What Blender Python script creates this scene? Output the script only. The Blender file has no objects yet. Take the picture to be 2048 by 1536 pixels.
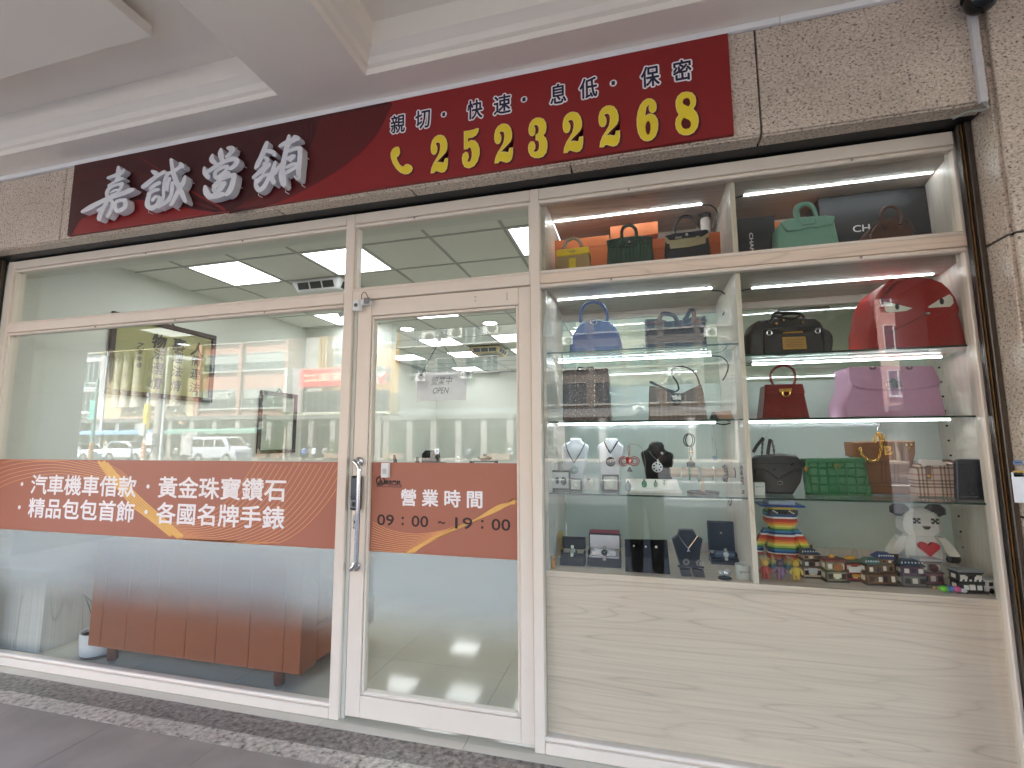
import bpy, bmesh, math, random
from mathutils import Vector, Matrix
random.seed(7)
C = bpy.context.scene.collection
scn = bpy.context.scene
# ---------------------------------------------------------------- camera, sky, sun, exposure
CAM = Vector((0.0, -2.4, 1.47)); FPX = 951.39
YAW, PITCH, ROLL = -0.2553125, 0.1164241, -0.0048155
_f = Vector((math.sin(YAW)*math.cos(PITCH), math.cos(YAW)*math.cos(PITCH), math.sin(PITCH)))
_r = Vector((math.cos(YAW), -math.sin(YAW), 0.0)); _u = _r.cross(_f)
RGT = math.cos(ROLL)*_r + math.sin(ROLL)*_u
UP = -math.sin(ROLL)*_r + math.cos(ROLL)*_u
FWD = _f
cd = bpy.data.cameras.new('camera'); cam = bpy.data.objects.new('camera', cd); C.objects.link(cam)
cd.sensor_width = 36.0; cd.lens = FPX*36.0/2048.0; cd.clip_start = 0.05; cd.clip_end = 900
mw = Matrix.Identity(4)
for i in range(3):
    mw[i][0] = RGT[i]; mw[i][1] = UP[i]; mw[i][2] = -FWD[i]; mw[i][3] = CAM[i]
cam.matrix_world = mw
scn.camera = cam
SUN_EL, SUN_AZ = math.radians(60), math.radians(16)      # azimuth measured from +Y towards -X
world = bpy.data.worlds.new('World'); scn.world = world; world.use_nodes = True
wn = world.node_tree.nodes; wl = world.node_tree.links
sky = wn.new('ShaderNodeTexSky'); sky.sky_type = 'NISHITA'; sky.sun_disc = False
sky.sun_elevation = SUN_EL; sky.sun_rotation = -SUN_AZ; sky.air_density = 1.2; sky.dust_density = 1.5
bg = wn['Background']; bg.inputs['Strength'].default_value = 0.125
wl.new(sky.outputs[0], bg.inputs['Color'])
sd = bpy.data.lights.new('sun', 'SUN'); sd.energy = 3.6; sd.angle = math.radians(0.53); sd.color = (1.0, 0.94, 0.86)
sun = bpy.data.objects.new('sun', sd); C.objects.link(sun)
sdir = Vector((-math.sin(SUN_AZ)*math.cos(SUN_EL), math.cos(SUN_AZ)*math.cos(SUN_EL), math.sin(SUN_EL)))
sun.rotation_euler = sdir.to_track_quat('Z', 'Y').to_euler(); sun.location = (0, 0, 30)
scn.view_settings.view_transform = 'Standard'; scn.view_settings.look = 'None'
scn.view_settings.gamma = 1.0; scn.view_settings.use_curve_mapping = False
scn.view_settings.exposure = 4.05
scn.render.engine = 'CYCLES'
cy = scn.cycles
cy.use_denoising = True
cy.max_bounces = 10; cy.diffuse_bounces = 5; cy.glossy_bounces = 4; cy.transmission_bounces = 6; cy.transparent_max_bounces = 24
cy.caustics_reflective = False; cy.caustics_refractive = False; cy.sample_clamp_indirect = 6.0
cy.use_adaptive_sampling = True; cy.adaptive_threshold = 0.015

# ---------------------------------------------------------------- measuring helpers (photo pixel -> point on a real plane)
def ray(x, y):
    return FWD + RGT*((x-1024)/FPX) - UP*((y-768)/FPX)
def P(x, y, Y=0.0):
    d = ray(x, y); return CAM + d*((Y-CAM.y)/d.y)
def PZ(x, y, z=0.0):
    d = ray(x, y); return CAM + d*((z-CAM.z)/d.z)
def PX(x, y, X):
    d = ray(x, y); return CAM + d*((X-CAM.x)/d.x)
def MR(x, y, D):
    'point seen mirrored in the glass at (x, y), standing on the street plane Y = -D'
    p = P(x, y, D); return Vector((p.x, -D, p.z))

# ---------------------------------------------------------------- mesh helpers
class MB:
    def __init__(s): s.v = []; s.f = []
    def add(s, vs, fs):
        n = len(s.v); s.v += [tuple(v) for v in vs]; s.f += [tuple(i+n for i in f) for f in fs]; return s
    def box(s, x0, x1, y0, y1, z0, z1):
        x0, x1 = min(x0, x1), max(x0, x1); y0, y1 = min(y0, y1), max(y0, y1); z0, z1 = min(z0, z1), max(z0, z1)
        v = [(x, y, z) for z in (z0, z1) for y in (y0, y1) for x in (x0, x1)]
        return s.add(v, [(0,2,3,1),(4,5,7,6),(0,1,5,4),(2,6,7,3),(0,4,6,2),(1,3,7,5)])
    def prism(s, pts, y0, y1):
        'outline (x, z) pushed from y0 to y1'
        n = len(pts); a = sum(pts[i][0]*pts[(i+1)%n][1]-pts[(i+1)%n][0]*pts[i][1] for i in range(n))
        if a < 0: pts = pts[::-1]
        y0, y1 = min(y0, y1), max(y0, y1)
        v = [(p[0], y0, p[1]) for p in pts]+[(p[0], y1, p[1]) for p in pts]
        f = [tuple(range(n)), tuple(range(2*n-1, n-1, -1))]+[(i, n+i, n+(i+1)%n, (i+1)%n) for i in range(n)]
        return s.add(v, f)
    def flat(s, pts, y):
        n = len(pts); a = sum(pts[i][0]*pts[(i+1)%n][1]-pts[(i+1)%n][0]*pts[i][1] for i in range(n))
        if a < 0: pts = pts[::-1]
        return s.add([(p[0], y, p[1]) for p in pts], [tuple(range(n))])
    def pillow(s, pts, y0, t, r=.12, back=True):
        'soft body: outline (x, z), front at y0, thickness t'
        n = len(pts); a = sum(pts[i][0]*pts[(i+1)%n][1]-pts[(i+1)%n][0]*pts[i][1] for i in range(n))
        if a < 0: pts = pts[::-1]
        cx = sum(p[0] for p in pts)/n; cz = sum(p[1] for p in pts)/n
        rings = [(1-r*1.6, 0), (1-r*.8, .05), (1-r*.25, .17), (1, .38), (1, .7), (1-r*.3, .9), (1-r*.9, 1.0)]
        base = len(s.v)
        for k, d in rings:
            s.v += [(cx+(p[0]-cx)*k, y0+d*t, cz+(p[1]-cz)*k) for p in pts]
        m = len(rings)
        for j in range(m-1):
            for i in range(n):
                q = (i+1) % n
                s.f.append((base+j*n+i, base+(j+1)*n+i, base+(j+1)*n+q, base+j*n+q))
        s.f.append(tuple(base+i for i in range(n))); s.f.append(tuple(base+(m-1)*n+i for i in range(n-1, -1, -1)))
        return s
    def tube(s, path, r, n=8, closed=False):
        path = [Vector(p) for p in path]; m = len(path); base = len(s.v)
        rr = r if isinstance(r, (list, tuple)) else [r]*m
        t0 = (path[1]-path[0]).normalized(); up = Vector((0, 0, 1)) if abs(t0.z) < .9 else Vector((1, 0, 0))
        nx = t0.cross(up).normalized()
        for i in range(m):
            if closed: t = (path[(i+1) % m]-path[i-1])
            else: t = path[min(i+1, m-1)]-path[max(i-1, 0)]
            if t.length < 1e-9: t = t0
            t = t.normalized(); nx = nx-t*nx.dot(t)
            if nx.length < 1e-6: nx = t.orthogonal()
            nx = nx.normalized(); ny = t.cross(nx)
            for k in range(n):
                a = 2*math.pi*k/n; s.v.append(tuple(path[i]+(nx*math.cos(a)+ny*math.sin(a))*rr[i]))
        for i in range(m if closed else m-1):
            j = (i+1) % m
            for k in range(n):
                q = (k+1) % n; s.f.append((base+i*n+k, base+i*n+q, base+j*n+q, base+j*n+k))
        if not closed:
            s.f.append(tuple(base+k for k in range(n-1, -1, -1))); s.f.append(tuple(base+(m-1)*n+k for k in range(n)))
        return s
    def lathe(s, prof, c=(0, 0, 0), n=20, ax='z', cap=True):
        base = len(s.v); m = len(prof)
        for r, h in prof:
            for k in range(n):
                a = 2*math.pi*k/n; u, w = r*math.cos(a), r*math.sin(a)
                if ax == 'z': p = (c[0]+u, c[1]+w, c[2]+h)
                elif ax == 'y': p = (c[0]+u, c[1]+h, c[2]-w)
                else: p = (c[0]+h, c[1]+u, c[2]+w)
                s.v.append(p)
        for i in range(m-1):
            for k in range(n):
                q = (k+1) % n; s.f.append((base+i*n+k, base+i*n+q, base+(i+1)*n+q, base+(i+1)*n+k))
        if cap:
            s.f.append(tuple(base+k for k in range(n-1, -1, -1))); s.f.append(tuple(base+(m-1)*n+k for k in range(n)))
        return s
    def ball(s, c, r, n=12, m=7):
        rx, ry, rz = r if isinstance(r, (tuple, list)) else (r, r, r); base = len(s.v)
        s.v.append((c[0], c[1], c[2]-rz))
        for i in range(1, m):
            t = math.pi*i/m
            for k in range(n):
                a = 2*math.pi*k/n
                s.v.append((c[0]+rx*math.sin(t)*math.cos(a), c[1]+ry*math.sin(t)*math.sin(a), c[2]-rz*math.cos(t)))
        s.v.append((c[0], c[1], c[2]+rz)); top = len(s.v)-1
        for k in range(n):
            q = (k+1) % n
            s.f.append((base, base+1+q, base+1+k)); s.f.append((top, top-n+k, top-n+q))
            for i in range(m-2):
                s.f.append((base+1+i*n+k, base+1+i*n+q, base+1+(i+1)*n+q, base+1+(i+1)*n+k))
        return s
    def mesh(s, name):
        me = bpy.data.meshes.new(name); me.from_pydata(s.v, [], s.f); me.update(); return me

def obj(name, mb, m, parent=None, smooth=False, bevel=0, seg=2, local=False, label=None):
    me = mb.mesh(name) if isinstance(mb, MB) else mb
    if bevel:
        bm = bmesh.new(); bm.from_mesh(me)
        es = [e for e in bm.edges if len(e.link_faces) == 2 and e.calc_face_angle(0) > .6]
        bmesh.ops.bevel(bm, geom=es, offset=bevel, segments=seg, affect='EDGES', profile=.5, clamp_overlap=True)
        bm.to_mesh(me); bm.free()
    if smooth:
        bm = bmesh.new(); bm.from_mesh(me)
        for f in bm.faces: f.smooth = True
        for e in bm.edges:
            if len(e.link_faces) == 2 and e.calc_face_angle(0) > .7: e.smooth = False
        bm.to_mesh(me); bm.free()
    o = bpy.data.objects.new(name, me); C.objects.link(o)
    if m is not None and not me.materials: me.materials.append(m)
    if parent is not None:
        o.parent = parent
        if parent.type == 'EMPTY' and not local: o.matrix_parent_inverse = Matrix.Translation(-parent.location)
    if label: o['label'] = label
    return o
def tag(o, label, cat, group=None):
    o['label'] = label; o['category'] = cat
    if group: o['group'] = group
    return o
def thing(name, label, cat, loc=(0, 0, 0), group=None, rz=0.0):
    o = bpy.data.objects.new(name, None); C.objects.link(o); o.location = loc; o.rotation_euler = (0, 0, rz)
    o.empty_display_size = .1
    return tag(o, label, cat, group)
def struct(name, mb, m, **k):
    o = obj(name, mb, m, **k); o['kind'] = 'structure'; return o
def share(o, parent, loc=None):
    'another piece with the same mesh'
    c = o.copy(); C.objects.link(c); c.parent = parent
    if loc is not None: c.location = loc
    return c
def smooth_line(pts, k=6, closed=False):
    pts = [tuple(p) for p in pts]; n = len(pts); out = []
    if n < 3: return pts
    for i in range(n if closed else n-1):
        p0 = pts[(i-1) % n] if closed or i > 0 else pts[0]
        p1 = pts[i]; p2 = pts[(i+1) % n]
        p3 = pts[(i+2) % n] if closed or i+2 < n else pts[-1]
        for j in range(k):
            t = j/k
            out.append(tuple(.5*((2*b)+(-a+c)*t+(2*a-5*b+4*c-d)*t*t+(-a+3*b-3*c+d)*t**3) for a, b, c, d in zip(p0, p1, p2, p3)))
    if not closed: out.append(pts[-1])
    return out
def ol(pts, Y, k=0):
    'outline read in photo pixels, on the plane Y'
    if k: pts = smooth_line(pts, k, True)
    return [(p.x, p.z) for p in (P(x, y, Y) for x, y in pts)]
def brush(st, k=5):
    'one brush stroke [(x, y, width)...] -> closed outline in the same units'
    c = smooth_line(st, k); L, Rr = [], []
    for i, (x, y, w) in enumerate(c):
        a = c[max(i-1, 0)]; b = c[min(i+1, len(c)-1)]; dx, dy = b[0]-a[0], b[1]-a[1]; l = math.hypot(dx, dy) or 1
        L.append((x-dy/l*w/2, y+dx/l*w/2)); Rr.append((x+dy/l*w/2, y-dx/l*w/2))
    def capp(i, d):
        x, y, w = c[i]; a, b = (c[0], c[1]) if i == 0 else (c[-2], c[-1])
        an = math.atan2(b[1]-a[1], b[0]-a[0])
        return [(x+math.cos(an+d*q)*w/2*.9, y+math.sin(an+d*q)*w/2*.9) for q in (.5, 0, -.5)] if i else \
               [(x-math.cos(an+q)*w/2*.9, y-math.sin(an+q)*w/2*.9) for q in (.5, 0, -.5)]
    return L+capp(-1, 1)+Rr[::-1]+capp(0, 1)
_tc = {}
def text_mesh(body, bold=0.0, shear=0.0):
    key = (body, bold, shear)
    if key not in _tc:
        cu = bpy.data.curves.new('t', 'FONT'); cu.body = body; cu.size = 1.0; cu.offset = bold; cu.shear = shear; cu.fill_mode = 'FRONT'; cu.resolution_u = 3
        o = bpy.data.objects.new('t', cu); C.objects.link(o)
        bpy.context.view_layer.update()
        dg = bpy.context.evaluated_depsgraph_get(); me = o.evaluated_get(dg).to_mesh()
        v = [(q.co.x, q.co.y) for q in me.vertices]; f = [tuple(p.vertices) for p in me.polygons]
        o.evaluated_get(dg).to_mesh_clear(); bpy.data.objects.remove(o); bpy.data.curves.remove(cu)
        _tc[key] = (v, f)
    return _tc[key]
def put_text(mb, body, x0, x1, z0, z1, y, bold=0.0, shear=0.0, ref=None, fn=None):
    'text fitted into the rectangle; bold = stroke growth as a share of the height, stamped round a small circle'
    v, f = text_mesh(body, 0.0, shear)
    ax, bx = min(p[0] for p in v), max(p[0] for p in v); ay, by = min(p[1] for p in v), max(p[1] for p in v)
    base = [(x0+(px-ax)/(bx-ax)*(x1-x0), z0+(py-ay)/(by-ay)*(z1-z0)) for px, py in v]
    a = 0
    if f and not fn:
        q = [base[i] for i in f[0]]; a = (q[1][0]-q[0][0])*(q[2][1]-q[0][1])-(q[1][1]-q[0][1])*(q[2][0]-q[0][0])
    if a < 0: f = [t[::-1] for t in f]
    rad = bold*(z1-z0); n = 0 if rad <= 0 else (8 if bold < .05 else 16)
    sh = [(0, 0)]+[(rad*math.cos(2*math.pi*k/n), rad*math.sin(2*math.pi*k/n)) for k in range(n)]
    for k, (dx, dz) in enumerate(sh):
        mb.add([fn(X+dx, Z+dz, k) if fn else (X+dx, y-k*.000012, Z+dz) for X, Z in base], f)
    return mb
# ---------------------------------------------------------------- materials
def lin(c):
    if isinstance(c, str): c = tuple(int(c[i:i+2], 16)/255 for i in (0, 2, 4))
    return tuple((q/12.92 if q <= .04045 else ((q+.055)/1.055)**2.4) for q in c)
_m = {}
def nt(name):
    m = bpy.data.materials.new(name); m.use_nodes = True
    return m, m.node_tree.nodes, m.node_tree.links, m.node_tree.nodes['Principled BSDF']
def pm(name, col, rough=.5, metal=0.0, var=.06, scale=30.0, bump=0.0, bscale=120.0, spec=.5, coat=0.0, stretch=None, raw=False, sheen=0.0):
    'plain painted / leather / plastic surface with a little tone drift and fine relief'
    if name in _m: return _m[name]
    m, n, l, b = nt(name); c = col if raw else lin(col)
    tc = n.new('ShaderNodeTexCoord'); mp = n.new('ShaderNodeMapping'); l.new(tc.outputs['Object'], mp.inputs[0])
    if stretch: mp.inputs['Scale'].default_value = stretch
    nz = n.new('ShaderNodeTexNoise'); nz.inputs['Scale'].default_value = scale; nz.inputs['Detail'].default_value = 5; l.new(mp.outputs[0], nz.inputs[0])
    mx = n.new('ShaderNodeMix'); mx.data_type = 'RGBA'; l.new(nz.outputs[0], mx.inputs['Factor'])
    mx.inputs['A'].default_value = (*[max(0, q*(1-var*2)) for q in c], 1); mx.inputs['B'].default_value = (*[min(1, q*(1+var*2)) for q in c], 1)
    l.new(mx.outputs['Result'], b.inputs['Base Color'])
    b.inputs['Roughness'].default_value = rough; b.inputs['Metallic'].default_value = metal; b.inputs['Specular IOR Level'].default_value = spec
    b.inputs['Coat Weight'].default_value = coat; b.inputs['Sheen Weight'].default_value = sheen
    rr = n.new('ShaderNodeMapRange'); rr.inputs['To Min'].default_value = max(0.02, rough-.07); rr.inputs['To Max'].default_value = min(1, rough+.07)
    l.new(nz.outputs[0], rr.inputs['Value']); l.new(rr.outputs[0], b.inputs['Roughness'])
    if bump:
        n2 = n.new('ShaderNodeTexNoise'); n2.inputs['Scale'].default_value = bscale; n2.inputs['Detail'].default_value = 3; l.new(mp.outputs[0], n2.inputs[0])
        bp = n.new('ShaderNodeBump'); bp.inputs['Strength'].default_value = bump; bp.inputs['Distance'].default_value = .004
        l.new(n2.outputs[0], bp.inputs['Height']); l.new(bp.outputs[0], b.inputs['Normal'])
    _m[name] = m; return m
def ramp(n, l, src, stops, interp='LINEAR'):
    r = n.new('ShaderNodeValToRGB'); r.color_ramp.interpolation = interp
    el = r.color_ramp.elements
    while len(el) < len(stops): el.new(.5)
    for e, (p, c) in zip(el, stops): e.position = p; e.color = (*c, 1)
    l.new(src, r.inputs[0]); return r
def granite(name, cols, scale=1.0, rough=.35, bump=.15):
    m, n, l, b = nt(name)
    tc = n.new('ShaderNodeTexCoord'); mp = n.new('ShaderNodeMapping'); l.new(tc.outputs['Object'], mp.inputs[0]); mp.inputs['Scale'].default_value = (1, 1, 1.35)
    a = n.new('ShaderNodeTexNoise'); a.inputs['Scale'].default_value = 85*scale; a.inputs['Detail'].default_value = 4; a.inputs['Roughness'].default_value = .62; l.new(mp.outputs[0], a.inputs[0])
    v = n.new('ShaderNodeTexVoronoi'); v.inputs['Scale'].default_value = 130*scale; l.new(mp.outputs[0], v.inputs[0])
    lo = n.new('ShaderNodeTexNoise'); lo.inputs['Scale'].default_value = 3.0; lo.inputs['Detail'].default_value = 3; l.new(mp.outputs[0], lo.inputs[0])
    r = ramp(n, l, a.outputs[0], [(.27, cols[0]), (.36, cols[1]), (.43, cols[2]), (.56, cols[3]), (.7, cols[4])])
    mx = n.new('ShaderNodeMix'); mx.data_type = 'RGBA'; mx.blend_type = 'MULTIPLY'; mx.inputs['Factor'].default_value = .5
    l.new(r.outputs[0], mx.inputs['A'])
    r2 = ramp(n, l, v.outputs['Color'], [(.0, (.55, .53, .5)), (.35, (.9, .88, .86)), (1, (1.15, 1.12, 1.1))]); l.new(r2.outputs[0], mx.inputs['B'])
    m2 = n.new('ShaderNodeMix'); m2.data_type = 'RGBA'; m2.blend_type = 'MULTIPLY'; m2.inputs['Factor'].default_value = .6; l.new(mx.outputs['Result'], m2.inputs['A'])
    r3 = ramp(n, l, lo.outputs[0], [(.3, (.8, .79, .78)), (.7, (1.08, 1.08, 1.08))]); l.new(r3.outputs[0], m2.inputs['B'])
    l.new(m2.outputs['Result'], b.inputs['Base Color']); b.inputs['Roughness'].default_value = rough
    bp = n.new('ShaderNodeBump'); bp.inputs['Strength'].default_value = bump; bp.inputs['Distance'].default_value = .002; l.new(a.outputs[0], bp.inputs['Height']); l.new(bp.outputs[0], b.inputs['Normal'])
    return m
def woodgrain(name, c0, c1, c2, axis='x', rough=.45, sc=1.0):
    'pale laminate with long cathedral grain'
    m, n, l, b = nt(name)
    tc = n.new('ShaderNodeTexCoord'); mp = n.new('ShaderNodeMapping'); l.new(tc.outputs['Object'], mp.inputs[0])
    s = {'x': (.34, 3, 5.0), 'z': (5.0, 3, .34), 'y': (5.0, .34, 5.0)}[axis]
    mp.inputs['Scale'].default_value = tuple(q*sc for q in s)
    a = n.new('ShaderNodeTexNoise'); a.inputs['Scale'].default_value = 1.3; a.inputs['Detail'].default_value = 1.5; a.inputs['Distortion'].default_value = .35; l.new(mp.outputs[0], a.inputs[0])
    mt = n.new('ShaderNodeMath'); mt.operation = 'MULTIPLY'; mt.inputs[1].default_value = 30; l.new(a.outputs[0], mt.inputs[0])
    fr = n.new('ShaderNodeMath'); fr.operation = 'PINGPONG'; fr.inputs[1].default_value = 1.0; l.new(mt.outputs[0], fr.inputs[0])
    pw = n.new('ShaderNodeMath'); pw.operation = 'POWER'; pw.inputs[1].default_value = 5.5; l.new(fr.outputs[0], pw.inputs[0])
    g = n.new('ShaderNodeTexNoise'); g.inputs['Scale'].default_value = 2.2; g.inputs['Detail'].default_value = 3; l.new(mp.outputs[0], g.inputs[0])
    mp2 = n.new('ShaderNodeMapping'); l.new(tc.outputs['Object'], mp2.inputs[0]); mp2.inputs['Scale'].default_value = tuple(q*8*sc for q in ({'x': (.16, 8, 14), 'z': (14, 8, .16), 'y': (14, .16, 14)}[axis]))
    g2 = n.new('ShaderNodeTexNoise'); g2.inputs['Scale'].default_value = 1.2; g2.inputs['Detail'].default_value = 4; l.new(mp2.outputs[0], g2.inputs[0])
    ad = n.new('ShaderNodeMath'); ad.operation = 'MULTIPLY'; l.new(pw.outputs[0], ad.inputs[0]); l.new(g.outputs[0], ad.inputs[1])
    r = ramp(n, l, ad.outputs[0], [(.0, c0), (.28, c1), (.55, c2)])
    mx = n.new('ShaderNodeMix'); mx.data_type = 'RGBA'; mx.blend_type = 'MULTIPLY'; mx.inputs['Factor'].default_value = .5; l.new(r.outputs[0], mx.inputs['A'])
    r2 = ramp(n, l, g2.outputs[0], [(.3, (.82, .8, .79)), (.65, (1.06, 1.06, 1.06))]); l.new(r2.outputs[0], mx.inputs['B'])
    l.new(mx.outputs['Result'], b.inputs['Base Color']); b.inputs['Roughness'].default_value = rough
    return m
def emit(name, col, s):
    if name in _m: return _m[name]
    m, n, l, b = nt(name); n.remove(b); e = n.new('ShaderNodeEmission'); e.inputs[0].default_value = (*col, 1); e.inputs[1].default_value = s
    l.new(e.outputs[0], n['Material Output'].inputs[0]); _m[name] = m; return m
def glass(name, tint=(.93, .975, .955), f0=.085, rough=0.0, dirt=.0):
    'thin clear pane: both faces mirror by the Schlick law, the rest passes straight through'
    m, n, l, b = nt(name); n.remove(b)
    ge = n.new('ShaderNodeNewGeometry'); dp = n.new('ShaderNodeVectorMath'); dp.operation = 'DOT_PRODUCT'
    l.new(ge.outputs['Incoming'], dp.inputs[0]); l.new(ge.outputs['Normal'], dp.inputs[1])
    ab = n.new('ShaderNodeMath'); ab.operation = 'ABSOLUTE'; l.new(dp.outputs['Value'], ab.inputs[0])
    sb = n.new('ShaderNodeMath'); sb.operation = 'SUBTRACT'; sb.inputs[0].default_value = 1; l.new(ab.outputs[0], sb.inputs[1])
    pw = n.new('ShaderNodeMath'); pw.operation = 'POWER'; pw.inputs[1].default_value = 5; l.new(sb.outputs[0], pw.inputs[0])
    ma = n.new('ShaderNodeMath'); ma.operation = 'MULTIPLY_ADD'; ma.inputs[1].default_value = 1-f0; ma.inputs[2].default_value = f0; l.new(pw.outputs[0], ma.inputs[0])
    tr = n.new('ShaderNodeBsdfTransparent'); tr.inputs[0].default_value = (*tint, 1)
    gl = n.new('ShaderNodeBsdfGlossy'); gl.inputs['Roughness'].default_value = rough; gl.inputs['Color'].default_value = (1, 1, 1, 1)
    mx = n.new('ShaderNodeMixShader'); l.new(ma.outputs[0], mx.inputs[0]); l.new(tr.outputs[0], mx.inputs[1]); l.new(gl.outputs[0], mx.inputs[2])
    l.new(mx.outputs[0], n['Material Output'].inputs[0]); return m
# ================================================================ materials of the place
M = {}
M['alu'] = pm('alu', (.905, .855, .80), .38, var=.02, scale=8, spec=.5)
M['alu_in'] = pm('alu_in', (.80, .80, .76), .4, var=.02, scale=8)
M['granite'] = granite('granite', [(.035, .03, .028), (.16, .13, .11), (.56, .47, .39), (.68, .58, .49), (.78, .69, .6)], .95)
M['granite_dark'] = granite('granite_dark', [(.02, .018, .017), (.06, .05, .045), (.16, .13, .11), (.26, .22, .19), (.40, .34, .28)], .42, .3)
M['granite_light'] = granite('granite_light', [(.03, .027, .025), (.18, .15, .13), (.42, .36, .3), (.60, .52, .44), (.72, .64, .55)], .38, .35)
M['joint'] = pm('joint', (.06, .055, .05), .8)
M['black'] = pm('black', (.06, .06, .065), .45)
M['plaster'] = pm('plaster', (.965, .93, .885), .75, var=.02, scale=2.5, bump=.08, bscale=90)
M['trim'] = pm('trim', (.93, .925, .93), .4, var=.01)
M['pave'] = pm('pave', (.60, .55, .51), .62, var=.2, scale=4, bump=.35, bscale=260)
M['tile'] = pm('tile', (.80, .765, .70), .16, var=.02, scale=5)
M['floor_tile'] = pm('floor_tile', (.74, .72, .66), .06, var=.03, scale=3, spec=.16)
M['grout'] = pm('grout', (.30, .28, .26), .8)
M['wall'] = pm('wall', (.86, .87, .84), .7, var=.015, scale=4)
M['wallpaper'] = pm('wallpaper', (.83, .84, .78), .75, var=.05, scale=9, stretch=(14, 14, .6), bump=.2, bscale=30)
M['ctile'] = pm('ctile', (.90, .91, .88), .85, var=.02, scale=14, bump=.3, bscale=160)
M['tbar'] = pm('tbar', (.66, .67, .65), .45, var=.01)
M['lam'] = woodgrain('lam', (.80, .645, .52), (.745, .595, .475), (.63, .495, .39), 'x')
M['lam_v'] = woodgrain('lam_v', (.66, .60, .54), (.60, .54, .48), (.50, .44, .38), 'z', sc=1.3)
M['lam_dark_shade'] = woodgrain('lam_dark_shade', (.50, .43, .37), (.44, .37, .32), (.34, .28, .24), 'x', sc=1.3)  # dark laminate; shade on the compartment ceilings is put into this colour
M['glass'] = glass('glass', (.962, .98, .97), .030)
M['shelf_glass'] = glass('shelf_glass', (.93, .985, .965), .05)
M['glass_edge'] = pm('glass_edge', (.06, .20, .17), .15, spec=.6)
M['chrome'] = pm('chrome', (.80, .80, .80), .16, 1.0, var=.02)
M['steel'] = pm('steel', (.66, .65, .63), .28, 1.0, var=.03)
M['gold'] = pm('gold', (.83, .66, .34), .25, 1.0, var=.03)
M['white'] = pm('white', (.90, .90, .90), .4, var=.01)
M['panel_light'] = emit('panel_light', (.97, .99, 1.0), .66)
M['downlight'] = emit('downlight', (.97, .99, 1.0), 1.2)
def led_mat():
    m, n, l, b = nt('led'); n.remove(b)
    tc = n.new('ShaderNodeTexCoord'); sx = n.new('ShaderNodeSeparateXYZ'); l.new(tc.outputs['Object'], sx.inputs[0])
    mu = n.new('ShaderNodeMath'); mu.operation = 'MULTIPLY'; mu.inputs[1].default_value = 120; l.new(sx.outputs[0], mu.inputs[0])
    fr = n.new('ShaderNodeMath'); fr.operation = 'FRACT'; l.new(mu.outputs[0], fr.inputs[0])
    gt = n.new('ShaderNodeMath'); gt.operation = 'GREATER_THAN'; gt.inputs[1].default_value = .42; l.new(fr.outputs[0], gt.inputs[0])
    mr = n.new('ShaderNodeMapRange'); mr.inputs['To Min'].default_value = .15; mr.inputs['To Max'].default_value = 4.6; l.new(gt.outputs[0], mr.inputs['Value'])
    e = n.new('ShaderNodeEmission'); e.inputs[0].default_value = (.9, .965, 1, 1); l.new(mr.outputs[0], e.inputs[1])
    l.new(e.outputs[0], n['Material Output'].inputs[0]); return m
M['led'] = led_mat()

# ================================================================ the ground
FRONT = -0.2                     # face of the granite lintel and columns
SOF = 2.816                      # underside of the lintel
struct('road', MB().box(-160, 120, -32.6, -3.95, -.35, -.15), pm('road_mat', (.29, .29, .29), .8, var=.08, scale=1.2, bump=.3))
rm = MB()
for k in range(-16, 12):
    for yy in (-11.5, -22.0): rm.box(k*9, k*9+4, yy-.06, yy+.06, -.146, -.142)
rm.box(-160, 120, -17.1, -16.98, -.146, -.142); rm.box(-160, 120, -16.8, -16.68, -.146, -.142)
struct('road_markings', rm, pm('road_paint', (.82, .82, .78), .7))
struct('far_pavement', MB().box(-160, 120, -60, -32.6, -.35, -.02), pm('far_pave', (.62, .58, .54), .8, var=.06, scale=1.5))
pav = struct('pavement', MB().box(-16, 10, -3.95, FRONT-.13, -.35, -.006), M['grout'])
sl = [-7.9, -7.0, -6.1, -5.2, -4.3, -3.4, -2.71, -2.03, -1.35, -.67, .01, .69, 1.37, 2.05, 2.95, 3.85, 4.75]
for j, (y0, y1) in enumerate([(-.335, -1.03), (-1.033, -1.73), (-1.733, -2.43), (-2.433, -3.13), (-3.133, -3.92)]):
    for a, b_ in zip(sl[:-1], sl[1:]):
        obj('paving_slab', MB().box(a+.0016, b_-.0016, y1, y0-.003, -.03, random.uniform(-.0008, .0006)), M['pave'], pav)
kerb = struct('granite_threshold', MB().box(-8, 6, -.335, -.085, -.2, -.006), M['joint'])
gx = [-8, -5.6, -4.2, -2.35, -.35, 1.9, 6]
for a, b_ in zip(gx[:-1], gx[1:]):
    obj('dark_granite_slab', MB().box(a+.001, b_-.001, -.235, -.0865, -.05, .0), M['granite_dark'], kerb)
    obj('light_granite_slab', MB().box(a+.001, b_-.001, -.3345, -.2352, -.05, .001), M['granite_light'], kerb)
# shop floor, running out under the frame
flo = struct('floor', MB().box(-5.2, 3.2, -.085, 9.2, -.2, -.005), M['grout'])
TX = [-.861+.795*k for k in range(-5, 6)]; TY = [-.084]+[.695+.8*k for k in range(0, 8)]
ftile = M['floor_tile']
for a, b_ in zip(TX[:-1], TX[1:]):
    obj('threshold_tile', MB().box(a+.0012, b_-.0012, -.084, -.03, -.03, .0005), M['tile'], flo)
    for c, d in zip(TY[:-1], TY[1:]):
        obj('floor_tile', MB().box(a+.0012, b_-.0012, max(c, -.03)+.0012, d-.0012, -.03, 0), ftile, flo)

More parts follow.
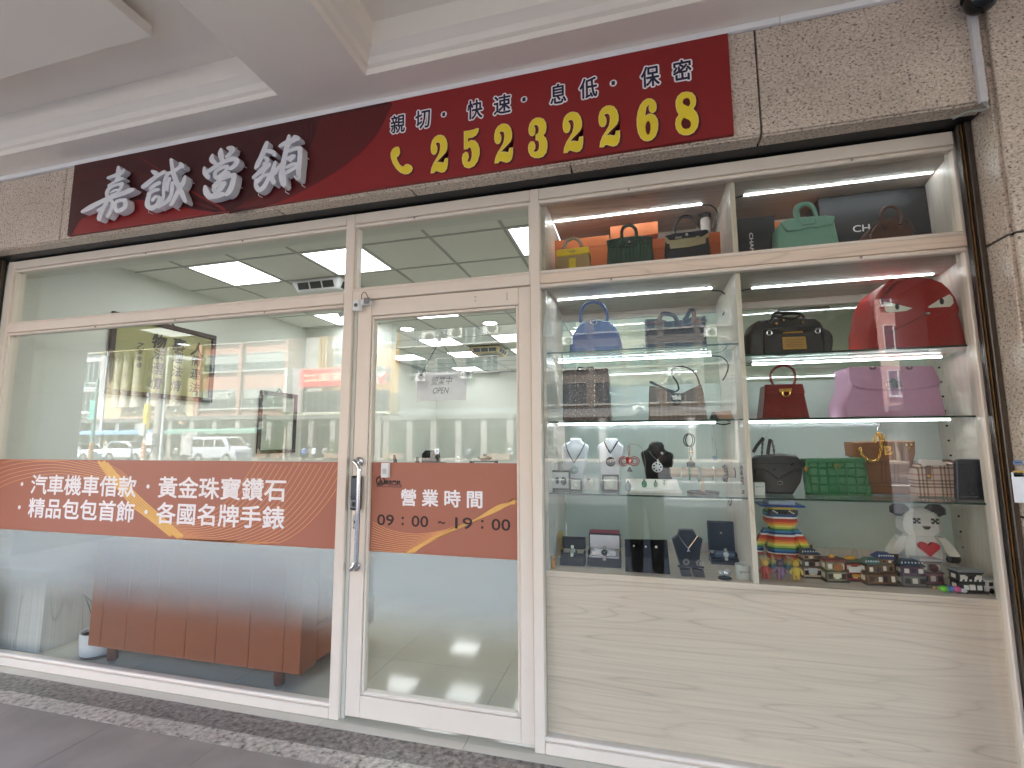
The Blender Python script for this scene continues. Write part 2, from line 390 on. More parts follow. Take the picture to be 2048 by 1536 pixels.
# ================================================================ the shop building: lintel, columns, arcade
BX = [-7.5]+[PZ(x, y, SOF).x for x, y in ((120, 482), (318, 451), (550, 417), (819, 377), (1140, 330), (1524, 270))]
lint = thing('lintel_wall', 'speckled beige granite wall band above the shop window', 'wall', (-1.5, FRONT+.05, SOF))
obj('backing', MB().box(-7.5, 1.42, FRONT+.03, .25, SOF+.03, 3.7), M['joint'], lint)
obj('shutter_slot', MB().box(-5.2, 1.44, FRONT+.092, -.001, SOF+.006, SOF+.028), M['black'], lint)
BR = BX+[1.428]
for a, b_ in zip(BR[:-1], BR[1:]):
    obj('soffit_slab', MB().box(a+.004, b_-.004, FRONT+.012, FRONT+.09, SOF, SOF+.026), M['granite'], lint, bevel=.003, seg=1)
FR = [BX[0], BX[1], -2.6, -1.5, -.4, BX[6], 1.424]
for a, b_ in zip(FR[:-1], FR[1:]):
    obj('granite_slab', MB().box(a+.004, b_-.004, FRONT, FRONT+.028, SOF+.006, 3.36), M['granite'], lint, bevel=.003, seg=1)
def column(label, x0, x1, y0, y1, z1, joints, mt='granite'):
    t = thing('granite_column', label, 'column', ((x0+x1)/2, (y0+y1)/2, 0), 'granite columns of the arcade')
    obj('core', MB().box(x0+.02, x1-.02, y0+.02, y1-.02, 0, z1), M['joint'], t)
    for a, b_ in zip(joints[:-1], joints[1:]):
        obj('front_slab', MB().box(x0+.012, x1-.012, y0, y0+.019, a+.004, b_-.004), M[mt], t, bevel=.003, seg=1)
        obj('back_slab', MB().box(x0+.012, x1-.012, y1-.019, y1, a+.004, b_-.004), M[mt], t, bevel=.003, seg=1)
        obj('side_slab', MB().box(x0, x0+.019, y0+.022, y1-.022, a+.004, b_-.004), M[mt], t, bevel=.003, seg=1)
        obj('side_slab', MB().box(x1-.019, x1, y0+.022, y1-.022, a+.004, b_-.004), M[mt], t, bevel=.003, seg=1)
    return t
zj = P(2048, 462, FRONT).z
column('speckled granite column at the right edge of the shop window', 1.436, 2.3, FRONT, .02, 3.37, [0, 1.16, zj, 3.36])
column('granite column left of the shop window beside the black rail', -5.6, -4.60, FRONT, .02, 3.37, [0, 1.2, 2.3, 3.36])
column('street-side granite column mirrored at the left of the big window', -11.6, -9.75, -3.95, -3.3, 3.37, [0, 1.2, 2.3, 3.2])
column('added street-side granite column masking the street from the cabinet glass', 1.2, 2.5, -3.95, -3.3, 3.37, [0, 1.2, 2.3, 3.2])  # added column, keeps the bright street out of the cabinet reflection
column('street-side granite column behind the photographer to the right', 2.95, 4.1, -3.95, -3.3, 3.37, [0, 1.2, 2.3, 3.2])
for x0, x1, sgn, lb in ((1.392, 1.434, 1, 'dark shutter rail against the granite column on the right'), (-4.60, -4.535, -1, 'dark shutter rail at the left end of the shop window')):
    t = thing('shutter_rail', lb, 'shutter rail', ((x0+x1)/2, -.05, 0), 'shutter rails')
    rmx = pm('rail_brown', (.33, .29, .26), .4, .5, var=.12, scale=12); ins, out = (x0, x1) if sgn > 0 else (x1, x0)
    obj('back_plate', MB().box(x0, x1, -.034, -.022, 0, SOF+.02), M['black'], t)
    obj('inner_lip', MB().box(ins, ins+sgn*.004, -.05, -.0345, 0, SOF+.02), rmx, t, bevel=.001, seg=1)
    obj('rusty_seal', MB().box(ins+sgn*.011, ins+sgn*.0155, -.046, -.0345, 0, SOF+.02), pm('rail_rust', (.50, .36, .18), .6, .2, var=.3, scale=20), t)
    obj('outer_channel', MB().box(ins+sgn*.02, out, -.062, -.0345, 0, SOF+.02), rmx, t, bevel=.003, seg=1)
# ceiling of the arcade with two coffers
CZ = 3.36
ce = MB()
c1 = (-6.2, -1.850, -2.75, -.388); c2 = (-1.305, 2.4, -2.75, -.388)
ce.box(-12, 6, -.388, .2, CZ, 3.75); ce.box(-12, 6, -3.3, -2.75, CZ, 3.75)
ce.box(-1.850, -1.305, -2.75, -.388, CZ, 3.75); ce.box(-12, -6.2, -2.75, -.388, CZ, 3.75); ce.box(2.4, 6, -2.75, -.388, CZ, 3.75)
ce.box(-12, 6, -3.3, .2, 3.75, 3.9)
ceil = struct('arcade_ceiling', ce, M['plaster'])
for (x0, x1, y0, y1) in (c1, c2):
    cr = MB()
    prof = [(0, CZ), (.012, CZ+.022), (.03, CZ+.03), (.045, CZ+.055), (.085, CZ+.085), (.092, CZ+.20), (.0, CZ+.20)]
    for i in range(len(prof)-1):
        (i0, z0), (i1, z1) = prof[i], prof[i+1]
        A = [(x0+i0, y0+i0, z0), (x1-i0, y0+i0, z0), (x1-i0, y1-i0, z0), (x0+i0, y1-i0, z0)]
        B = [(x0+i1, y0+i1, z1), (x1-i1, y0+i1, z1), (x1-i1, y1-i1, z1), (x0+i1, y1-i1, z1)]
        cr.add(A+B, [(k, (k+1) % 4, 4+(k+1) % 4, 4+k) for k in range(4)])
    obj('crown_moulding', cr, M['plaster'], ceil)
    obj('recess_board', MB().box(x0, x1, y0, y1, CZ+.2, CZ+.23), M['plaster'], ceil)
obj('drop_panel', MB().box(-5.75, -2.245, -2.35, -.79, 3.448, 3.505), M['plaster'], ceil, bevel=.003)
obj('drop_panel', MB().box(-.55, 2.0, -2.35, -1.1, 3.448, 3.505), M['plaster'], ceil, bevel=.003)
obj('panel_hanger', MB().box(-5.3, -2.7, -1.9, -1.3, 3.505, 3.57), M['plaster'], ceil)
tr = struct('ceiling_trim', MB().box(-7.4, PZ(1572, 30, 3.34).x-.02, FRONT-.022, FRONT-.001, 3.328, 3.359), M['trim'], bevel=.004)
obj('trim_length', MB().box(PZ(1572, 30, 3.34).x-.018, 1.43, FRONT-.022, FRONT-.001, 3.328, 3.359), M['trim'], tr, bevel=.004)
struct('arcade_beam', MB().box(-14, 8, -3.95, -3.3, 3.10, 3.9), M['plaster'])
up = thing('shop_building', 'upper storeys of the building over the arcade', 'building', (-2, 4, 3.9))
obj('upper_storeys', MB().box(-16, 9, -3.95, 10, 3.9, 10.5), pm('tile_beige', (.72, .68, .62), .5), up)
obj('rear_wall', MB().box(-5.3, 3.3, 9.3, 9.6, 0, 3.9), M['plaster'], up)
obj('side_wall', MB().box(-16, -5.62, -.15, 9.6, 0, 3.9), M['plaster'], up)
obj('side_wall', MB().box(2.32, 9, -.15, 9.6, 0, 3.9), M['plaster'], up)

# ================================================================ the room behind the glass
CH = 3.15
struct('wall_left', MB().box(-4.95, -4.8, .07, 3.65, 0, CH), M['wall'])
struct('wall_partition', MB().box(-4.8, -3.36, 3.65, 3.78, 0, CH), M['wall'])
struct('wall_far_left', MB().box(-5.15, -5.0, 3.65, 9.2, 0, CH), M['wall'])
struct('wall_back', MB().box(-5.15, -.5, 9.0, 9.15, 0, CH), M['wall'])
struct('wall_behind_cabinet', MB().box(-.55, 3.1, 2.2, 2.32, 0, CH), M['wallpaper'])
struct('wall_inner_side', MB().box(-.55, -.43, 2.33, 9.0, 0, CH), M['wall'])
struct('wall_right', MB().box(2.0, 2.15, .3, 2.2, 0, CH), M['wall'])
struct('wall_over_window', MB().box(-4.8, 2.0, .075, .25, SOF-.02, CH), M['wall'])
rc = struct('ceiling', MB().box(-5.2, 3.2, .06, 9.2, CH+.03, CH+.12), M['wall'])
MX, MY = .645, .62
XL = [-4.2+MX*k for k in range(-1, 8)]; YL = [1.1+MY*j for j in range(-1, 13)]
cells = {(0, 0), (2, 0), (5, 0), (0, 3), (2, 3), (1, 6), (3, 6), (-1, 8), (1, 8), (3, 8), (5, 3), (5, 6), (7, 0), (0, 11), (3, 11)}
tile0 = None; gm = MB()
for i in range(-1, 7):
    for j in range(-1, 12):
        x, y = -4.2+MX*i, 1.1+MY*j
        if (i, j) in cells or (i, j) in {(2, 1), (2, 7)}: continue
        mbt = MB().box(x+.012, x+MX-.012, y+.012, y+MY-.012, CH+.002, CH+.018)
        if tile0 is None: tile0 = obj('ceiling_tile', MB().box(.012, MX-.012, .012, MY-.012, CH+.002, CH+.018), M['ctile'], rc); tile0.location = (x, y, 0)
        else: share(tile0, rc, (x, y, 0))
for x in XL: gm.box(x-.012, x+.012, .26, 8.95, CH-.004, CH+.02)
for y in YL: gm.box(-4.8, .5, y-.0115, y+.0115, CH-.003, CH+.019)
obj('ceiling_grid', gm, M['tbar'], rc)
obj('ceiling_edge', MB().box(.5, 2.0, .26, 2.19, CH, CH+.02), M['ctile'], rc)
PLB = {(0, 0): 'square ceiling light panel near the glass, left of the cassette unit', (2, 0): 'square ceiling light panel near the glass behind the door mullion', (5, 0): 'square ceiling light panel at the upper right of the fanlight',
       (0, 3): 'square ceiling light panel just under the transom of the big window', (2, 3): 'square ceiling light panel beside the white spotlight', (1, 6): 'square ceiling light panel seen behind the open sign cords',
       (3, 6): 'square ceiling light panel at the right edge of the door glass', (-1, 8): 'far ceiling light panel by the left wall behind the door', (1, 8): 'far ceiling light panel below the brown round vent',
       (3, 8): 'far ceiling light panel cut by the right door stile'}
for (i, j) in sorted(cells):
    x, y = -4.2+MX*i, 1.1+MY*j
    t = thing('ceiling_light_panel', PLB.get((i, j), 'square ceiling light panel deep inside the room'), 'ceiling light', (x+MX/2, y+MY/2, CH), 'square ceiling light panels')
    f = MB()
    for a, b_, c, d in ((.013, MX-.013, .013, .03), (.013, MX-.013, MY-.03, MY-.013), (.013, .03, .031, MY-.031), (MX-.03, MX-.013, .031, MY-.031)): f.box(x+a, x+b_, y+c, y+d, CH-.002, CH+.02)
    obj('frame', f, M['white'], t)
    obj('diffuser', MB().box(x+.0305, x+MX-.0305, y+.0305, y+MY-.0305, CH+.004, CH+.012), M['panel_light'], t)

# ================================================================ aluminium shopfront
YF, YB, YG = -.02, .06, .022
sf = thing('aluminium_shopfront', 'cream aluminium shopfront frame with clear glass panes', 'shopfront', (-1.5, .02, 0))
def bar(name, x0, x1, z0, z1, y0=YF, y1=YB, par=sf, m='alu', bv=.003):
    return obj(name, MB().box(x0, x1, y0, y1, z0, z1), M[m], par, bevel=bv, seg=1)
bar('left_jamb', -4.53, -4.466, .0, SOF-.003)
bar('mullion', -1.639, -1.582, 0, SOF-.003)
bar('mullion_rebate', -1.581, -1.556, 0, 2.27, .0, YB-.002, m='alu_in')
bar('post', -.518, -.469, 0, SOF-.003)
bar('top_rail', -4.465, -1.64, 2.752, SOF-.004); bar('top_rail', -1.581, -.519, 2.752, SOF-.004); bar('top_rail', -.468, 1.39, 2.752, SOF-.004)
bar('transom', -4.465, -1.64, 2.268, 2.326); bar('door_header', -1.581, -.519, 2.283, 2.338)
bar('bottom_rail', -4.465, -1.64, .0, .05); bar('bottom_rail', -.468, 1.39, 0, .05)
bar('right_jamb', 1.391, 1.43, 0.0, SOF-.003, .0, YB)
def beads(x0, x1, z0, z1, top=True, bot=True, sides=True):
    r = .011
    def one(s_): obj('glazing_bead', s_, M['alu'], sf, smooth=True)
    if top: one(MB().tube([(x0, YG-.024, z1-r), (x1, YG-.024, z1-r)], r, 8).box(x0, x1, YG-.018, YG+.02, z1-.016, z1))
    if bot: one(MB().tube([(x0, YG-.024, z0+r), (x1, YG-.024, z0+r)], r, 8).box(x0, x1, YG-.018, YG+.02, z0, z0+.016))
    if sides: one(MB().box(x0, x0+.012, YG-.024, YG+.02, z0+.02, z1-.02)); one(MB().box(x1-.012, x1, YG-.024, YG+.02, z0+.02, z1-.02))
def screws(pts, par=sf):
    for x, z in pts: obj('screw', MB().lathe([(.006, 0), (.006, -.004), (.002, -.006)], (x, YG-.034, z), 8, 'y'), M['steel'], par)
def pane(name, x0, x1, z0, z1, par=sf, y=YG, t=.006):
    return obj(name, MB().box(x0, x1, y-t/2, y+t/2, z0, z1), M['glass'], par)
for x0, x1, z0, z1 in ((-4.466, -1.639, 2.326, 2.752), (-4.466, -1.639, .05, 2.268), (-1.582, -.518, 2.338, 2.752), (-.469, 1.391, .05, 2.285), (-.469, 1.391, 2.337, 2.752)):
    beads(x0, x1, z0, z1, sides=x1 < 0)
    pane('glass_pane', x0+.006, x1-.006, z0+.008, z1-.008)
screws([(-3.2, 2.742), (-2.4, 2.742), (-3.6, 2.258), (-2.9, 2.258), (-2.2, 2.258), (-1.2, 2.742), (0.0, 2.742), (1.0, 2.742), (-.1, 2.275), (1.0, 2.275)])
# ---- the door
dr = thing('glass_door', 'cream framed glass door with steel pull handle and printed band', 'door', (-1.03, .02, 0))
DY0, DY1 = -.004, .05
bar('stile', -1.552, -1.466, .02, 2.28, DY0, DY1, dr); bar('stile', -.588, -.522, .02, 2.28, DY0, DY1, dr)
bar('top_stile', -1.465, -.589, 2.186, 2.28, DY0, DY1, dr); bar('bottom_stile', -1.465, -.589, .02, .128, DY0, DY1, dr)
for a, b_, c, d in ((-1.464, -1.45, .13, 2.184), (-.604, -.59, .13, 2.184), (-1.449, -.605, .13, .147), (-1.449, -.605, 2.168, 2.184)): obj('glazing_bead', MB().box(a, b_, .004, .046, c, d), M['alu'], dr, bevel=.003, seg=1)
pane('glass_pane', -1.454, -.6, .14, 2.176, dr, .026)
hp = [(-1.512, -.004, 1.352), (-1.512, -.05, 1.356), (-1.496, -.066, 1.35), (-1.474, -.07, 1.32), (-1.47, -.07, 1.27), (-1.47, -.07, .87), (-1.474, -.07, .82), (-1.496, -.066, .79), (-1.512, -.05, .784), (-1.512, -.004, .788)]
hd = obj('pull_handle', MB().tube(smooth_line(hp, 4), .0125, 12), M['chrome'], dr, smooth=True)
for z in (1.352, .788): obj('rosette', MB().lathe([(.026, 0), (.026, -.006), (.018, -.012)], (-1.512, -.0045, z), 20, 'y'), M['chrome'], hd, smooth=True)
lk = obj('smart_lock', MB().box(-1.545, -1.487, -.034, -.0045, 1.088, 1.275), pm('lock_black', (.05, .05, .055), .25), dr, bevel=.008)
obj('touch_screen', MB().box(-1.541, -1.491, -.0365, -.0345, 1.15, 1.262), pm('lock_glass', (.14, .17, .22), .08), lk, bevel=.0008, seg=1)
obj('finger_pad', MB().box(-1.541, -1.491, -.0362, -.0345, 1.10, 1.145), pm('lock_grey', (.42, .44, .46), .3, .5), lk, bevel=.0008, seg=1)
obj('finger_ring', MB().lathe([(.014, 0), (.014, -.003), (.009, -.003), (.009, -.001)], (-1.516, -.0365, 1.122), 16, 'y'), M['black'], lk)
kc = obj('keyhole_plate', MB().box(-1.537, -1.512, -.009, -.0045, .985, 1.06), M['steel'], dr, bevel=.006)
obj('keyhole', MB().lathe([(.006, 0), (.006, -.003), (.003, -.003)], (-1.5245, -.0092, 1.022), 10, 'y'), M['black'], kc)
for x, z in ((-1.524, .93), (-.83, 2.245), (-.83, 2.225), (-.65, 2.25), (-.65, 2.235), (-.65, 2.22)):
    obj('screw', MB().lathe([(.004, 0), (.004, -.002), (.001, -.003)], (x, -.0045, z), 8, 'y'), M['steel'], dr)
bs = obj('doorbell_button', MB().box(-1.379, -1.333, -.001, .0222, 1.265, 1.345), M['white'], dr, bevel=.003)  # white wireless doorbell button on the door
obj('button', MB().box(-1.368, -1.344, -.005, -.0015, 1.284, 1.314), pm('btn', (.74, .76, .78), .3), bs, bevel=.002, seg=1)
# door sensor at the upper corner
ds = thing('door_chime_sensor', 'small white door sensor clipped on the corner above the door', 'sensor', (-1.54, -.04, 2.25))
p0 = P(717, 612, -.03)
obj('body', MB().box(p0.x-.022, p0.x+.022, -.062, -.0235, p0.z-.036, p0.z+.03), M['white'], ds, bevel=.008)
obj('speaker', MB().lathe([(.011, 0), (.011, -.003)], (p0.x+.004, -.0625, p0.z-.004), 14, 'y'), pm('grille', (.3, .32, .33), .6), ds)
obj('bracket', MB().box(p0.x+.024, p0.x+.08, -.05, -.0235, p0.z+.0, p0.z+.03), M['white'], ds, bevel=.003)
obj('relay', MB().box(p0.x+.05, p0.x+.085, -.06, -.051, p0.z+.002, p0.z+.036), pm('relay', (.5, .5, .5), .5), ds, bevel=.002)
obj('wire', MB().tube(smooth_line([(p0.x+.03, -.045, p0.z+.03), (p0.x+.032, -.05, p0.z+.06), (p0.x+.055, -.055, p0.z+.07), (p0.x+.075, -.052, p0.z+.038)], 5), .002, 6), M['black'], ds)
# ================================================================ the red sign
YS = -.223
M['s_red'] = pm('s_red', (.545, .115, .125), .42, var=.015, scale=2)
M['s_dark'] = pm('s_dark', (.26, .07, .08), .42, var=.03, scale=2)
M['s_mid'] = pm('s_mid', (.36, .085, .095), .42, var=.03, scale=2)
M['s_line'] = pm('s_line', (.42, .15, .15), .45)
M['s_streak'] = pm('s_streak', (.50, .12, .13), .42)
M['s_yel'] = pm('s_yel', (.93, .83, .22), .4, var=.03, scale=40)
M['s_cream'] = pm('s_cream', (.97, .88, .62), .4)
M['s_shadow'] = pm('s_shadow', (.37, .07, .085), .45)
M['s_blue'] = pm('s_blue', (.07, .08, .22), .4)
M['s_white'] = pm('s_white', (.97, .94, .95), .4)
SX0, SX1, SZ0, SZ1 = -3.617, .467, 2.829, 3.326
sg = thing('shop_sign', 'long dark red shop sign with white raised characters and yellow phone number', 'sign', (-1.6, -.21, SZ0))
bd = obj('board', MB().box(SX0, SX1, YS+.002, FRONT-.001, SZ0, SZ1), M['s_red'], sg)
def sw(x, y, Y=YS): p = P(x, y, Y); return (p.x, p.z)
def clip(pts): return [(min(max(a, SX0+.001), SX1-.001), min(max(b, SZ0+.001), SZ1-.001)) for a, b in pts]
arc = smooth_line([(785, 207), (752, 270), (701, 320), (649, 357), (564, 401), (495, 419), (458, 428)], 6)
wedge = smooth_line([(142, 474), (160, 441), (205, 414), (253, 402), (294, 401), (342, 410), (400, 420), (458, 428)], 6)
obj('dark_field', MB().flat([(SX0, SZ0), (SX0, SZ1)]+[(a, min(b_, SZ1)) for a, b_ in [sw(775, 190)]+[sw(x, y) for x, y in arc]]+clip([sw(x, y) for x, y in wedge[::-1]]), YS+.0012), M['s_dark'], bd)
arc2 = smooth_line([(640, 236), (622, 290), (590, 340), (545, 380), (500, 405), (458, 428)], 6)
obj('mid_field', MB().flat(clip([sw(x, y) for x, y in arc+arc2[::-1]]), YS+.0008), M['s_mid'], bd)
def ribbon(mb, pts, w, y, Y, taper=None):
    c = [sw(a, b, Y) for a, b in pts]; n = len(c); base = len(mb.v)
    for i, (x, z) in enumerate(c):
        a = c[max(i-1, 0)]; b = c[min(i+1, n-1)]; dx, dz = b[0]-a[0], b[1]-a[1]; l_ = math.hypot(dx, dz) or 1
        ww = w*(taper[0]+(taper[1]-taper[0])*i/(n-1) if taper else 1)
        mb.v.append((x-dz/l_*ww/2, y, z+dx/l_*ww/2)); mb.v.append((x+dz/l_*ww/2, y, z-dx/l_*ww/2))
    for i in range(n-1): mb.f.append((base+2*i, base+2*i+1, base+2*i+3, base+2*i+2))
def fan(mb, A, B, n, w, y, Y, k=8, lim=None, taper=None):
    A = smooth_line(A, k); B = smooth_line(B, k); m = min(len(A), len(B))
    for i in range(n):
        t = i/(n-1); pts = [(a[0]+(b[0]-a[0])*t, a[1]+(b[1]-a[1])*t) for a, b in zip(A[:m], B[:m])]
        if lim: pts = [p for p in pts if lim(*p)]
        if len(pts) > 2: ribbon(mb, pts, w, y, Y, taper)
def in_sign(x, y):
    X, Z = sw(x, y); return SX0+.004 < X < SX1-.004 and SZ0+.004 < Z < SZ1-.004
fm = MB()
fan(fm, [(783, 212), (750, 270), (700, 318), (648, 355), (563, 399), (495, 417), (460, 426)], [(600, 250), (600, 285), (575, 325), (540, 362), (510, 390), (480, 411), (462, 425)], 17, .0028, YS+.0004, YS, lim=in_sign)
fan(fm, [(150, 352), (190, 340), (235, 336), (280, 345), (330, 372), (380, 398), (450, 424)], [(147, 368), (190, 356), (235, 350), (280, 362), (330, 386), (380, 405), (450, 425)], 6, .0022, YS+.0003, YS, lim=in_sign)
fo = obj('fine_lines', fm, M['s_line'], bd); fo['kind'] = 'stuff'
st = MB(); pts = smooth_line([(278, 314), (330, 347), (380, 381), (437, 412), (457, 427)], 6); ribbon(st, [p for p in pts if in_sign(*p)], .012, YS+.0001, YS, (.3, 1.6))
obj('red_streak', st, M['s_streak'], bd)
# raised white characters, cut like brush strokes
ZA = lambda x, y: (150+x/8.172, 320+y/8.172); ZB = lambda x, y: (390+x/8.172, 250+y/8.172)
jia = [[(708,115,50),(712,190,88),(700,300,72),(640,360,40)], [(535,292,45),(640,258,58),(740,215,66),(800,165,45)], [(540,420,30),(640,362,44),(780,300,48)], [(565,450,55),(522,530,60),(532,610,64)],
       [(560,462,48),(660,412,44),(770,388,58)], [(775,380,55),(745,470,52),(700,520,44)], [(585,535,25),(660,495,32),(740,485,32)], [(590,580,30),(700,530,38)],
       [(120,848,48),(250,780,80),(420,690,70),(560,625,66),(750,560,70),(900,500,78),(965,482,45)], [(545,640,66),(485,760,60),(432,860,80),(395,965,72)], [(375,828,44),(470,772,44),(530,720,38)],
       [(558,640,66),(622,700,60),(592,830,66),(535,925,58)], [(684,690,46),(662,760,56),(690,840,64)], [(680,684,46),(760,662,56),(840,662,64)], [(832,660,76),(832,760,74),(782,810,64)], [(690,842,64),(760,822,66),(820,780,54)]]
cheng = [[(1258,182,48),(1312,215,82),(1352,250,52)], [(1105,440,64),(1180,390,82),(1300,290,64),(1380,240,58),(1460,192,62)], [(1222,470,54),(1300,412,60),(1385,367,58)], [(1202,560,64),(1280,502,60),(1368,482,46)],
         [(1215,560,66),(1192,650,76),(1184,740,82),(1232,788,76)], [(1230,790,76),(1300,770,76),(1350,720,66),(1390,620,54)], [(1390,612,54),(1320,602,44),(1272,660,48)],
         [(1520,220,64),(1472,350,64),(1452,500,54),(1440,640,48),(1372,780,42)], [(1512,232,54),(1620,190,66),(1700,130,58),(1756,100,84)], [(1725,62,64),(1742,95,92)],
         [(1560,300,48),(1522,400,54),(1502,490,54)], [(1602,380,66),(1582,560,60),(1522,670,66),(1385,758,54)], [(1580,0,58),(1602,150,66),(1642,300,82),(1702,440,82),(1762,570,82),(1808,680,62)],
         [(1805,278,54),(1780,370,72),(1722,460,76),(1662,580,66),(1602,700,60),(1568,738,42)]]
dang = [[(285,485,40),(272,570,86),(332,620,64)], [(425,390,40),(420,470,96),(440,580,76)], [(542,380,66),(612,392,96),(572,470,66),(512,520,42)], [(152,695,40),(168,780,92),(216,858,74)],
        [(200,770,60),(330,684,66),(470,604,66),(620,552,80),(690,582,88)], [(690,582,86),(660,650,80),(572,720,54)], [(332,780,66),(332,860,66)], [(332,770,54),(450,692,60),(540,682,56)], [(540,682,60),(502,760,56),(402,840,56)], [(352,870,64),(450,832,56),(560,782,54)],
        [(172,1012,62),(192,1100,108),(242,1188,86)], [(312,1002,58),(382,932,60),(520,852,62),(650,822,76)], [(650,822,80),(622,960,86),(572,1080,88),(512,1138,66)], [(232,1180,86),(342,1160,98),(470,1130,76)], [(352,1012,44),(440,952,44)], [(492,952,76),(432,1040,80),(342,1110,76)], [(322,1000,74),(322,1080,74)]]
pu = [[(1175,285,62),(1132,400,80),(1082,520,80),(1022,640,80),(984,708,42)], [(1172,422,62),(1270,442,76),(1302,490,64)], [(1112,542,58),(1190,562,66),(1122,640,54)], [(952,860,54),(1040,782,66),(1130,692,66),(1220,642,64)], [(1220,642,64),(1152,720,54),(1102,790,48)],
      [(1002,900,64),(1002,1000,76),(1042,1060,86)], [(1012,920,54),(1120,832,54),(1230,802,54)], [(1225,802,60),(1182,920,66),(1122,1020,76),(1052,1075,64)], [(1002,962,42),(1090,882,38)],
      [(1540,178,48),(1530,280,96),(1492,420,80),(1462,560,86),(1432,720,96),(1432,860,116),(1452,978,92)], [(1388,350,48),(1480,302,76),(1600,252,86),(1660,212,92)], [(1632,196,64),(1690,226,80)],
      [(1320,605,42),(1292,720,80),(1262,860,80),(1290,948,74)], [(1312,800,54),(1372,702,54),(1422,642,54)], [(1540,432,54),(1640,392,60),(1720,382,66)], [(1725,382,76),(1722,560,80),(1702,740,80),(1690,880,72),(1642,842,42)],
      [(1522,560,54),(1600,522,70),(1640,512,54)], [(1632,522,54),(1562,590,54)], [(1512,700,54),(1600,652,60),(1690,642,54)], [(1482,800,60),(1580,742,60),(1680,692,54)]]
M['letter'] = pm('letter', (.87, .87, .89), .45, var=.02)
YL0, YL1 = YS-.048, YS-.012
pins = {0: ((1020, 480), (770, 130), (935, 770)), 1: ((1840, 85), (1920, 340), (1680, 780), (1235, 840)), 2: ((710, 390), (815, 655), (750, 990)), 3: ((1835, 510), (1770, 970), (1505, 1080), (1065, 1135))}
for k, (ch, Z, lbl) in enumerate(((jia, ZA, 'leftmost'), (cheng, ZA, ''), (dang, ZB, ''), (pu, ZB, ''))):
    lm = MB()
    for i, s_ in enumerate(ch):
        o_ = [sw(*Z(x, y), YL0) for x, y in brush(s_, 4)]
        lm.prism(o_, YL0-.0003*i, YL1+.0002*i)
    lo = obj('raised_character', lm, M['letter'], sg)
    for x, y in pins[k]:
        X, Z_ = sw(*Z(x, y), YL1)
        obj('standoff_pin', MB().tube([(X, YL1-.012, Z_), (X, YL1-.012, Z_-.012), (X+.004, YS+.0, Z_-.012)], .0025, 6), M['white'], lo)
# flat print: blue slogan with white outline, yellow number
yo, yb, yy = YS-.0004, YS-.0012, YS-.0007
for k, (c, x0, x1, yc) in enumerate((('親', 781, 811, 247), ('切', 830, 861, 237), ('快', 934, 966, 219), ('速', 986.6, 1022.5, 208), ('息', 1099.4, 1133.6, 189), ('低', 1158, 1195.8, 176), ('保', 1280.7, 1320.3, 154), ('密', 1344.4, 1384.6, 143))):
    X0, X1 = sw(x0, yc)[0], sw(x1, yc)[0]
    tw, tb2 = MB(), MB(); put_text(tw, c, X0+.004, X1-.004, 3.130, 3.234, yo, .085); put_text(tb2, c, X0+.004, X1-.004, 3.130, 3.234, yb, .018); so_ = obj('slogan_outline', tw, M['s_white'], sg); obj('slogan', tb2, M['s_blue'], so_)
for x, y in ((887.6, 228.9), (1048, 199), (1226.5, 166.4)):
    X, Z_ = sw(x, y); so_ = obj('slogan_dot_outline', MB().lathe([(.0185, 0), (.0185, -.0001)], (X, yo, Z_), 8, 'y'), M['s_white'], sg); obj('slogan_dot', MB().flat([(X-.008, Z_-.011), (X+.008, Z_-.011), (X+.008, Z_+.011), (X-.008, Z_+.011)], yb), M['s_blue'], so_)
Z1 = lambda x, y: (770+x/7.314, 210+y/7.314); Z2 = lambda x, y: (1040+x/10.24, 170+y/10.24); Z3 = lambda x, y: (1230+x/8.085, 110+y/8.085)
d2 = [(897,1390),(915,1280),(960,1170),(1030,1060),(1085,960),(1105,870),(1110,790),(1095,730),(1050,705),(1000,720),(975,755),(1010,790),(1025,850),(1015,920),(985,970),(945,980),(905,950),(885,880),(885,780),(910,680),(960,610),(1030,565),(1100,558),(1175,580),(1230,650),(1258,750),(1258,850),(1225,930),(1160,1000),(1080,1080),(1030,1140),(995,1195),(1040,1160),(1090,1150),(1150,1160),(1185,1165),(1205,1140),(1220,1070),(1285,1055),(1285,1180),(1265,1290),(1220,1350),(1160,1370),(1100,1355),(1040,1335),(1000,1340),(975,1370),(970,1382)]
d5 = [(1160,385),(1230,380),(1300,365),(1345,345),(1368,345),(1360,390),(1330,440),(1280,470),(1210,485),(1210,550),(1250,520),(1310,525),(1355,570),(1378,640),(1378,720),(1350,820),(1300,890),(1230,922),(1170,905),(1140,850),(1132,780),(1145,720),(1180,690),(1210,705),(1222,760),(1205,810),(1200,830),(1225,842),(1255,820),(1275,760),(1278,690),(1262,630),(1235,612),(1205,640),(1160,650)]
d3 = [(270,850),(300,870),(308,930),(300,1000),(270,1040),(225,1040),(190,990),(183,900),(205,800),(260,720),(330,680),(410,678),(480,705),(525,780),(533,870),(515,970),(470,1040),(520,1090),(550,1170),(552,1270),(530,1380),(470,1460),(390,1490),(310,1490),(230,1450),(185,1370),(175,1290),(190,1210),(225,1165),(275,1165),(305,1220),(305,1300),(265,1365),(310,1380),(360,1365),(395,1310),(405,1230),(395,1160),(365,1130),(328,1130),(328,1020),(370,1000),(392,950),(395,880),(375,830),(330,808),(290,825)]
d6 = [(565,800),(552,840),(555,890),(580,925),(620,932),(655,900),(665,850),(660,790),(630,740),(580,712),(520,712),(460,750),(410,820),(375,920),(358,1030),(360,1150),(380,1260),(420,1340),(470,1380),(530,1390),(590,1370),(650,1310),(685,1210),(692,1110),(680,1040),(640,980),(590,955),(540,960),(500,985),(478,1008),(485,930),(500,850),(525,815)]
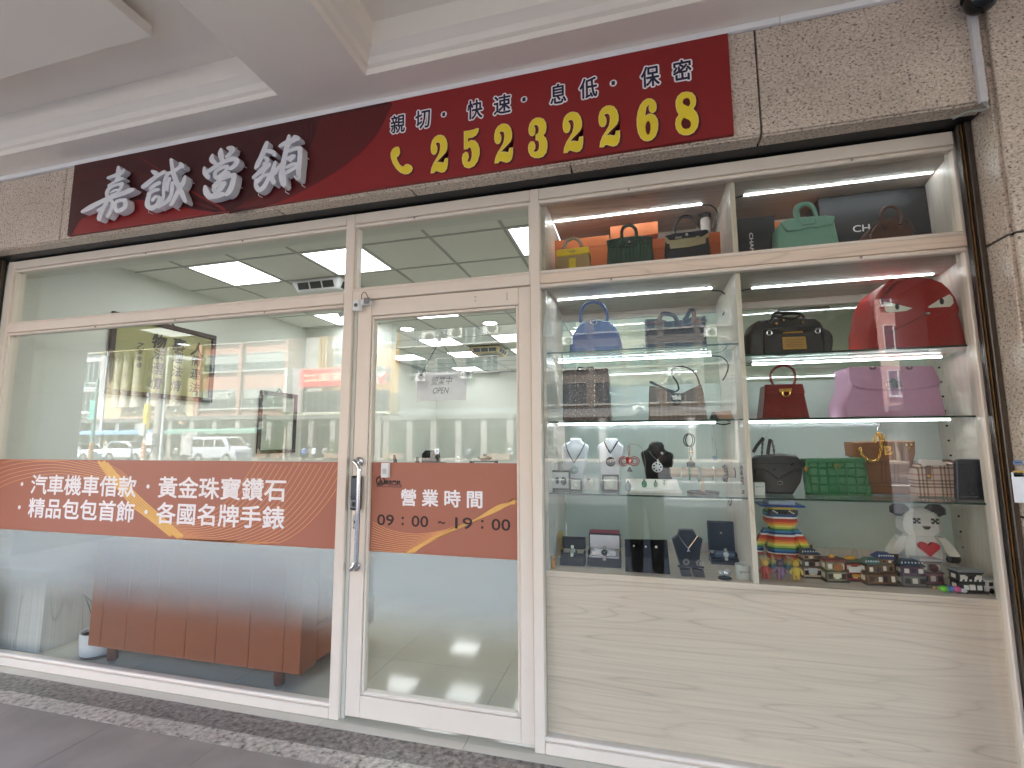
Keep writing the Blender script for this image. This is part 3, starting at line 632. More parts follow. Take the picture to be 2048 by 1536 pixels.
h6 = [(530,1065),(500,1110),(490,1180),(500,1250),(530,1295),(560,1270),(575,1200),(572,1120),(555,1078)]
d8 = [(1040,965),(1005,900),(988,820),(990,740),(1020,670),(1080,615),(1160,600),(1240,615),(1290,670),(1305,740),(1295,810),(1258,875),(1310,930),(1340,1000),(1345,1080),(1325,1170),(1270,1250),(1190,1290),(1110,1292),(1040,1260),(995,1190),(982,1110),(995,1030)]
h8 = [[(1160,697),(1110,715),(1092,760),(1110,800),(1190,835),(1215,790),(1212,735),(1190,703)], [(1110,1015),(1075,1070),(1070,1130),(1095,1180),(1145,1200),(1200,1185),(1228,1140),(1225,1090),(1195,1050)]]
ph = [(160,620),(195,615),(212,650),(215,705),(195,745),(165,770),(180,820),(215,880),(265,912),(300,875),(335,868),(385,895),(403,930),(385,970),(340,1005),(290,1010),(230,985),(170,930),(120,850),(92,770),(88,710),(105,665),(130,635)]
wz = lambda pts, Z: [sw(*Z(x, y)) for x, y in pts]
b2 = sw(*Z2(897, 1390)); w2 = wz(d2, Z2)
def mv(pts, to): return [(x+to[0]-b2[0], z+to[1]-b2[1]) for x, z in pts]
glyphs = [(wz(ph, Z1), []), (mv(w2, sw(*Z1(672, 997))), []), (wz(d5, Z1), []), (mv(w2, sw(*Z1(1607, 852))), []), (wz(d3, Z2), []), (w2, []), (mv(w2, sw(*Z2(1637, 1275))), []), (wz(d6, Z3), [wz(h6, Z3)]), (wz(d8, Z3), [wz(q, Z3) for q in h8])]
def grow(pts, g):
    n = len(pts); a = sum(pts[i][0]*pts[(i+1)%n][1]-pts[(i+1)%n][0]*pts[i][1] for i in range(n)); s_ = 1 if a > 0 else -1; out = []
    for i in range(n):
        p, q = pts[i-1], pts[(i+1) % n]; dx, dz = q[0]-p[0], q[1]-p[1]; l_ = math.hypot(dx, dz) or 1
        out.append((pts[i][0]+s_*dz/l_*g, pts[i][1]-s_*dx/l_*g))
    return out
for k, (g, holes) in enumerate(glyphs):
    nm = 'phone_symbol' if k == 0 else 'number'
    go = obj(nm, MB().flat(grow(g, .0025), yy), M['s_cream'], sg)
    ym = MB().flat(g, yy-.0002); obj('face', ym, M['s_yel'], go)
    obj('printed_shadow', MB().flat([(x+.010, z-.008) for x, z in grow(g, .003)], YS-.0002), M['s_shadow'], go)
    if holes:
        for h in holes: obj('counter', MB().flat(h, yy-.0004), M['s_shadow'], go)

# ================================================================ printed bands and frosted film on the glass
M['band'] = pm('band', (.665, .41, .325), .45, var=.02, scale=3)
M['gold_line'] = pm('gold_line', (.90, .62, .40), .45)
M['gold_fill'] = pm('gold_fill', (.90, .70, .38), .45, var=.05)
M['lett_w'] = pm('lett_w', (.97, .94, .95), .5)
M['lett_b'] = pm('lett_b', (.16, .06, .04), .5)
def frost_mat():
    m, n, l, b = nt('frost'); n.remove(b)
    tc = n.new('ShaderNodeTexCoord'); sx = n.new('ShaderNodeSeparateXYZ'); l.new(tc.outputs['Object'], sx.inputs[0])
    mr = n.new('ShaderNodeMapRange'); mr.interpolation_type = 'SMOOTHSTEP'; mr.inputs['From Min'].default_value = .36; mr.inputs['From Max'].default_value = .66; mr.inputs['To Min'].default_value = 1; mr.inputs['To Max'].default_value = .12; l.new(sx.outputs[2], mr.inputs['Value'])
    rt = n.new('ShaderNodeMath'); rt.operation = 'POWER'; rt.inputs[1].default_value = 1/8; l.new(mr.outputs[0], rt.inputs[0]); iv = n.new('ShaderNodeMath'); iv.operation = 'SUBTRACT'; iv.inputs[0].default_value = 1; l.new(rt.outputs[0], iv.inputs[1])   # one of eight thin coats
    d = n.new('ShaderNodeBsdfDiffuse'); d.inputs[0].default_value = (.80, .83, .86, 1)
    t = n.new('ShaderNodeBsdfTranslucent'); t.inputs[0].default_value = (.84, .87, .90, 1)
    a = n.new('ShaderNodeMixShader'); a.inputs[0].default_value = .5; l.new(d.outputs[0], a.inputs[1]); l.new(t.outputs[0], a.inputs[2])
    tr = n.new('ShaderNodeBsdfTransparent'); mx = n.new('ShaderNodeMixShader'); l.new(iv.outputs[0], mx.inputs[0]); l.new(tr.outputs[0], mx.inputs[1]); l.new(a.outputs[0], mx.inputs[2])
    l.new(mx.outputs[0], n['Material Output'].inputs[0]); return m
M['frost'] = frost_mat()
BZ0, BZ1 = .864, 1.348
YW = YG-.0042; YD = .026-.0042
wb = obj('printed_band', MB().box(-4.459, -1.646, YW, YW+.0008, BZ0, BZ1), M['band'], sf)
def film(x0, x1, z0, y, par):
    q = MB()
    for k in range(8): q.add([(x0, y+k*.0001, z0), (x1, y+k*.0001, z0), (x1, y+k*.0001, BZ0), (x0, y+k*.0001, BZ0)], [(0, 1, 2, 3)])
    return obj('frosted_film', q, M['frost'], par)
film(-4.459, -1.646, .30, YG+.0036, sf)
db = obj('printed_band', MB().box(-1.449, -.605, YD, YD+.0008, BZ0, BZ1), M['band'], dr)
film(-1.449, -.605, .30, .026+.0036, dr)
def lim_of(x0, x1, Y):
    def f(x, y):
        X, Z = sw(x, y, Y); return x0+.003 < X < x1-.003 and BZ0+.003 < Z < BZ1-.003
    return f
lw, ld = lim_of(-4.459, -1.646, YW), lim_of(-1.449, -.605, YD)
g = MB()
fan(g, [(-30, 905), (30, 895), (100, 897), (170, 915), (230, 935), (262, 960)], [(-30, 990), (30, 962), (100, 948), (160, 951), (210, 962), (262, 985)], 9, .0035, YW-.0003, YW, lim=lw)
fan(g, [(300, 1040), (340, 1045), (385, 1040), (430, 1020), (470, 985), (520, 910)], [(360, 1078), (400, 1092), (480, 1105), (580, 1075), (650, 1010), (700, 930)], 18, .0035, YW-.0003, YW, lim=lw)
o_ = obj('gold_lines', g, M['gold_line'], wb); o_['kind'] = 'stuff'
g = MB(); pts = smooth_line([(204, 912), (240, 955), (285, 1000), (325, 1035), (385, 1090)], 8)
for i in range(6): ribbon(g, [(x-i*5*(1-abs(k/len(pts)-.55)*1.1), y+i*1.5) for k, (x, y) in enumerate(pts) if lw(x-i*5, y+i*1.5)], .012, YW-.0005-.00003*i, YW)
obj('gold_ribbon', g, M['gold_fill'], wb)
g = MB()
fan(g, [(738, 1040), (780, 1060), (830, 1068), (880, 1062), (920, 1050), (960, 1036), (1040, 1000)], [(735, 1105), (770, 1106), (812, 1107), (860, 1085), (910, 1060), (960, 1038), (1045, 985)], 13, .0032, YD-.0003, YD, lim=ld)
o_ = obj('gold_lines', g, M['gold_line'], db); o_['kind'] = 'stuff'
g = MB()
for i in range(6):
    pts = smooth_line([(806+i*3, 1110), (850+i*2, 1085-i*1), (900, 1062), (950, 1040), (1000, 1018-i*1.5), (1042, 997+i*3.2-6)], 8)
    ribbon(g, [p for p in pts if ld(*p)], .009, YD-.0005-.00003*i, YD)
obj('gold_ribbon', g, M['gold_fill'], db)
def lettering(par, items, m, Y, name='lettering'):
    for body, x0, x1, z0, z1, bold in items:
        tm = MB(); put_text(tm, body, x0, x1, z0, z1, Y, bold, ref=bold); obj(name, tm, m, par)
def bullets(par, pts, Y):
    for x, y in pts:
        X, Z = sw(x, y, Y); obj('bullet', MB().lathe([(.0135, 0), (.0135, -.0001)], (X, Y, Z), 14, 'y'), M['lett_w'], par)
lettering(wb, [('汽車機車借款', -4.098, -3.148, 1.113, 1.243, .022), ('黃金珠寶鑽石', -2.962, -2.008, 1.117, 1.246, .022), ('精品包包首飾', -4.098, -3.148, .955, 1.084, .022), ('各國名牌手錶', -2.962, -2.008, .957, 1.086, .022)], M['lett_w'], YW-.0009)
bullets(wb, ((44, 968), (296, 973), (38.7, 1014.6), (292, 1024)), YW-.0009)
lettering(db, [('營 業 時 間', -1.263, -.797, 1.116, 1.203, .028)], M['lett_w'], YD-.0009)
dX = lambda zx, zy: sw(680+zx/4.876, 880+zy/4.876, YD)[0]
lettering(db, [('09', dX(365, 778), dX(525, 780), 1.006, 1.063, .02), ('00', dX(700, 790), dX(860, 790), 1.006, 1.063, .02), ('~', dX(957, 800), dX(1025, 800), 1.026, 1.04, .02), ('19', dX(1125, 810), dX(1290, 815), 1.006, 1.063, .02), ('00', dX(1480, 825), dX(1660, 830), 1.006, 1.063, .02)], M['lett_b'], YD-.0009, 'hours')
cm = MB()
for zx, zy in ((612, 782), (1388, 818)):
    x = dX(zx, zy)
    for z in (1.017, 1.049): cm.flat([(x-.006, z-.006), (x+.006, z-.006), (x+.006, z+.006), (x-.006, z+.006)], YD-.0009)
obj('hours', cm, M['lett_b'], db)
# little door-bell logo
lx = lambda zx, zy: sw(690+zx/14.63, 880+zy/14.63, YD)
q = MB(); put_text(q, '請按門鈴', lx(1150, 1230)[0], lx(1625, 1230)[0], lx(1400, 1290)[1], lx(1400, 1180)[1], YD-.0009, .05, ref=.05)
cx, cz = lx(1040, 1195); q.tube([(cx+.0245*math.cos(a*math.pi/12), YD-.001, cz+.0245*math.sin(a*math.pi/12)) for a in range(24)], .003, 6, True)
q.flat([(cx-.016, cz-.017), (cx+.016, cz-.017), (cx+.012, cz+.002), (cx+.002, cz+.005), (cx+.001, cz+.02), (cx-.005, cz+.02), (cx-.005, cz+.002), (cx-.012, cz-.002)], YD-.0008)
x0, z0 = lx(935, 1370); x1, z1 = lx(1650, 1295)
for a, b_, c, d in ((x0, x1, z0, z0+.003), (x0, x1, z1-.003, z1), (x0, x0+.004, z0, z1), (x1-.004, x1, z0, z1), (x0+.07, x1-.006, z0+.007, z0+.0095)): q.flat([(a, c), (b_, c), (b_, d), (a, d)], YD-.0009)
obj('bell_logo', q, M['lett_b'], db)

# ================================================================ display cabinet
cab = thing('display_cabinet', 'pale wood display cabinet with glass shelves behind the right window', 'cabinet', (.48, .35, 0))
def board(name, x0, x1, y0, y1, z0, z1, m='lam', par=cab, bv=.0012): return obj(name, MB().box(x0, x1, y0, y1, z0, z1), M[m], par, bevel=bv, seg=1)
ZC, YC = .818, .64
board('front_panel', -.466, 1.44, .042, .06, .03, .789)
board('counter_top', -.466, 1.60, .042, .70, .79, ZC)
board('side_panel', -.468, -.449, .046, YC, ZC+.0005, 2.775, 'lam_v')
board('divider', .488, .509, .046, YC, ZC+.0005, 2.284, 'lam_v'); board('divider', .488, .509, .046, YC, 2.337, 2.775, 'lam_v')
M['lam_edge'] = woodgrain('lam_edge', (.74, .64, .52), (.68, .58, .46), (.58, .48, .38), 'z', sc=1.2)
board('edge_band', .487, .510, .0435, .0455, ZC+.001, 2.283, 'lam_edge', bv=0); board('edge_band', .487, .510, .0435, .0455, 2.338, 2.775, 'lam_edge', bv=0)
rp = MB(); rp.add([(1.432, .03, ZC+.0005), (1.452, .03, ZC+.0005), (1.61, .72, ZC+.0005), (1.59, .72, ZC+.0005), (1.432, .03, 2.775), (1.452, .03, 2.775), (1.56, .72, 2.775), (1.54, .72, 2.775)], [(3, 2, 1, 0), (4, 5, 6, 7), (0, 1, 5, 4), (1, 2, 6, 5), (2, 3, 7, 6), (3, 0, 4, 7)])
rpo = obj('side_panel', rp, M['lam_v'], cab)
for z in [.93+.075*k for k in range(18)]:
    for y in (.10, .52):
        t_ = (y-.03)/.69; X = 1.432+(1.59-1.432)*t_+(z-ZC)/(2.775-ZC)*((1.54-1.59)*t_)
        obj('pin_hole', MB().ball((X, y, z), .0055, 8, 5), M['joint'], rpo)
board('middle_board', -.468, 1.50, -.016, .66, 2.285, 2.336); board('top_board', -.448, 1.54, .046, .70, 2.776, 2.79, 'lam_dark_shade')
board('underside', -.447, 1.49, .062, .65, 2.281, 2.2845, 'lam_dark_shade', bv=0)  # darker sheet painting the shade under the middle board
board('back_board', -.447, 1.58, YC+.001, YC+.016, 2.337, 2.775, 'lam_dark_shade')
board('back_rail', -.447, 1.58, YC+.001, YC+.03, 2.235, 2.2805, 'lam_dark_shade'); board('back_rail', -.447, 1.62, YC+.001, YC+.03, ZC+.0005, .872, 'lam_v')
M['back_film'] = pm('back_film', (.79, .835, .815), .12, var=.01)
for x0, x1 in ((-.447, .487), (.511, 1.60)):
    obj('back_pane', MB().box(x0, x1, YC+.006, YC+.012, 1.80, 2.234), M['shelf_glass'], cab)
    obj('frosted_back', MB().box(x0, x1, YC+.006, YC+.012, .873, 1.798), M['back_film'], cab)
def gshelf(x0, x1, x2, z):
    o = obj('glass_shelf', MB().add([(x0, .052, z-.008), (x1, .052, z-.008), (x2, .60, z-.008), (x0, .60, z-.008), (x0, .052, z), (x1, .052, z), (x2, .60, z), (x0, .60, z)], [(3, 2, 1, 0), (4, 5, 6, 7), (0, 1, 5, 4), (1, 2, 6, 5), (2, 3, 7, 6), (3, 0, 4, 7)]), M['shelf_glass'], cab)
    obj('front_edge', MB().box(x0, x1, .0495, .0518, z-.008, z), M['glass_edge'], o)
    obj('left_edge', MB().box(x0-.0008, x0-.0002, .052, .60, z-.008, z), M['glass_edge'], o)
SHL = [1.927, 1.563, 1.199]; SHR = [1.868, 1.563, 1.199]
for z in SHL: gshelf(-.446, .486, .486, z)
for z in SHR: gshelf(.512, 1.436, 1.55, z)
def led(x0, x1, y, z, cable=None):
    o = obj('led_strip', MB().box(x0, x1, y-.0035, y+.0035, z-.0035, z-.0005), M['led'], cab)
    if cable: obj('cable', MB().tube(smooth_line(cable, 6), .0035, 6), M['black'], o, smooth=True)
cb = lambda x, z: [(x, .315, z-.004), (x+.05, .32, z-.012), (x+.085, .34, z-.05), (x+.075, .36, z-.1), (x+.06, .38, z-.13)]
led(-.44, .392, .315, 2.7755, cb(.394, 2.772)); led(.60, 1.455, .275, 2.7755, [(.598, .275, 2.772), (.56, .28, 2.768), (.515, .30, 2.755)])
led(-.425, .418, .29, 2.2805, cb(.42, 2.277)); led(.63, 1.455, .35, 2.2805, [(.628, .35, 2.277), (.58, .35, 2.27), (.515, .36, 2.262)])
led(-.43, .40, .33, SHL[0]-.009, cb(.402, SHL[0]-.011)); led(.60, 1.44, .33, SHR[0]-.009, [(.598, .33, SHR[0]-.012), (.52, .33, SHR[0]-.014)])
led(-.43, .40, .30, SHL[1]-.009, [(.402, .30, SHL[1]-.012), (.44, .30, SHL[1]-.02), (.475, .31, SHL[1]-.012)]); led(.56, 1.43, .30, SHR[1]-.009, [(.558, .30, SHR[1]-.012), (.515, .30, SHR[1]-.018)])
# ================================================================ goods on the shelves
def zm(ox, oy, s): return lambda pts: [(ox+x/s, oy+y/s) for x, y in pts]
T1, T1b, T1c, T2 = zm(1060, 360, 4.655), zm(1090, 420, 10.779), zm(1270, 400, 10.24), zm(1460, 300, 4.096)
S2L, S2R, S2Rb, S2Rc = zm(1080, 570, 4.876), zm(1480, 540, 3.938), zm(1480, 540, 9.309), zm(1700, 540, 7.877)
S4L, S4a, S4b, S4R = zm(1080, 820, 4.655), zm(1090, 860, 9.752), zm(1290, 830, 8.532), zm(1490, 840, 3.793)
S5L, S5R, S5S = zm(1080, 960, 4.876), zm(1500, 1080, 7.585), zm(1720, 1090, 6.606)
def snap(pts, zb, tol=.035):
    zmin = min(z for _, z in pts)
    if abs(zmin-zb) < .09 or zmin < zb: 
        lim = max(zmin, zb)+tol*.6
        return [(x, zb if z < lim else z) for x, z in pts]
    return pts
def W(pts, Y, zb=None, k=0):
    o = ol(pts, Y, k)
    return snap(o, zb) if zb is not None else o
def soft(name, pts, Y, t, m, par, zb=None, k=0, r=.10):
    return obj(name, MB().pillow(W(pts, Y, zb, k), Y, t, r), m, par, smooth=True)
def slab(name, pts, Y, t, m, par, zb=None, k=0, bv=.002):
    return obj(name, MB().prism(W(pts, Y, zb, k), Y, Y+t), m, par, bevel=bv, seg=1)
def cord(name, pts, Y, r, m, par, k=6, n=8, closed=False, y2=None):
    q = smooth_line(pts, k, closed) if k else pts
    w = []
    for i, (x, y) in enumerate(q):
        yy_ = Y if y2 is None else Y+(y2-Y)*i/(len(q)-1)
        p = P(x, y, yy_); w.append((p.x, yy_, p.z))
    return obj(name, MB().tube(w, r, n, closed), m, par, smooth=True)
def disc(name, x, y, Y, r, t, m, par, n=18, rz=None):
    p = P(x, y, Y); s = MB().lathe([(r*.9, t), (r, t*.7), (r, t*.3), (r*.9, 0)], (0, Y, 0), n, 'y')
    s.v = [(a+p.x, b_, (c*(rz/r) if rz else c)+p.z) for a, b_, c in s.v]
    return obj(name, s, m, par, smooth=True)
def rct(name, x0, y0, x1, y1, Y, t, m, par, bv=.0015):
    a, b_ = P(x0, y0, Y), P(x1, y1, Y); return obj(name, MB().box(a.x, b_.x, Y, Y+t, a.z, b_.z), m, par, bevel=bv, seg=1)
def base(pts, Y, zb):
    o = ol(pts, Y); return (sum(p[0] for p in o)/len(o), Y, zb)
def leather(name, c, rough=.42, bump=.25, bscale=420, **k): return pm('l_'+name, c, rough, bump=bump, bscale=bscale, var=.05, **k)
def carton(name, lbl, pts, Y, t, m, zb, cat='box', group=None, lid=True):
    o = ol(pts, Y); x0, x1 = min(p[0] for p in o), max(p[0] for p in o); z1 = max(p[1] for p in o)
    z1 = sum(sorted((p[1] for p in o))[-2:])/2
    t_ = thing(name, lbl, cat, ((x0+x1)/2, Y+t/2, zb), group)
    obj('tray', MB().box(x0+.002, x1-.002, Y+.002, Y+t-.002, zb, z1-.03 if lid else z1), m, t_, bevel=.0015, seg=1)
    if lid: obj('lid', MB().box(x0, x1, Y, Y+t, z1-.0295 if z1-zb < .2 else z1-.06, z1), m, t_, bevel=.0015, seg=1)
    return t_
ZT = 2.3365
OR = pm('hbox', (.80, .43, .22), .55, var=.04, bump=.1, bscale=300); OR2 = pm('hbox2', (.70, .33, .14), .55, var=.04)
G = 'orange gift boxes in the upper left compartment'
carton('gift_box', 'orange gift box behind the wicker handbag', T1([(207, 565), (737, 515), (737, 800), (207, 870)]), .37, .2, OR, ZT, group=G)
tb = carton('gift_box', 'low orange box behind the dark green handbag', T1([(745, 572), (1255, 562), (1255, 760), (745, 800)]), .37, .2, OR2, ZT, group=G)
zc = max((tb.children[1].matrix_parent_inverse @ Vector(c))[2] for c in tb.children[1].bound_box) + tb.location.z
carton('gift_box', 'orange box stacked on top behind the green handbag handle', T1([(747, 432), (1192, 382), (1192, 560), (747, 560)]), .385, .17, OR, P(1195, 481, .385).z, group=G, lid=False)
carton('gift_box', 'narrow orange box right of the navy handbag', T1([(1660, 493), (1788, 478), (1800, 740), (1660, 760)]), .37, .16, OR2, ZT, group=G)
can = thing('spray_can', 'white cylinder with a dark cap behind the navy handbag', 'canister', (P(1412, 445, .45).x, .45, ZT))
p = P(1412, 452, .45)
obj('body', MB().lathe([(.028, 0), (.03, .01), (.03, p.z-ZT+.035), (.026, p.z-ZT+.045)], (p.x, .45, ZT), 20), pm('can_w', (.78, .75, .72), .35), can, smooth=True)
obj('cap', MB().lathe([(.031, 0), (.031, .02), (.012, .026)], (p.x, .45, p.z+.046), 20), M['black'], can, smooth=True)
def wicker():
    m, n, l, b = nt('wicker'); tc = n.new('ShaderNodeTexCoord'); mp = n.new('ShaderNodeMapping'); l.new(tc.outputs['Object'], mp.inputs[0]); mp.inputs['Scale'].default_value = (95, 1, 190)
    ck = n.new('ShaderNodeTexChecker'); ck.inputs['Scale'].default_value = 1; l.new(mp.outputs[0], ck.inputs[0])
    nz = n.new('ShaderNodeTexNoise'); nz.inputs['Scale'].default_value = 1.4; l.new(mp.outputs[0], nz.inputs[0])
    ck.inputs[1].default_value = (*lin((.80, .68, .47)), 1); ck.inputs[2].default_value = (*lin((.42, .30, .16)), 1)
    mx = n.new('ShaderNodeMix'); mx.data_type = 'RGBA'; mx.inputs['Factor'].default_value = .45; l.new(ck.outputs[0], mx.inputs['A'])
    r = ramp(n, l, nz.outputs[0], [(.3, lin((.42, .31, .18))), (.65, lin((.86, .74, .54)))]); l.new(r.outputs[0], mx.inputs['B']); l.new(mx.outputs['Result'], b.inputs['Base Color'])
    bp = n.new('ShaderNodeBump'); bp.inputs['Strength'].default_value = .8; bp.inputs['Distance'].default_value = .004; l.new(ck.outputs[1], bp.inputs['Height']); l.new(bp.outputs[0], b.inputs['Normal']); b.inputs['Roughness'].default_value = .7
    return m
HB = 'handbags on the shelves'
yel = leather('yellow', (.90, .78, .16)); 
o = T1b([(250, 990), (310, 1005), (870, 925), (950, 935), (995, 1335), (205, 1395)])
t = thing('handbag', 'small wicker handbag with yellow leather flap and twisted scarf handle', 'handbag', base(o, .2, ZT), HB)
slab('wicker_body', o, .16, .1, wicker(), t, ZT, bv=.004)
slab('flap', T1b([(248, 862), (930, 782), (948, 850), (965, 915), (875, 930), (310, 1003), (243, 985)]), .15, .11, yel, t, bv=.003)
slab('centre_strap', T1b([(515, 1045), (660, 1030), (664, 1360), (512, 1370)]), .156, .004, yel, t, bv=.001)
rct('turn_lock', *T1b([(510, 905)])[0], *T1b([(655, 868)])[0], .143, .006, M['steel'], t)
def scarfm():
    m, n, l, b = nt('scarf'); tc = n.new('ShaderNodeTexCoord'); w = n.new('ShaderNodeTexWave'); w.inputs['Scale'].default_value = 38; w.inputs['Distortion'].default_value = 6; l.new(tc.outputs['Object'], w.inputs[0])
    r = ramp(n, l, w.outputs[0], [(.2, lin((.78, .74, .66))), (.6, lin((.52, .48, .42))), (.9, lin((.22, .20, .18)))]); l.new(r.outputs[0], b.inputs['Base Color']); b.inputs['Roughness'].default_value = .7; return m
cord('handle', T1b([(400, 835), (440, 725), (520, 645), (610, 615), (700, 640), (765, 705), (790, 785)]), .2, .0095, scarfm(), t, n=10)
def croc():
    m, n, l, b = nt('croc'); tc = n.new('ShaderNodeTexCoord'); mp = n.new('ShaderNodeMapping'); l.new(tc.outputs['Object'], mp.inputs[0]); mp.inputs['Scale'].default_value = (1, 1, 2.4)
    v = n.new('ShaderNodeTexVoronoi'); v.inputs['Scale'].default_value = 55; v.inputs['Randomness'].default_value = .5; v.feature = 'DISTANCE_TO_EDGE'; l.new(mp.outputs[0], v.inputs[0])
    r = ramp(n, l, v.outputs['Distance'], [(.0, lin((.03, .10, .07))), (.12, lin((.07, .23, .16))), (.4, lin((.09, .28, .19)))]); l.new(r.outputs[0], b.inputs['Base Color']); b.inputs['Roughness'].default_value = .22
    bp = n.new('ShaderNodeBump'); bp.inputs['Strength'].default_value = .6; bp.inputs['Distance'].default_value = .003; l.new(v.outputs['Distance'], bp.inputs['Height']); l.new(bp.outputs[0], b.inputs['Normal']); return m
gr = croc(); o = T1([(712, 565), (850, 537), (1000, 522), (1138, 525), (1140, 600), (1165, 805), (705, 840), (722, 640)])
t = thing('handbag', 'dark green crocodile handbag with a tall round handle', 'handbag', base(o, .2, ZT), HB)
slab('body', o, .17, .12, gr, t, ZT, bv=.006)
slab('flap', T1([(710, 560), (850, 532), (1000, 518), (1140, 522), (1140, 568), (1105, 602), (985, 596), (955, 622), (870, 628), (745, 625), (718, 600)]), .16, .012, gr, t, bv=.003)
cord('handle', T1([(852, 600), (850, 540), (852, 470), (880, 432), (925, 418), (965, 432), (990, 470), (993, 525), (996, 580)]), .168, .0072, gr, t)
cord('handle', T1([(860, 540), (858, 475), (884, 440), (926, 426), (962, 440), (984, 475), (986, 520)]), .25, .0072, gr, t)
rct('turn_lock', *T1([(882, 612)])[0], *T1([(968, 598)])[0], .152, .006, M['chrome'], t); disc('lock_button', *T1([(922, 575)])[0], .152, .007, .006, M['chrome'], t)
nav = leather('navy', (.10, .10, .14)); felt = pm('felt', (.68, .63, .50), .9, bump=.3, bscale=200)
o = T1([(1262, 560), (1660, 500), (1700, 745), (1248, 795)])
t = thing('handbag', 'navy handbag with beige felt under its flap beside the right gift box', 'handbag', base(o, .2, ZT), HB)
slab('body', o, .18, .12, nav, t, ZT, bv=.005)
slab('felt_wrap', T1([(1262, 535), (1268, 590), (1300, 592), (1306, 642), (1480, 622), (1635, 588), (1640, 535), (1664, 530), (1668, 478)]), .172, .006, felt, t, bv=.001)
slab('flap', T1([(1258, 518), (1350, 495), (1500, 478), (1640, 458), (1662, 468), (1655, 488), (1610, 520), (1450, 535), (1300, 556), (1286, 540)]), .16, .009, nav, t, bv=.002)
cord('handle', T1([(1345, 505), (1350, 460), (1362, 408), (1402, 355), (1460, 338), (1520, 360), (1556, 410), (1572, 470)]), .19, .0078, pm('l_plum', (.20, .15, .16), .4), t)
for x, y in ((1335, 490), (1570, 460)): disc('ring', *T1([(x, y)])[0], .156, .008, .004, M['chrome'], t, 12)
disc('lock_button', *T1([(1460, 505)])[0], .152, .009, .006, M['chrome'], t); rct('buckle', *T1([(1352, 545)])[0], *T1([(1415, 520)])[0], .152, .006, M['chrome'], t)
obj('strap', MB().prism(W(T1([(1510, 560), (1560, 515), (1575, 520), (1530, 562)]), .155), .155, .16), felt, t)
# upper right compartment
BK = pm('carton_black', (.085, .09, .115), .5, var=.05, bump=.05)
cb1 = carton('carton', 'black upright carton with white lettering down its side', T2([(82, 552), (365, 542), (385, 850), (78, 880)]), .30, .3, BK, ZT, lid=False)
def vtext(par, body, a, b_, c, d, Y, bold=.02):
    'lettering turned a quarter clockwise inside the pixel box'
    A, B = P(*a, Y), P(*b_, Y); tm = MB(); v, f = text_mesh(body, bold); ax, bx = min(q[0] for q in v), max(q[0] for q in v); ay, by = min(q[1] for q in v), max(q[1] for q in v)
    tm.add([(A.x+(q[1]-ay)/(by-ay)*(B.x-A.x), Y, A.z+(q[0]-ax)/(bx-ax)*(B.z-A.z)) for q in v], [q for q in f]); return obj('lettering', tm, M['s_white'], par)
pa, pb = T2([(155, 680)])[0], T2([(203, 905)])[0]
vtext(cb1, 'CHANEL', pa, pb, 0, 0, .2985)
carton('carton', 'orange carton standing behind the mint handbag', T2([(372, 590), (745, 548), (745, 800), (372, 850)]), .36, .22, OR, ZT)
cb2 = carton('carton', 'large black carton behind the brown dome handbag', T2([(757, 411), (1640, 272), (1745, 740), (757, 830)]), .40, .2, BK, ZT, lid=False)
tm = MB(); a, b_ = P(*T2([(1010, 675)])[0], .398), P(*T2([(1410, 560)])[0], .398); hh = P(*T2([(1010, 620)])[0], .398).z-a.z
put_text(tm, 'CHANEL', a.x, b_.x, a.z, a.z+hh, .398, .02); obj('lettering', tm, M['s_white'], cb2)
mint = leather('mint', (.45, .63, .56), .45)
o = T2([(400, 598), (640, 560), (850, 545), (920, 800), (388, 855)])
t = thing('handbag', 'mint green handbag with twin handles in the upper right compartment', 'handbag', base(o, .2, ZT), HB)
slab('body', o, .17, .13, mint, t, ZT, bv=.008)
slab('flap', T2([(402, 590), (500, 562), (640, 545), (790, 532), (862, 542), (858, 560), (838, 605), (722, 636), (690, 628), (600, 645), (575, 655), (465, 664), (440, 625)]), .158, .01, mint, t, bv=.003)
cord('handle', T2([(560, 602), (540, 560), (532, 500), (560, 455), (615, 435), (670, 455), (700, 510), (708, 560), (706, 600)]), .162, .0085, mint, t)
cord('handle', T2([(565, 560), (555, 500), (580, 465), (625, 448), (672, 470), (695, 515), (700, 545)]), .27, .0085, mint, t)
rct('turn_lock', *T2([(585, 615)])[0], *T2([(700, 600)])[0], .15, .006, M['steel'], t)
brn = leather('brown', (.33, .20, .15), .4)
o = T2([(1125, 780), (1140, 685), (1178, 612), (1240, 572), (1330, 553), (1420, 560), (1480, 600), (1522, 680), (1548, 748)])
t = thing('handbag', 'dark brown dome handbag in front of the large black carton', 'handbag', base(o, .22, ZT), HB)
soft('body', o, .19, .15, brn, t, ZT, r=.08)
for y_, dz in ((.175, 0), (.32, -8)): cord('handle', T2([(1262, 625), (1250, 590), (1234, 540), (1258, 485), (1312, 462), (1372, 482), (1402, 540), (1400, 590), (1395, 610)]), y_, .0078, brn, t)
for x, y in ((1262, 618), (1398, 605)): disc('handle_tab', *T2([(x, y)])[0], .184, .018, .006, brn, t, 14, .026)
cord('piping', T2([(1140, 685), (1178, 614), (1240, 574), (1330, 555), (1420, 562), (1480, 602), (1522, 680)]), .2, .004, brn, t)
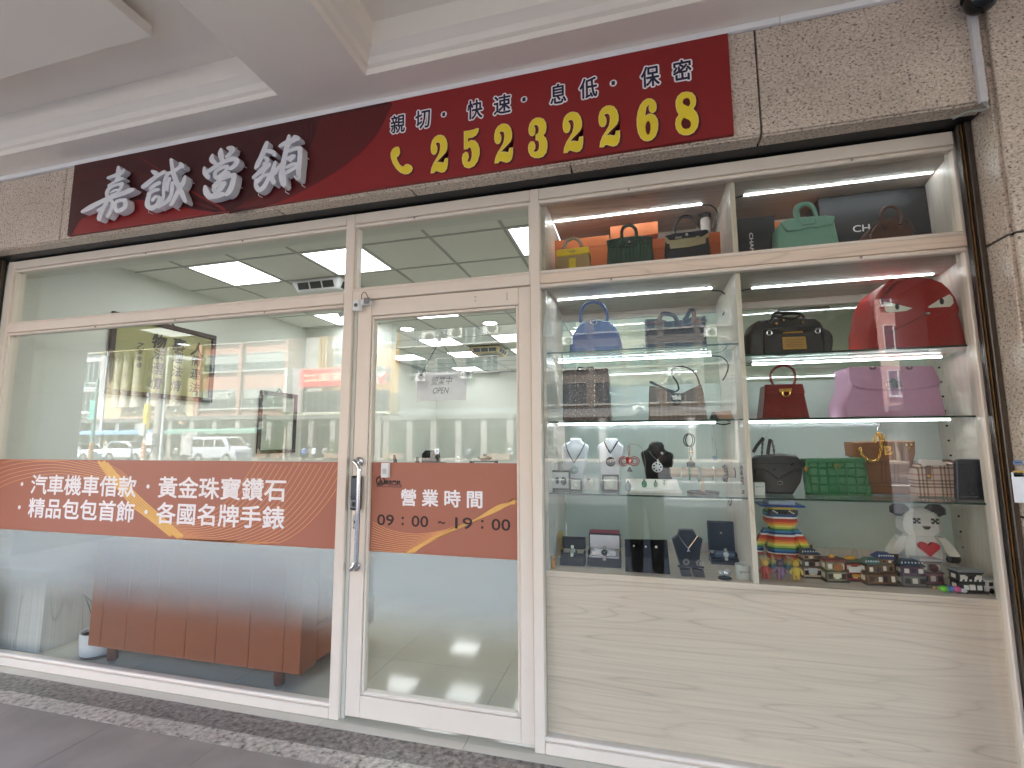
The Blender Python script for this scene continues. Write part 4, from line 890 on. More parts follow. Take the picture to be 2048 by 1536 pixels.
# second row
Z2L, Z2R, Z3, Z4 = SHL[0], SHR[0], 1.563, 1.199
blu = leather('blue', (.34, .43, .66), .4, .35, 300)
o = S2L([(270, 655), (280, 570), (312, 470), (380, 372), (450, 337), (560, 330), (680, 346), (742, 402), (790, 520), (806, 610), (800, 655)])
t = thing('handbag', 'cobalt blue dome handbag with a silver ring on top', 'handbag', base(o, .25, Z2L), HB)
soft('body', o, .2, .17, blu, t, Z2L, r=.07)
for y_ in (.19, .33): cord('handle', S2L([(398, 365), (396, 300), (408, 240), (450, 188), (520, 165), (592, 185), (640, 240), (655, 300), (655, 350)]), y_, .0085, blu, t)
cord('silver_ring', S2L([(523+29*math.cos(a), 358+29*math.sin(a)) for a in [k*math.pi/6 for k in range(12)]]), .19, .004, M['chrome'], t, 2, 8, True)
cord('seam', S2L([(300, 465), (420, 462), (560, 460), (765, 452)]), .199, .0018, leather('blue2', (.26, .34, .56)), t)
nv2 = leather('navy2', (.13, .15, .22), .35); stp = pm('stripe_red', (.45, .16, .16), .6)
o = S2L([(1024, 610), (1022, 330), (1150, 320), (1240, 350), (1400, 335), (1500, 302), (1625, 294), (1640, 590)])
t = thing('handbag', 'navy tote bag with red bands and a knotted scarf handle', 'handbag', base(o, .25, Z2L), HB)
soft('body', o, .22, .14, nv2, t, Z2L, r=.05)
for a in (368, 382): 
    cord('red_band', S2L([(1027, a), (1190, a-8)]), .221, .0028, stp, t, 0); cord('red_band', S2L([(1490, a-16), (1628, a-28)]), .221, .0028, stp, t, 0)
sc2 = leather('scarf2', (.24, .25, .31), .5)
cord('scarf_handle', S2L([(1200, 370), (1165, 345), (1190, 285), (1240, 278), (1310, 305), (1350, 370), (1410, 402), (1465, 392), (1500, 335), (1495, 255), (1462, 246), (1432, 310), (1400, 345)]), .205, .011, sc2, t, 6, 8)
cord('scarf_edge', S2L([(1310, 312), (1352, 378), (1412, 412), (1472, 402), (1508, 338), (1502, 252)]), .193, .0025, stp, t)
blk = leather('black', (.055, .055, .06), .32)
o = S2Rb([(95, 1520), (92, 1215), (180, 1120), (230, 990), (330, 920), (600, 882), (1180, 868), (1440, 882), (1550, 960), (1592, 1060), (1720, 1130), (1782, 1230), (1784, 1350), (1742, 1440), (1780, 1500)])
t = thing('handbag', 'black doctor bag with brass plate on the upper right glass shelf', 'handbag', base(o, .25, Z2R), HB)
soft('body', o, .2, .2, blk, t, Z2R, r=.07)
slab('front_pocket', S2Rb([(430, 1090), (980, 1040), (1545, 1022), (1600, 1490), (440, 1510)]), .188, .03, blk, t, Z2R, bv=.005)
bp_ = slab('brass_plate', S2Rb([(782, 1248), (1222, 1236), (1250, 1474), (802, 1486)]), .182, .006, pm('brass', (.66, .52, .30), .35, .9), t, bv=.001)
pl = MB()
for k in range(5):
    a, b_ = P(*S2Rb([(850, 1290+k*34)])[0], .1815), P(*S2Rb([(1180, 1284+k*34)])[0], .1815); pl.flat([(a.x, a.z-.0012), (b_.x, b_.z-.0012), (b_.x, b_.z+.0012), (a.x, a.z+.0012)], .1815)
obj('engraved_lines', pl, pm('engrave', (.40, .30, .16), .5), bp_)['kind'] = 'stuff'
rct('clasp', *S2Rb([(805, 1185)])[0], *S2Rb([(1172, 1132)])[0], .18, .008, M['gold'], t)
for x, y in ((545, 1170), (1447, 1132)): cord('eyelet', S2Rb([(x+45*math.cos(a), y+45*math.sin(a)) for a in [k*math.pi/5 for k in range(10)]]), .184, .0032, M['chrome'], t, 2, 8, True)
for dy in (-14, 14): cord('cord', S2Rb([(590, 1168+dy), (800, 1160+dy), (1172, 1148+dy), (1400, 1140+dy)]), .185, .002, blk, t, 0)
cord('handle', S2Rb([(560, 985), (640, 860), (780, 882), (1000, 892), (1100, 862), (1120, 820), (1050, 800), (800, 800), (650, 806), (600, 880)]), .19, .0062, blk, t)
cord('handle', S2Rb([(1240, 960), (1180, 870), (1130, 830), (1000, 815), (820, 830), (720, 900), (700, 980)]), .23, .0062, blk, t)
for x, y in ((680, 995), (1170, 970), (815, 935)): disc('stud', *S2Rb([(x, y)])[0], .186, .006, .006, M['gold'], t, 10)
rd = pm('nylon_red', (.60, .055, .065), .5, bump=.25, bscale=500, var=.05)
o = S2Rc([(322, 1270), (340, 1000), (330, 920), (368, 780), (395, 560), (440, 400), (540, 240), (700, 120), (900, 76), (1100, 70), (1300, 95), (1480, 160), (1620, 280), (1720, 430), (1782, 600), (1762, 720), (1812, 850), (1862, 1040), (1905, 1190)])
t = thing('backpack', 'bright red backpack with two angry white eyes', 'backpack', base(o, .25, Z2R))
soft('body', o, .16, .28, rd, t, Z2R, r=.06)
for q, pu_, nm in (([(535, 495), (720, 535), (985, 600), (900, 640), (640, 670), (575, 655), (550, 600)], (745, 575), 0), ([(1230, 580), (1400, 470), (1570, 380), (1618, 430), (1632, 520), (1580, 575), (1400, 585), (1250, 595)], (1448, 492), 1)):
    e = slab('eye', S2Rc(q), .156, .004, pm('eye_white', (.90, .90, .84), .5), t, bv=0)
    disc('pupil', *S2Rc([pu_])[0], .1545, .0085, .002, M['black'], e, 14, .015)
for q in ([(560, 400), (640, 300), (760, 200), (900, 150), (1100, 130), (1300, 150)],): cord('zip_seam', S2Rc(q), .161, .0035, pm('nylon_red2', (.48, .04, .05), .6), t)
cord('zip', S2Rc([(600, 985), (800, 900), (1000, 800), (1210, 690)]), .157, .003, pm('nylon_red2', (.48, .04, .05), .6), t)
rct('zip_pull', *S2Rc([(1195, 702)])[0], *S2Rc([(1268, 662)])[0], .152, .006, M['chrome'], t)
cord('side_strap', S2Rc([(395, 560), (440, 440), (560, 270), (700, 160)]), .152, .012, rd, t)
# third row
mono = granite('studded', [(.02, .01, .008), (.035, .016, .012), (.055, .024, .018), (.09, .045, .035), (.30, .24, .2)], 1.6, .4)
o = S2L([(222, 1320), (220, 832), (400, 822), (660, 806), (690, 1320)])
t = thing('handbag', 'dark brown monogram tote with rows of silver studs', 'handbag', base(o, .25, Z3), HB)
slab('body', o, .2, .15, mono, t, Z3, bv=.006)
sm = MB()
for k in range(9):
    p = P(*S2L([(255+k*46, 834-k*2)])[0], .2); sm.ball((p.x, .2, p.z), (.0038, .003, .0038), 8, 5)
for x in (347, 534):
    for k in range(9): p = P(*S2L([(x, 884+k*49)])[0], .2); sm.ball((p.x, .2, p.z), (.0038, .003, .0038), 8, 5)
obj('silver_studs', sm, M['chrome'], t)['kind'] = 'stuff'
cord('handle', S2L([(372, 840), (375, 806), (440, 812), (515, 804), (518, 834)]), .21, .005, blk, t)
def logo_mat():
    m, n, l, b = nt('logo_fabric'); tc = n.new('ShaderNodeTexCoord'); mp = n.new('ShaderNodeMapping'); l.new(tc.outputs['Object'], mp.inputs[0]); mp.inputs['Scale'].default_value = (43, 0, 43)
    fr = n.new('ShaderNodeVectorMath'); fr.operation = 'FRACTION'; l.new(mp.outputs[0], fr.inputs[0]); sb = n.new('ShaderNodeVectorMath'); sb.operation = 'SUBTRACT'; sb.inputs[1].default_value = (.5, 0, .5); l.new(fr.outputs[0], sb.inputs[0])
    ln = n.new('ShaderNodeVectorMath'); ln.operation = 'LENGTH'; l.new(sb.outputs[0], ln.inputs[0])
    r = ramp(n, l, ln.outputs['Value'], [(.0, lin((.72, .64, .58))), (.2, lin((.10, .08, .07))), (.38, lin((.76, .68, .62))), (.46, lin((.30, .24, .21)))], 'CONSTANT'); l.new(r.outputs[0], b.inputs['Base Color']); b.inputs['Roughness'].default_value = .6; return m
o = S2L([(1058, 1310), (1068, 980), (1130, 990), (1300, 1052), (1380, 1056), (1572, 964), (1602, 1060), (1632, 1300)])
t = thing('handbag', 'beige logo fabric shoulder bag with a dipped top edge and black strap', 'handbag', base(o, .25, Z3), HB)
slab('body', o, .2, .12, logo_mat(), t, Z3, bv=.004)
slab('strap_end', S2L([(1070, 935), (1095, 940), (1230, 1005), (1315, 1032), (1320, 1048), (1280, 1052), (1180, 1005), (1066, 952)]), .19, .012, blk, t, bv=.002)
cord('shoulder_strap', S2L([(1310, 1045), (1350, 1020), (1340, 960), (1292, 880), (1280, 835), (1318, 802), (1400, 794), (1480, 830), (1530, 890), (1556, 970)]), .196, .0042, blk, t)
slab('closure', S2L([(1275, 1070), (1385, 1075), (1380, 1125), (1290, 1125)]), .188, .012, M['steel'], t, bv=.003); disc('closure_disc', *S2L([(1330, 1138)])[0], .19, .022, .01, blk, t, 16)
t = thing('wallet', 'small folded dark and tan wallet at the right end of the third shelf', 'wallet', base(S2L([(1770, 1270)]), .2, Z3))
slab('dark_flap', S2L([(1660, 1275), (1690, 1230), (1750, 1265), (1745, 1285)]), .17, .05, blk, t, Z3, bv=.001); slab('tan_flap', S2L([(1752, 1285), (1700, 1235), (1860, 1228), (1885, 1280)]), .18, .06, leather('tan', (.68, .54, .46)), t, Z3, bv=.001)
def label_box(lbl, pts, Y, t_, zb, txt):
    q = thing('white_card_box', lbl, 'box', base(pts, Y, zb), 'small white card boxes')
    slab('card', pts, Y, t_, pm('card', (.86, .85, .82), .6), q, zb)
    o_ = ol(pts, Y); x0, x1 = min(c[0] for c in o_), max(c[0] for c in o_); z1 = max(c[1] for c in o_)
    tm = MB(); put_text(tm, txt, x0+(x1-x0)*.15, x1-(x1-x0)*.15, zb+(z1-zb)*.62, zb+(z1-zb)*.76, Y-.0006, .0, .3); obj('lettering', tm, M['lett_b'], q)
label_box('small white card box at the right end of the third left shelf', S2L([(1890, 1290), (1885, 1170), (1985, 1165), (1990, 1285)]), .28, .05, Z3, 'agnes b.')
red = leather('red', (.46, .07, .08), .16, .05)
o = S2R([(175, 1172), (203, 905), (492, 898), (552, 1168)])
t = thing('handbag', 'small glossy dark red handbag with a ring handle', 'handbag', base(o, .25, Z3), HB)
slab('body', o, .2, .12, red, t, Z3, bv=.004)
slab('flap', S2R([(196, 902), (495, 896), (516, 972), (192, 984)]), .186, .012, red, t, bv=.003)
cord('ring_handle', S2R([(262, 905), (240, 850), (262, 785), (340, 752), (412, 778), (436, 840), (424, 902)]), .24, .006, red, t)
cl = slab('clasp', S2R([(308, 935), (412, 932), (405, 958), (312, 960)]), .178, .007, M['gold'], t, bv=.001)
cord('clasp_ring', S2R([(335, 960), (338, 985), (360, 996), (388, 985), (394, 958)]), .178, .0035, M['gold'], t)
pk = leather('pink', (.76, .58, .70), .42, .2)
o = S2R([(826, 1160), (800, 1090), (822, 1010), (862, 920), (866, 762), (1525, 756), (1592, 900), (1622, 1020), (1655, 1155)])
t = thing('handbag', 'pale pink flap handbag with bamboo toggle', 'handbag', base(o, .25, Z3), HB)
soft('body', o, .2, .2, pk, t, Z3, r=.05)
soft('flap', S2R([(864, 762), (1100, 756), (1528, 754), (1560, 820), (1592, 890), (1560, 915), (1400, 938), (1250, 946), (1100, 944), (950, 935), (885, 905), (868, 850)]), .186, .03, pk, t, r=.03)
for x in (1045, 1335): cord('handle_loop', S2R([(x-17, 762), (x-17, 776), (x+17, 776), (x+17, 760)]), .185, .004, leather('pink2', (.50, .36, .42)), t, 3)
cord('toggle_ring', S2R([(1155, 900), (1165, 882), (1265, 880), (1280, 895), (1270, 912), (1165, 915)]), .182, .0028, M['steel'], t, 3, 8, True)
cord('bamboo_toggle', S2R([(1205, 855), (1218, 890), (1230, 928)]), .174, .0085, pm('bamboo', (.36, .36, .34), .35), t)
# fourth row, left: jewellery
bw = pm('bust_white', (.86, .87, .90), .6); bb = pm('bust_black', (.03, .03, .035), .85, sheen=.4)
jade = pm('jade', (.55, .64, .62), .25, var=.2, scale=60); jadeg = pm('jade_green', (.34, .55, .44), .25, var=.2, scale=60); onyx = pm('onyx', (.12, .13, .11), .2, var=.15, scale=50)
ck_ = pm('cord_black', (.07, .07, .075), .7)
BG = 'necklace busts on the fourth left shelf'
def bust(lbl, pts, Y, zb, m, k=2, t_=.06):
    t = thing('necklace_bust', lbl, 'bust', base(pts, Y+.03, zb), BG); soft('torso', pts, Y, t_, m, t, zb, k, .08)
    return t
half = [(490, 165), (590, 158), (690, 165), (702, 215), (765, 262), (832, 300), (835, 430), (792, 640), (752, 900), (740, 1180), (380, 1180), (378, 900), (345, 640), (318, 430), (325, 300), (400, 258), (478, 215)]
bust('white velvet necklace bust at the left end of the shelf', S4a(half), .33, Z4, bw)
nk = thing('necklace', 'thin black cord necklace with a grey jade disc pendant', 'necklace', base(S4a([(560, 770)]), .32, Z4), 'necklaces on the busts')
cord('cord', S4a([(403, 262), (425, 360), (470, 470), (540, 600), (565, 640)]), .322, .0022, ck_, nk); cord('cord', S4a([(776, 265), (700, 425), (610, 570), (565, 640)]), .322, .0022, ck_, nk)
pd = disc('jade_disc', *S4a([(562, 775)])[0], .315, .0245, .006, jade, nk, 24); disc('disc_hole', *S4a([(562, 785)])[0], .3145, .006, .002, bw, pd, 12)
bust('white velvet necklace bust left of the red knot', S4a([(x+708 if x > 590 else x+700, y) for x, y in half]), .33, Z4, bw)
nk = thing('necklace', 'thick black beaded necklace with a round black pendant', 'necklace', base(S4a([(1277, 620)]), .32, Z4), 'necklaces on the busts')
cord('cord', S4a([(1155, 222), (1205, 335), (1272, 445)]), .322, .0038, ck_, nk); cord('cord', S4a([(1418, 218), (1350, 335), (1272, 445)]), .322, .0038, ck_, nk)
for x, y in ((1225, 372), (1322, 376), (1272, 470)): disc('silver_bead', *S4a([(x, y)])[0], .316, .0042, .006, M['chrome'], nk, 10)
pd = disc('black_disc', *S4a([(1277, 622)])[0], .315, .026, .006, onyx, nk, 24); disc('disc_hole', *S4a([(1277, 622)])[0], .3145, .003, .002, bw, pd, 10)
kr = pm('knot_red', (.70, .10, .12), .6)
t = thing('chinese_knot', 'red looped Chinese knot ornament with a dark bell hanging on a wire', 'ornament', base(S4a([(1640, 600)]), .3, Z4))
for s_, cx in ((-1, 1540), (1, 1745)):
    for q in (1.0, .62): cord('red_loop', S4a([(cx+95*q*math.cos(a), 610+88*q*math.sin(a)) for a in [k*math.pi/7 for k in range(14)]]), .30, .0026, kr, t, 2, 6, True)
p = P(*S4a([(1640, 605)])[0], .3); obj('knot', MB().ball((p.x, .3, p.z), (.017, .01, .018), 10, 6), kr, t)
for k in range(5):
    a = k*1.257; cord('knot_cord', S4a([(1640, 605), (1640+75*math.cos(a), 605+75*math.sin(a)), (1640+20*math.cos(a+.6), 605+80*math.sin(a+.6))]), .294, .003, kr, t)
p = P(*S4a([(1650, 770)])[0], .3); obj('bell', MB().lathe([(.013, -.012), (.012, -.004), (.008, .004), (.004, .014)], (p.x, .3, p.z), 14), onyx, t, smooth=True)
cord('hanging_cord', S4a([(1640, 520), (1615, 350), (1635, 310), (1655, 350), (1640, 520)]), .3, .0015, kr, t)
cord('wire_stand', S4a([(1635, 305), (1660, 275), (1760, 280), (1850, 320), (1900, 380), (1950, 600), (1965, 900), (1990, 1120)]), .3, .0012, pm('wire', (.6, .5, .42), .4, .6), t)
bust('black velvet necklace bust with a white carved pendant', S4b([(-70, 640), (0, 602), (50, 560), (70, 500), (110, 465), (200, 450), (290, 465), (330, 520), (345, 590), (440, 630), (490, 672), (497, 790), (470, 900), (442, 1090), (55, 1090), (-10, 900), (-50, 760)]), .33, Z4, bb)
nk = thing('necklace', 'white carved openwork disc necklace on the black bust', 'necklace', base(S4b([(210, 890)]), .32, Z4), 'necklaces on the busts')
pd = disc('carved_disc', *S4b([(210, 890)])[0], .318, .028, .005, pm('carved', (.80, .82, .84), .4, bump=.9, bscale=160), nk, 24)
for k in range(7):
    a = k*math.pi/3.5; disc('cutout', *S4b([(210+60*math.cos(a), 890+60*math.sin(a))])[0], .3165, .005, .002, bb, pd, 8)
cord('cord', S4b([(60, 600), (130, 700), (205, 765), (210, 805)]), .322, .001, M['steel'], nk); cord('cord', S4b([(370, 600), (290, 690), (215, 765), (210, 805)]), .322, .001, M['steel'], nk)
disc('pearl', *S4b([(290, 650)])[0], .316, .007, .008, bw, nk, 12)
FG = 'framed jade pieces on the fourth left shelf'
def jframe(lbl, a, b_, Y, bd_, gems, dark=True):
    (x0, y0), (x1, y1) = S4a([a])[0], S4a([b_])[0]; A, B = P(x0, y0, Y), P(x1, y1, Y); A.z, B.z = max(A.z, B.z), Z4+.001
    t = thing('framed_jade', lbl, 'display frame', ((A.x+B.x)/2, Y, Z4), FG); w = bd_
    m = pm('frame_black', (.09, .09, .09), .4) if dark else M['shelf_glass']
    for q in ((A.x, B.x, A.z-w, A.z), (A.x, B.x, B.z, B.z+w), (A.x, A.x+w, B.z+w, A.z-w), (B.x-w, B.x, B.z+w, A.z-w)): obj('frame_bar', MB().box(q[0], q[1], Y, Y+.018, q[2], q[3]), m, t, bevel=.001, seg=1)
    obj('backing', MB().box(A.x+w, B.x-w, Y+.008, Y+.012, B.z+w, A.z-w), pm('backing', (.80, .81, .80), .35), t)
    for gx_, gz_, rx, rz, gm_ in gems:
        s = MB().ball((A.x+(B.x-A.x)*gx_, Y+.006, B.z+(A.z-B.z)*gz_), (rx, .005, rz), 12, 7); obj('jade_piece', s, gm_, t, smooth=True)
    return t
clr = pm('jade_clear', (.78, .80, .77), .2, var=.15, scale=80)
jframe('black frame holding two dark teardrop jades', (95, 785), (500, 1200), .17, .0095, [(.35, .48, .0095, .019, onyx), (.66, .46, .015, .022, onyx)])
jframe('smallest black frame with a clear carved jade', (465, 945), (722, 1210), .15, .008, [(.5, .48, .016, .016, clr)])
jframe('clear acrylic frame with a crescent jade', (740, 890), (1062, 1215), .17, .004, [(.52, .5, .02, .026, clr), (.36, .72, .01, .006, onyx), (.66, .70, .008, .01, jade)], False)
jframe('black frame holding a pale carved jade', (1112, 870), (1450, 1210), .17, .0085, [(.52, .48, .026, .03, clr)])
t = thing('pendant_stand', 'white sloped stand showing jade pendants', 'display stand', base(S4L([(1050, 760)]), .2, Z4))
wl_ = pm('stand_white', (.88, .87, .85), .5)
A, B = P(*S4L([(800, 640)])[0], .26), P(*S4L([(1275, 640)])[0], .26)
zt_ = A.z; obj('sloped_board', MB().add([(A.x, .26, zt_), (B.x, .26, zt_), (B.x+.005, .16, Z4+.016), (A.x-.0, .16, Z4+.016), (A.x, .27, zt_), (B.x, .27, zt_), (B.x+.005, .27, Z4+.016), (A.x, .27, Z4+.016)], [(3, 2, 1, 0), (4, 5, 6, 7), (0, 1, 5, 4), (1, 2, 6, 5), (2, 3, 7, 6), (3, 0, 4, 7)]), wl_, t)
obj('foot_ledge', MB().box(A.x, B.x+.012, .13, .27, Z4+.0005, Z4+.0155), wl_, t, bevel=.002, seg=1)
for k, (x, y, rx, rz, mm) in enumerate(((822, 718, .0155, .026, pm('jade_blue', (.52, .58, .60), .4, var=.25, scale=90)), (970, 690, .0135, .018, jadeg), (1077, 692, .0105, .015, pm('jade_pale', (.52, .63, .56), .3, var=.15, scale=70)), (1157, 682, .006, .010, clr))):
    q = thing('jade_pendant', ('large grey blue carved jade pendant at the left end of the white stand', 'green leaf-shaped jade pendant on the white stand', 'pale green oval jade pendant on the white stand', 'smallest clear jade pendant at the right of the stand')[k], 'pendant', base(S4L([(x, y)]), .17, Z4), 'jade pendants on the white stand')
    p = P(*S4L([(x, y)])[0], .18 if k else .13); yy_ = p.y
    obj('stone', MB().ball((p.x, yy_, p.z), (rx, .005, rz), 14, 8), mm, q, smooth=True); obj('bail', MB().lathe([(.003, 0), (.003, .008)], (p.x, yy_, p.z+rz-.002), 8), onyx, q)
t = thing('bracelet_stand', 'beige velvet T-bar bracelet stand with a dark wooden base', 'display stand', base(S4L([(1515, 780)]), .16, Z4))
vel = pm('velvet', (.80, .72, .64), .85, var=.04); a, b_ = P(*S4L([(1210, 580)])[0], .16), P(*S4L([(1806, 584)])[0], .16); rr_ = .0235
obj('roll', MB().lathe([(rr_, 0), (rr_, b_.x-a.x)], (a.x, .16, (a.z+b_.z)/2), 24, 'x'), vel, t, smooth=True)
for x_ in (a.x-.002, b_.x+.001): obj('end_cap', MB().lathe([(rr_+.0015, 0), (rr_+.0015, .003)], (x_, .16, (a.z+b_.z)/2), 24, 'x'), M['black'], t)
pp = P(*S4L([(1512, 640)])[0], .16); obj('post', MB().box(pp.x-.008, pp.x+.008, .152, .168, Z4+.012, (a.z+b_.z)/2), vel, t)
obj('wood_base', MB().prism([(0, 0)], 0, 1) if False else MB().lathe([(.075, 0), (.075, .012)], (pp.x, .165, Z4+.0005), 8), pm('dkwood', (.24, .15, .13), .4), t)
BZc = (a.z+b_.z)/2
for x_, mm, r2, th, lb in ((1307, clr, .03, .004, 'clear pale jade bangle, leftmost on the bracelet stand'), (1387, jadeg, .031, .0045, 'green jade bangle, second from the left on the stand'), (1478, jade, .036, .006, 'thick grey green jade bangle above the stand post'), (1617, M['chrome'], .034, .0035, 'silver chain bracelet on the bracelet stand'), (1722, pm('beads_brown', (.30, .25, .20), .35), .036, .009, 'chunky brown bead bracelet at the right of the stand')):
    q = thing('bracelet', lb, 'bracelet', (P(*S4L([(x_, 580)])[0], .16).x, .16, BZc-r2), 'bracelets on the velvet stand'); X = P(*S4L([(x_, 580)])[0], .16).x
    off = r2-rr_-th+.001
    if x_ in (1617, 1722):
        n_ = 16 if x_ == 1722 else 26
        for k in range(n_):
            an = 2*math.pi*k/n_; obj('bead', MB().ball((X, .16+r2*math.sin(an), BZc-off+r2*math.cos(an)), th*1.15, 8, 5), mm, q, smooth=True)
    else: obj('hoop', MB().tube([(X, .16+r2*math.sin(k*math.pi/14), BZc-off+r2*math.cos(k*math.pi/14)) for k in range(28)], th, 8, True), mm, q, smooth=True)
def hang(lbl, pts, Y, name='pendant_necklace'): return thing(name, lbl, 'necklace', base(pts, Y, Z4), 'necklaces hanging from the shelf hooks')
q = hang('black braided cord necklace with a black plaque hanging from a hook', S4L([(1400, 500)]), .25)
cord('hook', S4L([(1412, 150), (1400, 132), (1385, 150), (1398, 185), (1402, 215), (1385, 208)]), .25, .0012, M['chrome'], q)
for dx in (-10, 8): cord('cord_loop', S4L([(1390+dx+42*math.cos(k*math.pi/6), 280+58*math.sin(k*math.pi/6)) for k in range(12)]), .25+dx*.0003, .003, ck_, q, 3, 8, True)
cord('cord', S4L([(1398, 335), (1394, 400), (1404, 470)]), .25, .0026, ck_, q); cord('cord', S4L([(1412, 335), (1418, 400), (1406, 470)]), .25, .0026, ck_, q)
for x in (1396, 1416): disc('gold_bead', *S4L([(x, 385)])[0], .245, .0035, .006, M['gold'], q, 8)
slab('plaque', S4L([(1368, 535), (1368, 495), (1385, 477), (1430, 477), (1446, 495), (1448, 535)]), .245, .008, onyx, q, bv=.002)
q = hang('fine silver chain with a pale blue stone hanging from a hook', S4L([(1630, 450)]), .25)
cord('hook', S4L([(1615, 130), (1612, 170), (1618, 215), (1605, 240), (1604, 290)]), .25, .0014, M['steel'], q)
cord('chain', S4L([(1616, 240), (1610, 330), (1622, 405), (1632, 425)]), .25, .0011, M['steel'], q); cord('chain', S4L([(1620, 240), (1638, 350), (1646, 400), (1634, 425)]), .25, .0011, M['steel'], q)
slab('blue_stone', S4L([(1608, 430), (1655, 430), (1657, 470), (1632, 478), (1610, 470)]), .247, .008, pm('stone_blue', (.58, .66, .78), .2, var=.2, scale=60), q)
q = hang('small black hanging loop under the third shelf', S4L([(1770, 850)]), .2); cord('loop', S4L([(1768, 815), (1758, 850), (1768, 890), (1782, 850), (1775, 815)]), .2, .003, ck_, q)
t = thing('bead_tube', 'clear tube filled with dark red beads against the divider', 'bead tube', base(S4L([(1905, 795)]), .14, Z4)); p = P(*S4L([(1902, 640)])[0], .14); top = P(*S4L([(1900, 482)])[0], .14).z
obj('tube', MB().lathe([(.0195, 0), (.0195, top-Z4)], (p.x, .14, Z4+.0005), 18), M['shelf_glass'], t, smooth=True); obj('cap', MB().lathe([(.0205, 0), (.0205, .014)], (p.x, .14, top), 18), pm('cap_clear', (.78, .78, .77), .3), t, smooth=True)
bdm = MB(); random.seed(3)
for k in range(95):
    an, r_, z_ = random.uniform(0, 6.28), .0135*math.sqrt(random.random()), Z4+.006+(top-Z4-.02)*(random.random()**.8 if k % 5 else random.random())
    bdm.ball((p.x+r_*math.cos(an), .14+r_*math.sin(an), z_), .0048, 6, 4)
obj('red_beads', bdm, pm('bead_red', (.42, .15, .14), .3), t)['kind'] = 'stuff'
# fourth row, right
q_ = leather('quilt', (.075, .05, .055), .3)
o = S4R([(68, 548), (60, 290), (110, 270), (290, 256), (400, 266), (442, 312), (447, 400), (430, 480), (372, 552)])
t = thing('handbag', 'black quilted saddle handbag hanging by its chain from a hook', 'handbag', base(o, .2, Z4), HB)
soft('body', o, .2, .1, q_, t, Z4, r=.06)
for k in range(9):
    cord('quilt_seam', S4R([(80+k*36, 285), (80+k*36+55, 345)]), .2, .0012, blk, t, 0, 5); cord('quilt_seam', S4R([(120+k*36, 280), (120+k*36-50, 345)]), .2, .0012, blk, t, 0, 5)
cord('flap_edge', S4R([(68, 370), (150, 380), (220, 420), (262, 450), (300, 420), (370, 380), (445, 370)]), .196, .003, blk, t)
tm = MB(); 
for s_ in (-1, 1):
    p = P(*S4R([(265+s_*7, 477)])[0], .194); tm.tube([(p.x+.008*math.cos(a)*1, .194, p.z+.0085*math.sin(a)) for a in [s_*0+math.pi*(.25 if s_ < 0 else -.75)+k*math.pi*1.5/10 for k in range(11)]], .0016, 6)
obj('gunmetal_emblem', tm, M['steel'], t)
for pts in ([(62, 245), (90, 195), (140, 135)], [(172, 262), (180, 200), (192, 145)]): cord('leather_strap', S4R(pts), .22, .0085, blk, t, 4, 6)
def chain(name, pts, Y, r, m, par, step=.0085):
    'interlocked links along a pixel path'
    w = [P(x, y, Y) for x, y in smooth_line(pts, 10)]; d = 0; mb = MB(); k = 0; last = w[0]
    for a, b_ in zip(w[:-1], w[1:]):
        d += (b_-a).length
        if d > step:
            d = 0; dr_ = (b_-a).normalized(); n_ = Vector((0, 1, 0)) if k % 2 else dr_.cross(Vector((0, 1, 0)))
            mb.tube([b_+dr_*(step*.85*math.cos(q))+n_*(step*.5*math.sin(q)) for q in [j*math.pi/4 for j in range(8)]], r, 5, True); k += 1
    o_ = obj(name, mb, m, par, smooth=True); o_['kind'] = 'stuff'; return o_
chain('strap_chain', S4R([(140, 135), (132, 190), (128, 262)]), .215, .002, M['black'], t); chain('strap_chain', S4R([(198, 145), (215, 200), (222, 258)]), .215, .002, M['black'], t)
cord('hook', S4R([(195, 35), (200, 20), (188, 30), (150, 110), (165, 130)]), .22, .0013, M['chrome'], t)
gc = leather('green', (.10, .40, .22), .38, .25)
def quilt_green():
    m, n, l, b = nt('green_quilt'); tc = n.new('ShaderNodeTexCoord'); v = n.new('ShaderNodeTexVoronoi'); v.inputs['Scale'].default_value = 26; v.inputs['Randomness'].default_value = .15; v.feature = 'DISTANCE_TO_EDGE'
    mp = n.new('ShaderNodeMapping'); l.new(tc.outputs['Object'], mp.inputs[0]); mp.inputs['Scale'].default_value = (1, 0, 1); l.new(mp.outputs[0], v.inputs[0])
    b.inputs['Base Color'].default_value = (*lin((.11, .42, .23)), 1); b.inputs['Roughness'].default_value = .36
    r = ramp(n, l, v.outputs['Distance'], [(0, (0, 0, 0)), (.12, (1, 1, 1))]); bp = n.new('ShaderNodeBump'); bp.inputs['Strength'].default_value = .9; bp.inputs['Distance'].default_value = .005; l.new(r.outputs[0], bp.inputs['Height']); l.new(bp.outputs[0], b.inputs['Normal']); return m
o = S4R([(455, 296), (910, 292), (928, 370), (978, 568), (482, 568), (466, 450)])
t = thing('clutch_bag', 'bright green quilted clutch bag with wrist strap', 'clutch bag', base(o, .2, Z4))
soft('body', o, .19, .06, quilt_green(), t, Z4, r=.04); slab('top_edge', S4R([(453, 293), (912, 289), (920, 322), (458, 326)]), .185, .07, gc, t, bv=.003)
slab('tab', S4R([(665, 325), (748, 324), (742, 355), (720, 372), (690, 372), (670, 356)]), .18, .008, gc, t, bv=.002)
for s_ in (-1, 1): cord('gold_emblem', S4R([(700+s_*9+11*math.cos(k*.9), 345+11*math.sin(k*.9)) for k in range(6)]), .177, .0014, M['gold'], t)
slab('wrist_strap', S4R([(456, 400), (476, 410), (512, 545), (470, 555)]), .18, .006, gc, t, bv=.002); disc('strap_ring', *S4R([(462, 372)])[0], .178, .007, .005, M['gold'], t, 10, .014)
